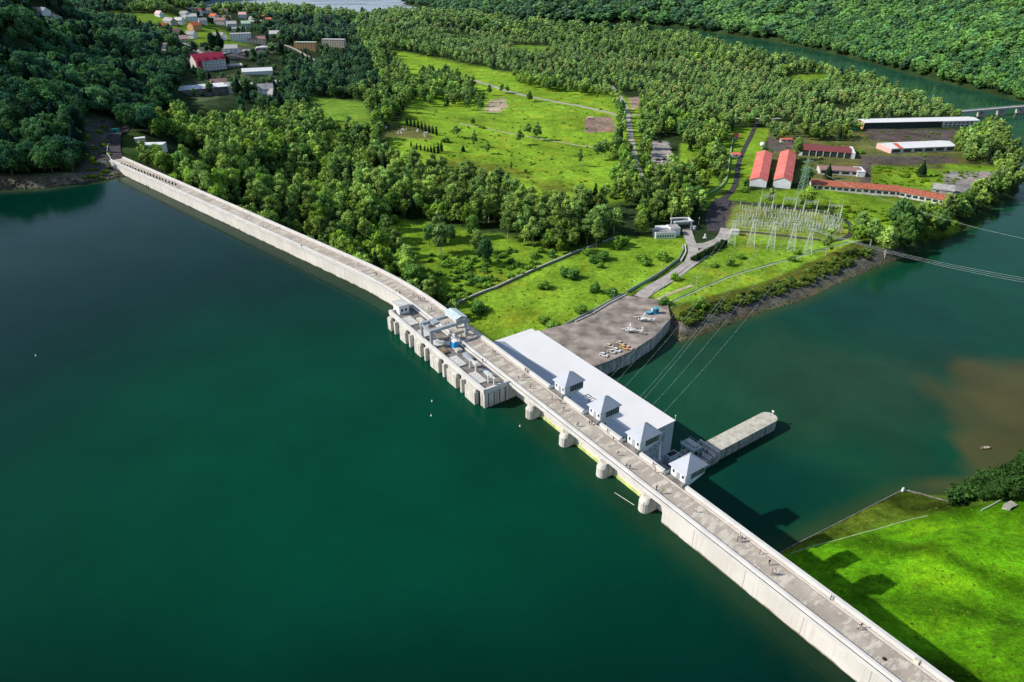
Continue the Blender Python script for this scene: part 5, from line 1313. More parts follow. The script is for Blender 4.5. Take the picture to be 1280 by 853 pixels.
# ------------------------------------------------------------------ buildings
def house(name, px, py, z, w, d, h, rh, rz, roof, wall, label, cat='house', group=None, nwin=(3, 2), hip=0, chim=True, oh=.6, flat=False, win=True):
    """w along the ridge, d across; rz in degrees (ridge direction)"""
    x, y = pt(px, py, z); zg = gz(x, y)
    if abs(zg - z) > 1:
        x, y, zg = ray_ground(px, py)
    t = empty(name, (x, y, zg - .5), R(rz), label, cat, group)
    m = MB(); m.box(-w / 2, w / 2, -d / 2, d / 2, -3, h + .5)
    if not flat and hip < .1:
        m.add([(-w / 2, -d / 2, h + .5), (-w / 2, d / 2, h + .5), (-w / 2, 0, h + rh + .4)], [(0, 2, 1)]); m.add([(w / 2, -d / 2, h + .5), (w / 2, d / 2, h + .5), (w / 2, 0, h + rh + .4)], [(0, 1, 2)])
    m.build('wall', [wall], t)
    m = MB()
    if flat: m.box(-w / 2 - .3, w / 2 + .3, -d / 2 - .3, d / 2 + .3, h + .5, h + .9)
    else: m.gable(-w / 2, w / 2, -d / 2, d / 2, h + .5, h + .5 + rh, oh=oh, hip=hip)
    r_ = m.build('roof', [roof], t)
    if chim:
        c = MB(); c.box(w * .18, w * .18 + .9, .3, 1.2, h + rh * .5, h + rh + 1.6); c.build('chimney', ['offwhite'], r_)
    if win:
        nx_, nz_ = nwin; base = None
        for s in (-1, 1):
            for i in range(nx_):
                for k in range(nz_):
                    ww = min(1.5, w / nx_ * .5); cx = -w / 2 + w * (i + .5) / nx_; cz = 1.6 + .5 + k * (h / nz_)
                    m = MB(); m.box(cx - ww / 2, cx + ww / 2, s * (d / 2 + .03) - .03, s * (d / 2 + .03) + .03, cz - .7, cz + .7); m.build('window', ['glass'], t)
        for i in range(2):
            m = MB(); cy = -d / 4 + i * d / 2; m.box(-w / 2 - .06, -w / 2 + .0, cy - .6, cy + .6, 1.6, 3.0); m.build('window', ['glass'], t)
    return t
VG = 'houses of the village at the upper left'
house('hotel', 262, 88, -28, 42, 22, 15, 8, 42, 'crimson', 'offwhite', 'large white hotel with steep crimson roof and dormers at the edge of the village', 'hotel', None, (8, 4), oh=.8)
ht = bpy.data.objects['hotel']
m = MB(); m.box(-20, -14, -14.5, -11.03, -3, 16.5); m.build('stair_tower', ['crimson'], ht)
for k in range(4):
    m = MB(); m.gable(-19 + k * 11.2, -15.5 + k * 11.2, -10, -4.5, 17.2, 19.5, oh=.2, th=.3); m.box(-18.7 + k * 11.2, -15.8 + k * 11.2, -9.3, -4.8, 15.5, 17.3); m.build('dormer', ['crimson'], ht)
for k in range(6):
    for j in range(4):
        m = MB(); m.box(-4 + k * 4.3, -1 + k * 4.3, -12.2, -11.02, 2.2 + j * 3.7, 3.2 + j * 3.7); m.build('balcony', ['white_wall'], ht)
house('hall', 252, 119, -24, 56, 26, 9, 2.5, 34, 'white_paint', 'dark_concrete', 'low whitewashed hall with long striped roof below the hotel', 'hall', None, (8, 1), chim=False)
house('tavern', 276, 108, -25, 22, 10, 6, 3, 34, 'brown_roof', 'orange_wall', 'low pinkish roofed tavern joined to the striped hall', 'tavern', None, (5, 1), chim=False)
house('house', 270, 108, -26, 9, 9, 4, 3.5, 60, 'pink', 'pink', 'small round-cornered pink house between hotel and striped hall', 'house', None, (2, 1), chim=False, hip=3)
house('event_tent', 322, 92, -30, 40, 15, 3.5, 3.5, 20, 'white_paint', 'white_paint', 'bright white long tent roof among dark firs', 'tent', None, (2, 1), chim=False, win=False)
house('pavilion', 312, 108, -31, 20, 12, 3, 1, 10, 'offwhite', 'grey_roof', 'grey flat-roofed pavilion just below the white tent', 'pavilion', None, (3, 1), flat=True, chim=False)
house('storage_shed', 347, 106, -32, 16, 10, 3.5, 2, -40, 'grey_roof', 'offwhite', 'grey gabled shed right of the white tent', 'shed', None, (2, 1), chim=False)
house('restaurant', 293, 86, -28, 22, 9, 4, 2, 20, 'offwhite', 'dark_concrete', 'low white-roofed restaurant adjoining the right end of the hotel', 'restaurant', None, (4, 1), chim=False)
house('apartment_building', 383, 62, -40, 38, 13, 12, 1, -3, 'mint', 'orange_wall', 'long block of flats with orange end wall and pale green flat roof', 'apartment building', None, (8, 4), flat=True, chim=False)
house('apartment_building', 418, 58, -42, 42, 13, 12, 1, -6, 'offwhite', 'cream_wall', 'right-hand long pink block of flats half hidden by trees', 'apartment building', None, (9, 4), flat=True, chim=False)
house('apartment_building', 302, 52, -33, 34, 13, 13, 1, 18, 'offwhite', 'white_wall', 'grey and white terraced block beside the brown roofed hall', 'apartment building', None, (8, 4), flat=True, chim=False)
house('apartment_building', 300, 42, -33, 28, 12, 10, 3, 10, 'grey_roof', 'offwhite', 'grey roofed block behind the terraced block', 'apartment building', None, (6, 3))
house('hall', 321, 54, -35, 30, 20, 7, 4, 20, 'brown_roof', 'cream_wall', 'wide brownish pink roofed hall in the middle of the village', 'hall', None, (5, 2), chim=False)
house('supermarket', 334, 62, -35, 34, 13, 4, 1, 24, 'white_paint', 'offwhite', 'long low white flat roof below the brown roofed hall', 'shop', None, (5, 1), flat=True, chim=False)
house('supermarket', 312, 66, -34, 20, 9, 4, 1, 24, 'offwhite', 'offwhite', 'short white flat roofed shop by the village road', 'shop', None, (3, 1), flat=True, chim=False)
for i, (px, py, w_, d_, h_, rz, rf, wl, lb) in enumerate([
  (327, 26, 15, 12, 5, -30, 'orange_roof', 'cream_wall', 'left house with orange roof in the row near the silver lake'),
  (337, 29, 15, 12, 5, -30, 'orange_roof', 'offwhite', 'middle house with dull orange roof in the row near the silver lake'),
  (349, 30, 14, 12, 5, -20, 'crimson', 'cream_wall', 'right house with red pink roof in the row near the silver lake'),
  (318, 27, 22, 9, 4, -35, 'grey_roof', 'offwhite', 'grey long roof at the left end of the row near the silver lake'),
  (244, 38, 15, 13, 7, 60, 'orange_roof', 'orange_wall', 'vivid orange house behind the tall dark firs'),
  (240, 27, 18, 12, 8, 20, 'offwhite', 'white_wall', 'white villa with pale roof above the orange house'),
  (232, 23, 14, 11, 7, -20, 'grey_roof', 'white_wall', 'smaller white villa at the top left of the orange house'),
  (238, 10, 14, 11, 6, 0, 'grey_roof', 'white_wall', 'white house high up in the woods'),
  (274, 12, 14, 12, 8, 30, 'offwhite', 'white_wall', 'pale tall house near the top of the village'),
  (262, 17, 20, 12, 6, 10, 'brown_roof', 'white_wall', 'brown roofed white house near the top of the village'),
  (281, 18, 12, 10, 6, 30, 'brown_roof', 'cream_wall', 'small brown roofed house right of the pale tall house'),
  (294, 17, 18, 13, 6, 0, 'brown_roof', 'offwhite', 'house with flat brown hipped roof below the hill crest'),
  (277, 32, 20, 12, 8, -10, 'brown_roof', 'offwhite', 'white gabled house behind the firs of the village'),
  (195, 50, 16, 14, 4, 10, 'crimson', 'dark_red', 'dark red roofed cottage alone in the wood left of the village'),
  (203, 36, 9, 8, 3, 20, 'orange_roof', 'orange_roof', 'tiny orange roofed cabin in the hillside meadow'),
  (228, 53, 12, 10, 4, 40, 'pink', 'offwhite', 'pinkish roofed cottage by the village road'),
  (218, 51, 9, 8, 4, 10, 'grey_roof', 'offwhite', 'little grey roofed cottage by the village road'),
  (200, 21, 16, 8, 4, -40, 'pink', 'white_wall', 'reddish white terrace at the top of the hillside meadow'),
  (213, 30, 30, 10, 4, -45, 'grey_roof', 'grey_roof', 'long grey roofed barn beside the hillside meadow'),
  (68, 26, 22, 14, 4, -50, 'orange_roof', 'offwhite', 'house with a red patch of roof among the dark hilltop trees'),
  (52, 20, 20, 12, 5, -20, 'grey_roof', 'white_wall', 'pale villa among the dark hilltop trees'),
  (308, 34, 15, 14, 6, 20, 'mint', 'mint', 'pale green domed roof behind the village'),
]): house('house', px, py, -30, w_ * 1.3, d_ * 1.3, h_ * 1.2 + 1, 5, rz, rf, wl, lb, 'house', VG, (3, 2))
for i, (px, py, w_, d_, rz, rf, wl, lb) in enumerate([
  (284, 26, 15, 11, 15, 'brown_roof', 'white_wall', 'white house directly left of the brown gabled pair'), (268, 24, 14, 11, -25, 'orange_roof', 'white_wall', 'small white house with orange roof behind the firs'), (254, 30, 13, 10, 30, 'grey_roof', 'white_wall', 'grey roofed house just above the tall firs'),
  (247, 18, 14, 11, 0, 'crimson', 'white_wall', 'dark red roofed house near the hill foot'), (225, 30, 12, 9, -10, 'offwhite', 'white_wall', 'white shed by the hillside meadow'), (290, 34, 16, 11, 25, 'offwhite', 'white_wall', 'white roofed house behind the grey block'),
  (304, 22, 14, 11, 5, 'pink', 'white_wall', 'pink roofed house under the wooded hill'), (240, 48, 13, 10, -15, 'grey_roof', 'white_wall', 'white house beside the village road bend'), (222, 45, 12, 9, 35, 'brown_roof', 'cream_wall', 'brown roofed cottage above the village road'),
  (289, 66, 16, 10, 20, 'offwhite', 'white_wall', 'white flat house between hotel and supermarket'), (275, 50, 15, 11, -20, 'grey_roof', 'white_wall', 'grey roofed white house above the hotel'), (345, 47, 16, 11, 10, 'offwhite', 'cream_wall', 'cream house right of the brown roofed hall'),
  (357, 44, 14, 10, -20, 'brown_roof', 'white_wall', 'brown roofed house left of the long block of flats'), (333, 118, 13, 9, 20, 'grey_roof', 'white_wall', 'grey roofed white cottage below the white tent'), (346, 124, 12, 9, -30, 'grey_roof', 'offwhite', 'small grey cottage at the right foot of the village'),
  (292, 116, 13, 9, 25, 'offwhite', 'white_wall', 'white cottage right of the striped hall')]): house('house', px, py, -30, w_ * 1.3, d_ * 1.3, 7, 5, rz, rf, wl, lb, 'house', VG, (3, 2))
# buildings in the valley
def hallb(name, corners, z, h, rh, roof, wall, label, cat, nb=0, hip=0, ridge_long=True, wall2=None, win='glass'):
    """corners: four pixel points of the EAVES at height z+h: start-left, start-right, end-right, end-left along the long axis"""
    P = [Vector(pt(a, b, z + h)) for a, b in corners]
    A = (P[0] + P[1]) / 2; Bv = (P[2] + P[3]) / 2; ax = (Bv - A); Lg = ax.length; ang = math.atan2(ax.y, ax.x)
    wd = ((P[0] - P[1]).length + (P[2] - P[3]).length) / 2
    nrm = Vector((-ax.y, ax.x)).normalized(); wd = (abs((P[0] - P[1]).dot(nrm)) + abs((P[2] - P[3]).dot(nrm))) / 2
    c = (A + Bv) / 2; t = empty(name, (c.x, c.y, z), ang, label, cat)
    w, d = Lg, wd
    m = MB(); m.box(-w / 2 + .4, w / 2 - .4, -d / 2 + .4, d / 2 - .4, -2.5, h)
    if hip < .1:
        for s in (-1, 1): m.add([(s * (w / 2 - .4), -d / 2 + .4, h), (s * (w / 2 - .4), d / 2 - .4, h), (s * (w / 2 - .4), 0, h + rh - .1)], [(0, 1, 2)])
    m.build('wall', [wall], t)
    m = MB(); m.gable(-w / 2, w / 2, -d / 2, d / 2, h, h + rh, oh=0.05, hip=hip); m.build('roof', [roof], t)
    for s in (-1, 1):
        for i in range(nb):
            cx = -w / 2 + w * (i + .5) / nb; bw = w / nb * .36
            m = MB(); m.box(cx - bw, cx + bw, s * (d / 2 - .4) - .05, s * (d / 2 - .4) + .05, h * .32, h * .82); m.build('window', [win], t)
    return t, w, d
hallb('red_roofed_hall', [(974, 191.5), (997, 190.5), (989, 226.8), (967.5, 226.6)][::1], -52, 6.5, 3.0, 'red_roof', 'white_wall', 'right-hand long hall with salmon red roof and white walls', 'hall', 8)
hallb('red_roofed_hall', [(946, 191), (966, 192), (959.5, 226.4), (937, 225.8)], -52, 6.0, 2.6, 'red_roof', 'white_wall', 'left-hand slightly shorter hall with salmon red roof and white walls', 'hall', 8)
t, w, d = hallb('garage_row', [(1001, 187.5), (1003, 180), (1064, 184), (1064, 192)], -52, 5.0, 1.0, 'dark_red', 'dark_bay', 'garage row with dark red roof and open dark bays', 'garage', 0)
for k in range(8):
    m = MB(); x = -w / 2 + .5 + (w - 1) * k / 7; s = -1
    m.box(x - .35, x + .35, s * d / 2 - .05, s * d / 2 + .34, -1, 5.0) ; m.build('pier', ['offwhite'], t)
m = MB(); m.box(-w / 2 - 4.5, -w / 2 + .38, -d / 2, d / 2, -2, 4.9); m.build('annex', ['white_wall'], t)
m = MB(); m.box(w / 2 - .38, w / 2 + 2.5, -d / 2, d / 2, -2, 5.6); m.build('annex', ['white_wall'], t)
t, w, d = hallb('workshop', [(1022, 212), (1024, 207), (1075, 209), (1075, 215)], -52, 4.5, 1.2, 'brown_roof', 'offwhite', 'workshop with broken reddish roof and white boxy end', 'workshop', 4)
m = MB(); m.box(w / 2 - 4, w / 2 + 2.5, -d / 2 - 1.5, d / 2 - .5, -2, 4.6); m.box(w / 2 - 4.2, w / 2 + 2.7, -d / 2 - 1.7, d / 2 - .3, 4.6, 5.0); m.build('annex', ['white_paint'], t)
t, w, d = hallb('long_shed', [(1012, 231), (1014, 224), (1127, 232.5), (1126, 240)], -52, 4.2, 1.6, 'tile', 'offwhite', 'left part of the very long shed with rust red tiled roof', 'shed', 14)
t, w, d = hallb('long_shed', [(1128, 241), (1129, 233.5), (1195, 246), (1194, 253)], -52, 4.2, 1.6, 'tile', 'offwhite', 'right end part of the very long shed with rust red tiled roof', 'shed', 8)
t, w, d = hallb('open_hall', [(1076, 154), (1073, 149), (1216, 146), (1219, 151)], -53, 7, 1.4, 'roof_white', 'dark_bay', 'long hall under pale roof with a dark open front near the bridge', 'hall', 0)
m = MB(); m.box(w * .18, w / 2 - .2, -d / 2 - .3, -d / 2 + .35, -1, 7.0); m.build('front_wall', ['offwhite'], t)
for k in range(8):
    for j in range(2):
        m = MB(); x = w * .2 + k * w * .037; m.box(x, x + w * .02, -d / 2 - .38, -d / 2 - .31, 1.2 + j * 3, 2.6 + j * 3); m.build('window', ['glass'], t)
m = MB(); m.box(-w / 2 - .1, -w / 2 + .35, -d / 2, d / 2, -1, 6.9); m.build('end_wall', ['orange_wall'], t)
m = MB(); m.box(w * .06, w * .10, -d / 2 - .02, 0, 0, .05)
t, w, d = hallb('striped_shed', [(1108, 187), (1103, 178.5), (1185, 176), (1187, 183)], -53, 5.5, 2.2, 'roof_white', 'offwhite', 'shed with pale roof crossed by one orange red panel', 'shed', 6)
m = MB(); x0 = -w / 2 + w * .11; x1 = x0 + w * .07; m.add([(x0, -d / 2 - .05, 5.72), (x1, -d / 2 - .05, 5.72), (x1, 0, 7.95), (x0, 0, 7.95)], [(0, 1, 2, 3)]); m.build('roof_panel', ['orange_roof'], t)
m = MB(); m.box(-w / 2 - .1, -w / 2 + .35, -d / 2, d / 2, -1, 5.4); m.build('end_wall', ['pink'], t)
house('barn', 1178, 240, -52, 15, 12, 3.5, 3, -30, 'grey_roof', 'grey_roof', 'grey weathered barn at the right end of the long tiled shed', 'barn', None, (2, 1), chim=False)
house('cottage', 920, 173.5, -52, 6, 5, 2.8, 2, 0, 'orange_roof', 'offwhite', 'tiny house with salmon roof beside the yard road', 'cottage', None, (1, 1), chim=False)
house('kiosk', 919, 196, -52, 7.5, 6, 2.6, 1.2, 0, 'red_roof', 'white_wall', 'vivid red roofed kiosk by the pipeline', 'kiosk', None, (1, 1), chim=False)
house('kiosk', 982, 177, -52, 11, 5, 3, .8, 0, 'orange_roof', 'offwhite', 'flat red orange roofed booth behind the red halls', 'kiosk', None, (2, 1), chim=False)
house('cottage', 858, 219, -52, 10, 8, 3, 2.5, 10, 'orange_roof', 'pink', 'small orange roofed house hidden beside the round trees', 'cottage', None, (2, 1), chim=False)
house('cottage', 842, 226, -52, 10, 8, 3, 2.5, 70, 'orange_roof', 'pink', 'second orange roofed house just left among the grove trees', 'cottage', None, (2, 1), chim=False)
house('storage_shed', 1071, 162, -52, 5, 3, 2.5, .5, 0, 'green_sheet', 'green_sheet', 'little turquoise container left of the long pale hall', 'shed', None, (1, 1), chim=False, win=False)
# abutment buildings
house('ticket_building', 194, 187, -3, 14, 7, 3.5, .6, 4, 'white_paint', 'white_wall', 'small white building on the grass by the far end of the dam', 'building', None, (4, 1), flat=True, chim=False)
house('kiosk', 176, 178, -3, 6.5, 4, 3, .4, 30, 'white_paint', 'offwhite', 'white kiosk roof left of the small white building', 'kiosk', None, (1, 1), flat=True, chim=False)
house('kiosk', 145, 167, -1, 5, 3.5, 3, .4, 0, 'green_sheet', 'green_sheet', 'green booth at the end of the abutment road', 'kiosk', None, (1, 1), flat=True, chim=False)
# guard building and gate portal
x, y = pt(832, 296, -51.5); gb = empty('guard_building', (x, y, gz(x, y) - .2), R(8), 'white flat-roofed guard building above the walled meadow', 'building')
m = MB(); m.box(-8.5, 6.0, -3.5, 3.5, -2, 4.4); m.box(3.2, 10.5, 1.0, 9.0, -2, 5.6); m.box(-4.5, 3.5, 6.0, 10.5, -2, 4.6); m.build('wall', ['white_paint'], gb)
m = MB(); m.box(-8.2, 5.7, -3.2, 3.2, 4.4, 4.55); m.box(3.6, 10.1, 1.4, 8.6, 5.6, 5.72); m.build('roof', ['grey_roof'], gb)
m = MB(); m.box(-8.9, 6.4, 3.3, 4.0, 4.4, 5.2); m.build('parapet', ['white_paint'], gb)
for k in range(7):
    m = MB(); m.box(-7.2 + k * 1.75, -6.2 + k * 1.75, -3.56, -3.503, 1.3, 2.6); m.build('window', ['glass'], gb)
x, y = pt(851, 285, -51.5); gp = empty('gate_portal', (x, y, gz(x, y)), R(8), 'white concrete portal frame beside the guard building', 'gate')
for a in (-6, 6):
    for b in (-3.5, 3.5):
        m = MB(); m.box(a - .35, a + .35, b - .35, b + .35, 0, 5.4); m.build('post', ['white_paint'], gp)
m = MB(); m.box(-7, 7, -4.2, -2.9, 5.4, 6.4); m.box(-7, 7, 2.9, 4.2, 5.4, 6.4); m.box(5.3, 6.7, -2.88, 2.88, 5.45, 6.3); m.build('beam', ['white_paint'], gp)
m = MB(); m.box(-5.6, 5.6, -2.6, 2.6, 0, 3.4); m.build('booth', ['dark_bay'], gp)
x, y, z = ray_ground(867, 287); lm = empty('small_white_kiosk', (x, y, z), 0, 'round white sentry box on the road fork', 'kiosk')
m = MB(); m.tube((0, 0, 0), (0, 0, 2.4), 1.3, n=10); m.build('wall', ['white_paint'], lm); m = MB(); m.tube((0, 0, 2.4), (0, 0, 3.1), 1.6, .2, n=10); m.build('roof', ['offwhite'], lm)
x, y, z = ray_ground(881, 298); st = empty('monument', (x, y, z), 0, 'white sculpted monument on the grass tongue between the two road branches', 'monument')
m = MB(); m.box(-1.3, 1.3, -1, 1, 0, .5); m.build('plinth', ['offwhite'], st)
m = MB(); m.loft([[(math.cos(a) * r_, math.sin(a) * r_ * .7, z_) for a in [k * math.pi / 4 for k in range(8)]] for r_, z_ in ((.9, .5), (.55, 1.4), (.8, 2.1), (.3, 2.9), (.35, 3.3))]); m.build('figure', ['white_paint'], st)

# bridge
x0, y0 = pt(1210, 139, -50); x1, y1 = pt(1300, 131.5, -50); br = empty('road_bridge', ((x0 + x1) / 2, (y0 + y1) / 2, -50), math.atan2(y1 - y0, x1 - x0), 'grey road bridge crossing the green river near the top right', 'bridge')
Lb = math.hypot(x1 - x0, y1 - y0) + 30
m = MB(); m.box(-Lb / 2, Lb / 2, -4, 4, -1.4, 0); m.build('deck', ['old_concrete'], br)
for s in (-1, 1):
    m = MB(); m.box(-Lb / 2, Lb / 2, s * 4 - .15, s * 4 + .15, 0.003, 1.1); m.build('parapet', ['offwhite'], br)
for px in (1222, 1256, 1290):
    xx, yy = pt(px, 136, -50); q = (Vector((xx, yy)) - Vector((br.location.x, br.location.y))).dot(Vector((x1 - x0, y1 - y0)).normalized())
    m = MB(); m.box(q - 2.4, q + 2.4, -4.5, 4.5, -14, -1.45); m.build('pier', ['old_concrete'], br)

# walls and fences
def wall_thing(name, pxs, w, h, mt, label, cat, cap=None, lift=-.6, world=False, posts=0):
    p = [Vector(ray_ground(a, b)[:2]) for a, b in pxs] if not world else [Vector(q[:2]) for q in pxs]
    p = resample(p, 3.0); zz = height(np.array([q.x for q in p]), np.array([q.y for q in p])); o = empty(name, (p[0].x, p[0].y, float(zz[0])), 0, label, cat)
    P0 = Vector((p[0].x, p[0].y, float(zz[0])))
    rings = []; caps = []
    for i, q in enumerate(p):
        d = (p[min(i + 1, len(p) - 1)] - p[max(i - 1, 0)]).normalized(); n = Vector((-d.y, d.x)) * w / 2
        a, b = q - n, q + n; z = float(zz[i])
        rings.append([(a.x - P0.x, a.y - P0.y, z + lift - P0.z), (b.x - P0.x, b.y - P0.y, z + lift - P0.z), (b.x - P0.x, b.y - P0.y, z + h - P0.z), (a.x - P0.x, a.y - P0.y, z + h - P0.z)])
        a, b = q - n * 1.5, q + n * 1.5
        caps.append([(a.x - P0.x, a.y - P0.y, z + h + .003 - P0.z), (b.x - P0.x, b.y - P0.y, z + h + .003 - P0.z), (b.x - P0.x, b.y - P0.y, z + h + .2 - P0.z), (a.x - P0.x, a.y - P0.y, z + h + .2 - P0.z)])
    m = MB(); m.loft(rings); m.build('panel' if posts else 'wall', [mt], o)
    if cap: m = MB(); m.loft(caps); m.build('coping', [cap], o)
    if posts:
        for i in range(0, len(p), posts):
            m = MB(); q = p[i]; z = float(zz[i]) - P0.z; m.box(q.x - P0.x - .09, q.x - P0.x + .09, q.y - P0.y - .09, q.y - P0.y + .09, z - .3, z + h + .35); m.build('post', ['steel'], o)
    return o
wall_thing('stone_wall', [(556, 385), (580, 377), (620, 361), (660, 342), (700, 325), (740, 309), (768, 299)], .45, 1.2, 'stone', 'long low stone wall with pale top dividing scrub from the mown meadow', 'wall', cap='offwhite')
wall_thing('boundary_fence', [(688, 419), (720, 401), (740, 391), (781, 368.5)], .25, 1.7, 'steel', 'dark metal fence along the back of the terrace', 'fence', posts=2)
wall_thing('boundary_fence', [(784, 367), (812, 351), (832, 338), (848, 326), (854, 314), (853, 308)], .25, 1.7, 'steel', 'curved dark fence running up beside the access road', 'fence', posts=2)
wall_thing('retaining_wall', [(851, 327), (857, 316), (856, 307)], .8, 1.0, 'offwhite', 'short curved white wall at the top of the curved fence', 'wall')
wall_thing('guard_rail', [(814, 368), (842, 347), (870, 327), (884, 318)], .2, .6, 'concrete', 'low pale guard rail on the river side of the access road', 'guard rail')
wall_thing('pipeline', [(887, 243), (896, 238), (904, 231), (909, 222), (911, 205), (914, 185), (917, 170)], .7, 1.6, 'mint', 'pale green raised pipeline running past the red kiosk', 'pipeline', lift=.9)
wall_thing('bank_fence', [(838, 378), (870, 363), (905, 348), (960, 331), (1010, 317), (1060, 303)], .06, .55, 'mint', 'pale wire fence on top of the river embankment', 'fence', posts=3)
wall_thing('quay_wall', [(974, 692), (1020, 668), (1075, 640), (1128, 612.8)], .3, .2, 'dark_concrete', 'narrow stone quay edge on the river side of the green slope', 'quay wall', lift=-3)
wall_thing('quay_wall', [(1129, 612.8), (1155, 619), (1180, 626), (1205, 632)], .4, .4, 'dark_concrete', 'dark kerb wall leading from the white beacon towards the trees', 'quay wall', lift=-2)
o = wall_thing('abutment_parapet', [(147, 208), (140, 202), (134, 193), (135, 184), (140, 175), (143, 170)], .5, 1.0, 'offwhite', 'curved pale parapet beside the dark abutment road', 'parapet')
x, y, z = ray_ground(1128, 614); b_ = empty('beacon', (x, y, z - .2), 0, 'small white beacon on the tip of the green point', 'beacon')
m = MB(); m.tube((0, 0, 0), (0, 0, 1.7), .5, .35, n=10); m.build('tower', ['white_paint'], b_); m = MB(); m.box(.6, 2.6, -.12, .12, .2, .5); m.build('plinth', ['white_paint'], b_)
x, y, z = ray_ground(1262, 634); b_ = empty('culvert', (x, y, z - .6), R(25), 'dark stone culvert mouth at the foot of the bank trees', 'culvert')
m = MB(); m.box(-2, 2, -1.2, 1.2, -.5, 1.8); m.build('headwall', ['stone'], b_); m = MB(); m.box(-1.2, 1.2, -1.26, -1.203, 0, 1.5); m.build('opening', ['black'], b_)
wall_thing('handrail', [(1226, 640), (1240, 633), (1262, 622)], .15, .9, 'galv', 'short metal handrail above the culvert', 'handrail')

# ------------------------------------------------------------------ substation
def lattice(name, h, wb, wt, mt, arms, legs=True):
    """four-legged lattice tower"""
    t = empty(name, (0, 0, 0))
    m = MB()
    for sx in (-1, 1):
        for sy in (-1, 1): m.tube((sx * wb, sy * wb, 0), (sx * wt, sy * wt, h), .14, .1, n=4)
    m.build('mast', [mt], t)
    m = MB(); n = max(4, int(h / 2.6))
    for k in range(n):
        a, b = k / n, (k + 1) / n; wa = wb + (wt - wb) * a; wb_ = wb + (wt - wb) * b
        for s in range(4):
            c0 = [(-1, -1), (1, -1), (1, 1), (-1, 1)][s]; c1 = [(1, -1), (1, 1), (-1, 1), (-1, -1)][s]
            m.tube((c0[0] * wa, c0[1] * wa, h * a), (c1[0] * wb_, c1[1] * wb_, h * b), .06, n=3); m.tube((c1[0] * wa, c1[1] * wa, h * a), (c0[0] * wb_, c0[1] * wb_, h * b), .06, n=3)
    m.build('bracing', [mt], t)
    for z, L in arms:
        m = MB()
        for s in (-1, 1): m.tube((-L, s * .1, z), (-.0, s * wt, z - .9), .09, n=4); m.tube((L, s * .1, z), (0, s * wt, z - .9), .09, n=4)
        m.tube((-L, 0, z), (L, 0, z), .13, n=4); m.build('crossarm', [mt], t)
    return t
first = None
GPOS = [(914, 306, 17), (938, 309, 19), (963, 312, 19), (988, 314, 19), (1009, 317, 17)]
pyl = []
for i, (px, py, hh) in enumerate(GPOS):
    x, y, z = ray_ground(px, py)
    if first is None: first = lattice('lattice_pylon', 18, 2.4, .5, 'galv', [(17.6, 2.6)]); o = first
    else: o = copy_tree(first)
    o.location = (x, y, z); o.rotation_euler = (0, 0, R(-15)); s_ = hh / 18; o.scale = (1, 1, s_)
    tag(o, ['pale lattice pylon leftmost of the front row, by the road', 'second lattice pylon from the road in the front row', 'middle lattice pylon of the front row', 'fourth lattice pylon of the front row', 'greyish lattice pylon at the right end of the front row'][i], 'pylon', 'lattice pylons in front of the substation'); pyl.append((x, y, z + hh))
x, y, z = ray_ground(999, 256); o = lattice('lattice_tower', 36, 3.4, .7, 'green_steel', [(34, 5), (28, 6), (22, 5)]); o.location = (x, y, z); o.rotation_euler = (0, 0, R(20)); tag(o, 'tall green lattice tower in front of the red halls', 'pylon'); big = (x, y, z + 30)
pf = None
for i, (px, py) in enumerate([(957, 261), (985, 265), (1011, 269), (1041, 274)]):
    x, y, z = ray_ground(px, py)
    if pf is None:
        pf = empty('portal_gantry', (0, 0, 0)); 
        for s in (-4.6, 4.6):
            m = MB()
            for dx in (-.35, .35): m.tube((s + dx, -.5, 0), (s, 0, 12), .12, n=4); m.tube((s + dx, .5, 0), (s, 0, 12), .12, n=4)
            m.tube((s, 0, 12), (s, 0, 15.5), .1, .04, n=4); m.build('post', ['galv'], pf)
        m = MB(); m.tube((-4.6, 0, 10.6), (4.6, 0, 10.6), .16, n=4); m.tube((-4.6, 0, 9.7), (4.6, 0, 9.7), .13, n=4)
        for k in range(8): m.tube((-4.6 + k * 1.15, 0, 9.7), (-4.03 + k * 1.15, 0, 10.6), .06, n=3)
        m.build('beam', ['galv'], pf)
        for xx in (-2.6, 0, 2.6): m = MB(); m.tube((xx, 0, 9.7), (xx, 0, 8.0), .16, n=5); m.build('insulator', ['porcelain'], pf)
        o = pf
    else: o = copy_tree(pf)
    o.location = (x, y, z); o.rotation_euler = (0, 0, R(-8))
    tag(o, 'steel portal gantry, %s of the four behind the switchgear' % ['leftmost', 'second from the left', 'third from the left', 'rightmost'][i], 'gantry', 'portal gantries behind the switchgear')
# switchgear bays
def sw(kind):
    t = empty('switchgear', (0, 0, 0))
    if kind == 0:
        m = MB()
        for s in (-1.6, 1.6): m.box(s - .12, s + .12, -.12, .12, 0, 2.6)
        m.box(-2.4, 2.4, -.18, .18, 2.6, 2.85); m.build('frame', ['galv'], t)
        for s in (-2, 0, 2):
            m = MB(); m.tube((s, 0, 2.85), (s, 0, 5.0), .26, .2, n=7); m.ell((s, 0, 5.15), (.34, .34, .2), 6, 4); m.build('insulator', ['porcelain'], t)
    elif kind == 1:
        m = MB(); m.box(-.9, .9, -.5, .5, 0, 1.6); m.build('tank', ['steel'], t)
        for s in (-.6, .6):
            m = MB(); m.tube((s, 0, 1.6), (s * 1.9, 0, 4.4), .24, .18, n=7); m.build('insulator', ['porcelain'], t)
        m = MB(); m.tube((0, .3, 1.6), (0, .3, 2.6), .4, n=8); m.build('conservator', ['offwhite'], t)
    else:
        m = MB(); m.tube((0, 0, 0), (0, 0, 2.4), .12, n=6); m.build('post', ['galv'], t)
        m = MB(); m.tube((0, 0, 2.4), (0, 0, 5.6), .28, .2, n=7); m.ell((0, 0, 5.75), (.4, .4, .16), 6, 4); m.build('insulator', ['porcelain'], t)
    return t
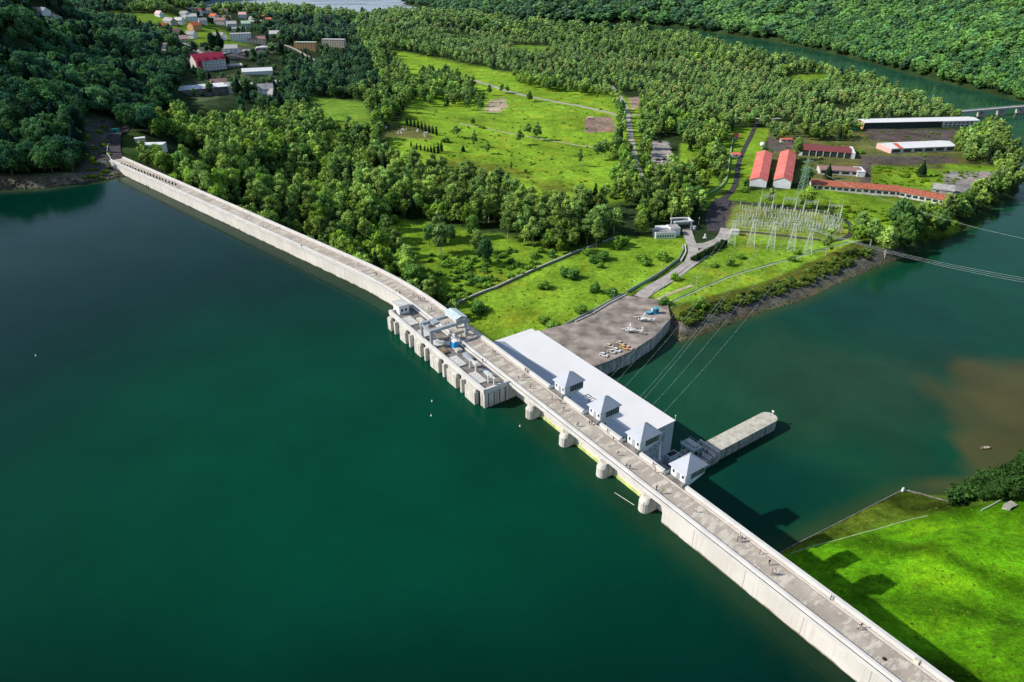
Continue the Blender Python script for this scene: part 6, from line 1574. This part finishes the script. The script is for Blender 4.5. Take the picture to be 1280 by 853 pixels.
protos = [sw(k) for k in range(3)]; used = [False] * 3
r = np.random.default_rng(5); nsw = 0
p00 = Vector(ray_ground(915, 288)[:2]); p10 = Vector(ray_ground(1052, 294)[:2]); p01 = Vector(ray_ground(922, 259)[:2]); p11 = Vector(ray_ground(1048, 275)[:2])
LBL = ['switchgear frame carrying three pale post insulators', 'switchgear tank with two slanted bushings', 'single pale post insulator on a slim stand']
for j in range(7):
    for i in range(17):
        a = (i + .5 + r.uniform(-.2, .2)) / 17; b = (j + .5) / 7
        q = (p00 * (1 - a) + p10 * a) * (1 - b) + (p01 * (1 - a) + p11 * a) * b
        if r.random() < .10: continue
        k = (0, 2, 1, 0, 2, 0, 2)[j] if r.random() < .8 else int(r.integers(3))
        if used[k]: o = copy_tree(protos[k])
        else: o = protos[k]; used[k] = True
        o.location = (q.x, q.y, gz(q.x, q.y) + .05); o.rotation_euler = (0, 0, R(-8 + r.uniform(-3, 3))); sc2 = r.uniform(.85, 1.2); o.scale = (sc2, sc2, sc2)
        tag(o, LBL[k] + ' in the fenced substation yard', 'switchgear', ['three-pole switchgear frames', 'switchgear tanks', 'single post insulators'][k] + ' of the substation')
x, y, z = ray_ground(918, 293); o = empty('relay_cabinet', (x, y, z), R(-8), 'white boxy relay cabin at the road corner of the substation', 'cabin'); m = MB(); m.box(-2.6, 2.6, -1.8, 1.8, 0, 3); m.build('wall', ['white_paint'], o); m = MB(); m.box(-2.8, 2.8, -2, 2, 3.003, 3.25); m.build('roof', ['offwhite'], o)
# power lines
def wire(p0, p1, sag, label, group, rad=.035):
    p0 = Vector(p0); p1 = Vector(p1); n = 16; pts = []
    for k in range(n + 1):
        s = k / n; q = p0.lerp(p1, s); q.z -= sag * 4 * s * (1 - s); pts.append(q - p0)
    m = MB()
    for k in range(n): m.tube(pts[k], pts[k + 1], rad, n=4, caps=False)
    o = m.build('power_cable', ['wire']); o.location = p0; tag(o, label, 'power cable', group)
for i, (pi, u) in enumerate(((0, 20), (0, 24), (1, 29), (2, 38), (2, 40), (3, 45), (4, 51))):
    a = pyl[pi]; b = loc(u, 60.5, -36.6); dx = (-1.5, 1.5, 0, -1.5, 0, 0, 0)[i]
    wire((a[0] + dx, a[1], a[2] - .3), b, 6, 'thin pale cable spanning from the pylons over the river to the white roof', 'power cables crossing to the powerhouse')
ex, ey = pt(1420, 376, -40)
far_p = copy_tree(first); far_p.location = (ex, ey, -58); far_p.scale = (1, 1, 1.3); far_p.rotation_euler = (0, 0, R(80)); tag(far_p, 'lattice pylon beyond the right-hand river bank', 'pylon', None)
far_p['group'] = 'lattice pylons'
for i, (dz, dx) in enumerate(((0, 2.5), (-1.5, 2), (-2.5, -2))):
    a = pyl[4]; wire((a[0], a[1], a[2] - .3 + dz * .3), (ex + dx, ey, -36 + dz), 5, 'pale cable running low over the river to the right', 'power cables running right over the river')
wire((big[0], big[1], big[2]), (ex + 6, ey + 60, -34), 7, 'upper single cable running right over the river from the tall tower', None)

# ------------------------------------------------------------------ helicopters and vehicles on the terrace
def helicopter(px, py, rz, label, nb, brz):
    x, y = pt(px, py, -51); t = empty('helicopter', (x, y, -51), R(rz), label, 'helicopter', 'white helicopters on the terrace')
    m = MB(); rings = []
    for xx, w, h, zc in ((2.3, .12, .12, 1.3), (2.0, .6, .5, 1.35), (1.2, .95, .85, 1.6), (0, 1.05, 1.0, 1.75), (-1.2, .85, .8, 1.85), (-2.2, .42, .42, 2.0), (-4.6, .24, .24, 2.15), (-6.6, .16, .18, 2.35)):
        rings.append([(xx, w * math.cos(a), zc + h * math.sin(a)) for a in [2 * math.pi * k / 12 for k in range(12)]])
    m.loft(rings); m.build('fuselage', ['white_paint'], t, smooth=True)
    m = MB(); m.loft([[(2.2, .1 * math.cos(a), 1.45 + .1 * math.sin(a)) for a in [2 * math.pi * k / 10 for k in range(10)]], [(1.75, .72 * math.cos(a), 1.72 + .56 * math.sin(a)) for a in [2 * math.pi * k / 10 for k in range(10)]], [(1.15, .9 * math.cos(a), 1.9 + .6 * math.sin(a)) for a in [2 * math.pi * k / 10 for k in range(10)]]]); m.build('canopy', ['glass'], t, smooth=True)
    m = MB(); m.box(-7.0, -6.1, -.05, .05, 2.2, 3.5, tp=.0); m.build('tail_fin', ['white_paint'], t)
    m = MB(); m.box(-6.1, -5.5, -1.1, 1.1, 2.3, 2.38); m.build('stabiliser', ['white_paint'], t)
    m = MB(); m.box(-6.75, -6.65, .08, .14, 1.9, 3.3); m.build('tail_rotor', ['white_paint'], t)
    m = MB(); m.tube((0, 0, 2.6), (0, 0, 3.2), .16, n=8); m.box(-.5, .3, -.35, .35, 2.55, 2.85); m.build('rotor_mast', ['offwhite'], t)
    for k in range(nb):
        a = R(brz) + 2 * math.pi * k / nb; m = MB(); c_, s_ = math.cos(a), math.sin(a)
        def q(l, w, z): return (l * c_ - w * s_, l * s_ + w * c_, z)
        m.add([q(.2, -.24, 3.15), (q(5.2, -.2, 2.95)), q(5.2, .2, 2.95), q(.2, .24, 3.15), q(.2, -.24, 3.22), q(5.2, -.2, 3.02), q(5.2, .2, 3.02), q(.2, .24, 3.22)], [(3, 2, 1, 0), (4, 5, 6, 7), (0, 1, 5, 4), (1, 2, 6, 5), (2, 3, 7, 6), (3, 0, 4, 7)]); m.build('rotor_blade', ['white_paint'], t)
    for s in (-.95, .95):
        m = MB(); m.tube((-1.6, s, .08), (1.7, s, .08), .07, n=6); m.tube((-.8, s, .08), (-.7, s * .6, .95), .05, n=5); m.tube((.9, s, .08), (.8, s * .6, .95), .05, n=5); m.build('skid', ['steel'], t)
helicopter(787, 416, 160, 'white helicopter nearer the curved wall edge', 3, 40)
helicopter(803, 402, 166, 'white helicopter next to the blue drums', 3, 20)
x, y = pt(820, 391.5, -51); t = empty('storage_drum', (x, y, -51), 0, 'large upright bright blue drum with lighter rim at the terrace corner', 'drum', 'blue drums on the terrace')
m = MB(); m.tube((0, 0, .3), (0, 0, 3.1), 1.35, n=18); m.build('shell', [mat('deep_blue', (.01, .12, .22), .4, .2, 1, 0)], t); m = MB(); m.tube((0, 0, 3.1), (0, 0, 3.3), 1.45, 1.3, n=18); m.build('rim', ['sky_blue'], t); m = MB(); m.tube((0, 0, 3.3), (0, 0, 3.36), .4, n=10); m.build('lid', ['black'], t); m = MB(); m.box(-1.5, 1.5, -1.5, 1.5, 0, .3); m.build('base', ['blue_paint'], t)
x, y = pt(811.5, 392.5, -51); t = empty('storage_drum', (x, y, -51), 0, 'lower blue drum left of the large blue one', 'drum', 'blue drums on the terrace')
m = MB(); m.tube((0, 0, 0), (0, 0, 1.2), 1.5, n=18); m.build('shell', [MATS['deep_blue']], t); m = MB(); m.tube((0, 0, 1.2), (0, 0, 1.35), 1.5, 1.2, n=18); m.build('rim', ['sky_blue'], t)
x, y = pt(815.5, 390.5, -51); t = empty('water_tank', (x, y, -51), 0, 'small white tank squeezed between the two blue drums', 'tank'); m = MB(); m.tube((0, 0, 0), (0, 0, 2.0), .8, n=12); m.build('shell', ['white_paint'], t); m = MB(); m.tube((0, 0, 2.0), (0, 0, 2.3), .8, .2, n=12); m.build('lid', ['offwhite'], t)
x, y = pt(803, 414, -51); t = empty('lamp_post', (x, y, -51), 0, 'short white post standing alone on the terrace between wall and helicopters', 'post'); m = MB(); m.tube((0, 0, 0), (0, 0, 1.6), .35, n=8); m.build('pole', ['white_paint'], t); m = MB(); m.ell((0, 0, 1.9), (.5, .5, .4), 8, 5); m.build('lamp', ['white_paint'], t)
def car(x, y, z, rz, paint, label, group, name='parked_car'):
    t = empty(name, (x, y, z), R(rz), label, 'car', group)
    m = MB()
    prof = [(-2.15, .35), (-2.2, .8), (-2.0, 1.0), (-1.5, 1.02), (.75, 1.0), (1.9, .85), (2.15, .65), (2.15, .35)]
    m.loft([[(a, s * (.86 if abs(s) == 1 else .8), b) for a, b in prof] for s in (-1, 1)][::-1]); m.build('body', [paint], t)
    m = MB(); c = [(-1.75, 1.0), (-1.35, 1.45), (.25, 1.48), (.95, 1.0)]
    m.loft([[(a, s * .76, b) for a, b in c] for s in (-1, 1)][::-1]); m.build('window', ['glass'], t)
    m = MB(); m.box(-1.35, .22, -.66, .66, 1.46, 1.54); m.build('roof', [paint], t)
    for a in (-1.35, 1.35):
        for s in (-.84, .84):
            m = MB(); m.tube((a, s - .1, .33), (a, s + .1, .33), .33, n=10); w_ = m.build('wheel', ['rubber'], t)
    return t
G1 = 'vehicles parked along the wall of the terrace'
for px, py, rz, p_, l in ((755, 445, -36, 'white_paint', 'white car parked apart at the end of the row near the white roof'), (764.5, 441, -36, 'offwhite', 'white and blue van-like car second in the row, front half'), (771, 439, -36, 'white_paint', 'white car in the middle of the row by the curved wall'), (762, 434, -36, 'cream_wall', 'beige car standing behind the middle of the row'), (780, 436, -36, 'yellow', 'yellow orange car in the right-hand pair of the row'), (786, 436.5, -36, 'pink', 'pale pink car at the right end of the row'), (776, 430.5, -36, 'cream_wall', 'small cream car behind the yellow one')):
    x, y = pt(px, py, -51); car(x, y, -51, rz, p_, l, G1)
for i, (px, py, rz, p_, l) in enumerate(((822, 201, 20, 'black', 'dark car in the gravel lot beside the tree-lined road'), (828, 203, 70, 'white_paint', 'white car in the gravel lot beside the tree-lined road'), (831, 200, 10, 'black', 'second dark car at the right of the gravel lot'), (817, 209, 0, 'white_paint', 'white car at the lower edge of the gravel lot'), (842, 212, 40, 'white_paint', 'white car near the lower right corner of the gravel lot'), (825, 178.5, 0, 'black', 'dark car at the upper entrance of the gravel lot'), (751, 137.5, -25, 'black', 'dark car driving on the field road'), (902, 241, 30, 'yellow', 'yellowish car beside the bend of the yard road'), (919, 213, 0, 'steel', 'grey blue car parked under the red kiosk'), (1026, 198.5, 4, 'yellow', 'yellow lorry-like car in front of the garage row'), (918, 144, 0, 'yellow', 'yellow vehicle on the verge of the far road'), (150, 166, 60, 'crimson', 'red car by the green booth at the abutment'))):
    x, y, z = ray_ground(px, py); car(x, y, z + .15, rz, p_, l, None)
x, y, z = ray_ground(737, 149); t = empty('digger_shed', (x, y, z), 0, 'small white shelter on the brown earth plot', 'shelter'); m = MB(); m.box(-3, 3, -1.5, 1.5, 0, 1.8); m.build('wall', ['offwhite'], t); m = MB(); m.gable(-3, 3, -1.5, 1.5, 1.8, 2.6, oh=.3); m.build('roof', ['pink'], t)
x, y, z = ray_ground(952, 187); t = empty('satellite_dish', (x, y, z), 0, 'white round tank standing behind the left red hall', 'tank'); m = MB(); m.tube((0, 0, 0), (0, 0, 3.5), .5, n=8); m.build('post', ['galv'], t); m = MB(); m.ell((0, 0, 5), (2.6, 2.6, 2.2), 12, 8); m.build('shell', ['white_paint'], t, smooth=True)
# graves / plots among evergreens
r = np.random.default_rng(8)
for k in range(22):
    cx, cy = [(483, 159), (500, 166), (505, 164), (522, 164), (533, 168), (531, 171)][k % 6]; px, py = cx + r.uniform(-3, 3), cy + r.uniform(-2.2, 2.2)
    x, y, z = ray_ground(px, py); t = empty('gravestone', (x, y, z), R(r.uniform(-10, 10)), 'pale grave slab in the small plots between the evergreens', 'gravestone', 'graves between the evergreens')
    m = MB(); m.box(-.7, .7, -1.4, 1.2, 0, .4); m.build('slab', ['offwhite'], t); m = MB(); m.box(-.6, .6, 1.2, 1.45, 0, 1.3); m.build('headstone', ['white_paint' if k % 2 else 'concrete'], t)

# ------------------------------------------------------------------ lamp posts
def lamp(x, y, z, h, label, group, arm=0.0):
    t = empty('lamp_post', (x, y, z), 0, label, 'lamp post', group); m = MB(); m.tube((0, 0, 0), (0, 0, h), .1, .06, n=6); m.build('pole', ['galv'], t)
    m = MB(); m.ell((arm, 0, h + .1), (.35, .35, .2), 8, 5); m.build('lamp', ['white_paint'], t)
for px, py, l in ((767, 375, 'lamp post by the bright bush on the terrace fence'), (744, 392, 'lamp post on the back edge of the terrace'), (792, 362, 'lamp post where the access road meets the terrace'), (826, 341, 'lamp post halfway up the curved fence'), (687, 419, 'lamp post near the corner of the white roof'), (655, 424, 'slim lamp post on the meadow above the white roof'), (634, 426, 'lamp post with white head close to the dam below the crane'), (833, 378, 'lamp post at the corner of the terrace'), (828, 368, 'little post lamp on the lawn by the garden path'), (873, 282, 'lamp post beside the sentry box'), (870, 358, 'lamp post at the end of the garden path')):
    x, y, z = ray_ground(px, py); lamp(x, y, z, 5.5, l, None)
q = loc(-13, -8.2, 0); lamp(q[0], q[1], 0, 6.5, 'lamp post on the promenade kerb before the gantry crane', None)

# ------------------------------------------------------------------ people on the promenade
def person_mesh(pose):
    """one continuous body grown with the skin modifier; faces split into skin, top, trousers, shoes"""
    P = {'hip': (0, 0, .93), 'waist': (0, 0, 1.08), 'chest': (0, .01, 1.30), 'neck': (0, 0, 1.48), 'head': (0, .02, 1.60), 'crown': (0, .01, 1.74)}
    if pose == 'walk': leg = {1: [(.10, 0, .88), (.11, .16, .5), (.11, .22, .08), (.11, .38, .04)], -1: [(-.10, 0, .88), (-.11, -.02, .48), (-.11, -.30, .12), (-.11, -.18, .04)]}; arm = {1: [(.19, 0, 1.40), (.25, -.10, 1.12), (.26, -.02, .88), (.26, .04, .80)], -1: [(-.19, 0, 1.40), (-.25, .08, 1.12), (-.25, .22, .92), (-.24, .29, .86)]}
    else: leg = {s: [(s * .10, 0, .88), (s * .12, .02, .48), (s * .12, 0, .08), (s * .13, .15, .04)] for s in (1, -1)}; arm = {1: [(.19, 0, 1.40), (.25, -.02, 1.12), (.24, .05, .86), (.24, .08, .78)], -1: [(-.19, 0, 1.40), (-.26, 0, 1.12), (-.20, .22, 1.05), (-.16, .29, 1.06)]}
    V = []; E = []; Rd = []
    def add(p, r_, prev=None):
        V.append(p); Rd.append(r_); 
        if prev is not None: E.append((prev, len(V) - 1))
        return len(V) - 1
    h = add(P['hip'], (.15, .11)); w_ = add(P['waist'], (.13, .10), h); c = add(P['chest'], (.17, .12), w_); n = add(P['neck'], (.055, .055), c); hd = add(P['head'], (.088, .10), n); add(P['crown'], (.06, .07), hd)
    for s in (1, -1):
        a = add(leg[s][0], (.09, .09), h); b = add(leg[s][1], (.06, .062), a); d = add(leg[s][2], (.04, .045), b); add(leg[s][3], (.042, .03), d)
        a = add(arm[s][0], (.055, .055), c); b = add(arm[s][1], (.04, .04), a); d = add(arm[s][2], (.028, .028), b); add(arm[s][3], (.032, .02), d)
    me = bpy.data.meshes.new('tmp'); me.from_pydata(V, E, []); ob = bpy.data.objects.new('tmp', me); COL.objects.link(ob)
    ob.modifiers.new('skin', 'SKIN'); 
    for i, rr_ in enumerate(Rd): me.skin_vertices[0].data[i].radius = rr_
    me.skin_vertices[0].data[0].use_root = True
    sb = ob.modifiers.new('sub', 'SUBSURF'); sb.levels = 1; sb.render_levels = 1
    dg = bpy.context.evaluated_depsgraph_get(); ev = ob.evaluated_get(dg); out = bpy.data.meshes.new_from_object(ev)
    bpy.data.objects.remove(ob); out.name = 'body'
    out.materials.clear()
    for nm in ('skin', 'top', 'trousers', 'shoes'): out.materials.append(PM[nm][0])
    for f in out.polygons:
        z = f.center.z; ax_ = abs(f.center.x)
        f.material_index = 0 if z > 1.45 else (0 if (ax_ > .2 and z < 1.1) else 1 if z > .98 or ax_ > .21 else 3 if z < .1 else 2); f.use_smooth = True
    return out
def pm_(n, c): return mat('cloth_' + n, c, .8, .08, 3, 0)
PM = {'skin': [pm_('skin', (.52, .33, .24))], 'top': [pm_('black', (.02, .02, .022)), pm_('navy', (.02, .03, .08)), pm_('white', (.75, .74, .72)), pm_('red', (.45, .03, .03)), pm_('grey', (.18, .18, .19)), pm_('blue', (.06, .16, .4)), pm_('yellow', (.75, .78, .05)), pm_('pinkish', (.7, .35, .38))],
      'trousers': [pm_('jeans', (.04, .06, .12)), pm_('dark', (.018, .018, .02)), pm_('khaki', (.3, .25, .17)), pm_('lightgrey', (.45, .45, .45))], 'shoes': [pm_('shoe', (.04, .035, .03))]}
HAIR = [pm_('brown_hair', (.05, .03, .02)), pm_('dark_hair', (.015, .012, .01)), pm_('fair_hair', (.35, .24, .11))]
PMESH = {k: person_mesh(k) for k in ('walk', 'stand')}
hm = MB(); hm.ell((0, -.012, 1.672), (.105, .118, .095), 10, 6); HM = hm.mesh('hair', [HAIR[0]], smooth=True)
TN = ['black', 'navy', 'white', 'red', 'grey', 'blue', 'bright yellow', 'pink']; QN = ['blue jeans', 'dark trousers', 'khaki trousers', 'pale trousers']
def person(x, y, z, rz, pose, ti, qi, hi, where, h=1.0, group='people on the promenade'):
    o = bpy.data.objects.new('person', PMESH[pose]); COL.objects.link(o); o.location = (x, y, z - .01); o.rotation_euler = (0, 0, rz); o.scale = (h, h, h)
    for i, m_ in ((1, PM['top'][ti]), (2, PM['trousers'][qi])): o.material_slots[i].link = 'OBJECT'; o.material_slots[i].material = m_
    hh = bpy.data.objects.new('hair', HM); COL.objects.link(hh); hh.parent = o; hh.material_slots[0].link = 'OBJECT'; hh.material_slots[0].material = HAIR[hi]
    tag(o, 'person in %s top %s' % (TN[ti], where), 'person', group)
PP = [(496, 366, 0, 'by the lake-side parapet above the white hut'), (500, 368, 0, 'second of the pair above the white hut'), (516.5, 371, 0, 'alone on the promenade bend'), (523.5, 375.5, 0, 'first of the cluster on the bend'), (526, 376, 3, 'second of the cluster on the bend'), (528.2, 377, 1, 'third of the cluster on the bend'), (530.5, 376.3, 4, 'last of the cluster on the bend'),
 (536, 389, 4, 'left of the pair before the crane'), (539.5, 388, 1, 'right of the pair before the crane'), (551.5, 393, 2, 'close to the crane house'), (557.5, 407, 0, 'under the crane, left one'), (560.5, 407, 1, 'under the crane, right one'), (580.5, 416, 2, 'just past the crane on the valley side'), (582.5, 417, 4, 'beside the one just past the crane'),
 (577, 422, 0, 'in dark clothes at the lake side past the crane'), (585, 420.5, 0, 'first of three crossing past the crane'), (583, 423.5, 1, 'second of three crossing past the crane'), (616.5, 442, 5, 'in the group below the roof corner, left'), (619, 443, 4, 'in the group below the roof corner, right'), (603.5, 453, 0, 'leaning at the lake-side parapet'),
 (656.5, 464, 3, 'by the valley parapet above the wide roof'), (659.5, 466.5, 0, 'larger dark figure by the valley parapet'), (656, 471.5, 0, 'in the middle opposite the parapet pair'), (653.5, 471.5, 2, 'left companion of the middle one'), (648.3, 475, 0, 'carrying a bag at the lake side'), (662.8, 485.5, 7, 'small figure crossing before the first gate house'), (690, 499.5, 4, 'near the landing of the first gate house'),
 (700, 504, 0, 'first of the trio past the first gate house'), (702, 504.5, 1, 'second of the trio past the first gate house'), (704.6, 513.5, 0, 'alone between the first and second gate houses'), (722.5, 532.5, 0, 'pushing a pram on the lake half'), (720.5, 533, 2, 'child-like small companion of the pram pusher'), (736.8, 531, 0, 'left of the close pair by the second gate house'), (739.8, 530.5, 1, 'right of the close pair by the second gate house'),
 (759, 541.5, 4, 'in the gap of the parapet between gate houses'), (766.5, 551.5, 5, 'behind the parapet between gate houses'), (772.3, 569, 0, 'alone opposite the third gate house'), (782.7, 585.5, 0, 'left of the two walkers past the third gate house'), (787.3, 586.5, 1, 'right of the two walkers past the third gate house'), (816, 584, 4, 'first of the two near the last gate house'), (818.5, 591, 7, 'second of the two near the last gate house'),
 (794, 566.5, 3, 'at the parapet right of the third gate house'), (827, 617, 6, 'with a large shadow before the last gate house'), (820.5, 612.5, 0, 'bending over beside the yellow-clad one'), (869.5, 640, 2, 'near the lake side beyond the last gate house'), (924, 673, 2, 'front one of the group at the valley parapet'), (926.5, 676.5, 1, 'middle one of the group at the valley parapet'), (921.5, 677, 1, 'left one of the group at the valley parapet'),
 (949, 692.5, 7, 'small bright figure by the inner kerb'), (961, 705.5, 0, 'in black in the middle of the road'), (964, 717.5, 3, 'left one crouched over a bicycle'), (968, 718.5, 2, 'right one beside the bicycle'), (1037.5, 750, 0, 'at the valley parapet, dark top over bare legs'), (1072, 787, 2, 'left one of the couple near the bottom'), (1075.5, 785, 1, 'right one of the couple near the bottom'),
 (418, 300.5, 3, 'in red at the far parapet'), (330, 286, 0, 'alone on the far straight of the dam'), (347, 287, 2, 'left one of a pair on the far straight'), (350, 287.5, 5, 'right one of a pair on the far straight'), (377, 309, 1, 'on the far straight near the lake parapet'), (219, 229, 0, 'at the end of the row of shrubs'), (223, 235, 2, 'next to the last shrub of the row'), (469, 343, 0, 'first of three at the start of the bend'), (471, 345, 1, 'second of three at the start of the bend'), (448, 332, 4, 'distant single walker before the bend')]
r = np.random.default_rng(12)
for i, (px, py, ti, wh) in enumerate(PP):
    x, y = pt(px, py + .6, .02); person(x, y, .02, R(float(r.choice([-55, 125, -35, 145])) + float(r.uniform(-25, 25)) - 90), 'walk' if r.random() < .6 else 'stand', ti, int(r.integers(4)), int(r.integers(3)), wh, float(r.uniform(.94, 1.08)) * (.72 if 'child' in wh else 1))
x, y = pt(487, 378, .2)
q = loc(-19.5, -17.6, .0); person(q[0] - .2, q[1], -.5, 0, 'stand', 3, 1, 0, 'on the upstream corner of the intake structure', group=None)
q = loc(-17.5, -9.9, 0); 
q = loc(-22.5, -13.2, 0)
# row of potted shrubs on the promenade
pm0 = empty('potted_shrub', (0, 0, 0)); m = MB(); m.tube((0, 0, 0), (0, 0, .55), .3, .38, n=10); m.build('pot', ['concrete'], pm0)
c_ = bpy.data.objects.new('foliage', CROWN['bush', 0]); COL.objects.link(c_); c_.parent = pm0; c_.location = (0, 0, .4); c_.scale = (.8, .8, 1.5); c_.color = (.035, .05, .03, 1)
cp = crest_path(3.4, 2.2)
A_ = Vector(pt(153, 207, 0)); B_ = Vector(pt(220, 233, 0)); n_ = 19
for k in range(n_):
    p = A_.lerp(B_, k / (n_ - 1)); o = pm0 if k == 0 else copy_tree(pm0); o.location = (p.x, p.y, .02); o.rotation_euler = (0, 0, k * 1.3)
    tag(o, 'dark shrub in a pale pot in the row along the far end of the promenade', 'potted plant', 'row of potted shrubs at the far end of the promenade')
# bicycle beside the kneeling pair, bins and manhole
x, y = pt(966, 719, .02); t = empty('bicycle', (x, y, .02), R(20), 'bicycle lying between two people on the promenade', 'bicycle')
for s in (-.5, .5):
    m = MB()
    for k in range(14):
        a, b = 2 * math.pi * k / 14, 2 * math.pi * (k + 1) / 14; m.tube((s + .33 * math.cos(a), 0, .34 + .33 * math.sin(a)), (s + .33 * math.cos(b), 0, .34 + .33 * math.sin(b)), .025, n=5, caps=False)
    m.build('wheel', ['rubber'], t)
m = MB(); 
for a, b in (((-.5, .34), (-.05, .34)), ((-.05, .34), (.35, .8)), ((-.15, .85), (.35, .8)), ((-.15, .85), (-.05, .34)), ((-.5, .34), (-.15, .85)), ((.5, .34), (.35, .95))): m.tube((a[0], 0, a[1]), (b[0], 0, b[1]), .022, n=5)
m.build('frame', ['crimson'], t); m = MB(); m.box(-.27, -.03, -.06, .06, .88, .93); m.build('saddle', ['black'], t); m = MB(); m.tube((.35, -.25, .97), (.35, .25, .97), .018, n=5); m.build('handlebar', ['black'], t)
x, y = pt(1106, 824, .01); m = MB(); m.tube((0, 0, 0), (0, 0, .03), .45, n=16); m.ell((0, 0, .03), (.2, .2, .03), 8, 4); o = m.build('manhole_cover', ['black']); o.location = (x, y, .005); tag(o, 'dark round manhole cover in the promenade near the bottom', 'manhole cover')
x, y = pt(1145, 829, .0); t = empty('litter_bin', (x, y, .0), R(-55), 'pale yellowish box standing against the valley parapet near the bottom', 'bin'); m = MB(); m.box(-.45, .45, -.35, .35, 0, 1.1, tp=.04); m.build('body', [mat('pale_yellow', (.62, .6, .42), .7, .1, 1, 0)], t); m = MB(); m.box(-.5, .5, -.4, .4, 1.1, 1.2); m.build('lid', ['offwhite'], t)
# buoys and the floating boom
for px, py, l in ((45, 445, 'small white buoy alone on the lake at the far left'), (540, 502, 'tiny white buoy in front of the intake structure'), (539, 520, 'tiny white buoy further out from the intake structure'), (650, 533, 'tiny white buoy beyond the first spillway pier')):
    x, y = pt(px, py, ZR); t = empty('buoy', (x, y, ZR - .2), 0, l, 'buoy'); m = MB(); m.ell((0, 0, .22), (.28, .28, .25), 10, 6); m.build('float', ['white_paint'], t, smooth=True); m = MB(); m.tube((0, 0, .5), (0, 0, 1.0), .06, n=6); m.build('stem', ['white_paint'], t)
a = pt(768, 616, ZR); b = pt(793, 632, ZR); m = MB(); n = 14
for k in range(n): m.tube((a[0] + (b[0] - a[0]) * (k + .06) / n, a[1] + (b[1] - a[1]) * (k + .06) / n, ZR + .06), (a[0] + (b[0] - a[0]) * (k + .94) / n, a[1] + (b[1] - a[1]) * (k + .94) / n, ZR + .06), .09, n=6)
o = m.build('floating_boom', ['offwhite']); tag(o, 'thin pale boom floating on the lake below the spillway piers', 'boom')
x, y = pt(1232, 560.5, ZT); t = empty('rowing_boat', (x, y, ZT), R(8), 'small pale boat on the brown shallow water', 'boat')
m = MB(); m.loft([[(xx, -w_, .5), (xx, -w_ * .6, -.1), (xx, w_ * .6, -.1), (xx, w_, .5)] for xx, w_ in ((-2.2, .5), (-1, .8), (1, .75), (2.4, .08))]); m.build('hull', ['wood'], t); m = MB(); m.box(-.6, -.2, -.6, .6, .5, .56); m.box(.7, 1.1, -.55, .55, .5, .56); m.build('seat', ['offwhite'], t)

# ------------------------------------------------------------------ camera, sun, sky
cam = bpy.data.cameras.new('camera'); co = bpy.data.objects.new('camera', cam); COL.objects.link(co)
co.location = (0, 0, CH); co.rotation_euler = (math.pi / 2 - PIT, 0, 0)
cam.sensor_width = 36; cam.lens = 36 * F_ / 1280; cam.clip_start = .5; cam.clip_end = 20000
SC.camera = co
SD = Vector((-.9986, -.052, math.tan(R(37)))).normalized()
sun = bpy.data.lights.new('sun', 'SUN'); sun.energy = 5.0; sun.angle = R(.55); sun.color = (1, .955, .87)
so = bpy.data.objects.new('sun', sun); COL.objects.link(so); so.rotation_euler = SD.to_track_quat('Z', 'Y').to_euler(); so.location = (-200, 100, 300)
w = bpy.data.worlds.new('World'); SC.world = w; w.use_nodes = True; t = w.node_tree; t.nodes.clear()
wo = t.nodes.new('ShaderNodeOutputWorld'); bg = t.nodes.new('ShaderNodeBackground'); sk = t.nodes.new('ShaderNodeTexSky')
sk.sky_type = 'NISHITA'; sk.sun_disc = False; sk.sun_elevation = R(37); sk.sun_rotation = math.atan2(SD.x, SD.y); sk.altitude = 400; sk.dust_density = 1.0
t.links.new(sk.outputs[0], bg.inputs[0]); bg.inputs[1].default_value = .15; t.links.new(bg.outputs[0], wo.inputs[0])
SC.view_settings.view_transform = 'Standard'; SC.view_settings.look = 'None'; SC.view_settings.exposure = 0; SC.view_settings.gamma = 1
SC.cycles.max_bounces = 5; SC.cycles.diffuse_bounces = 2; SC.cycles.glossy_bounces = 2; SC.cycles.transparent_max_bounces = 4; SC.cycles.use_denoising = True
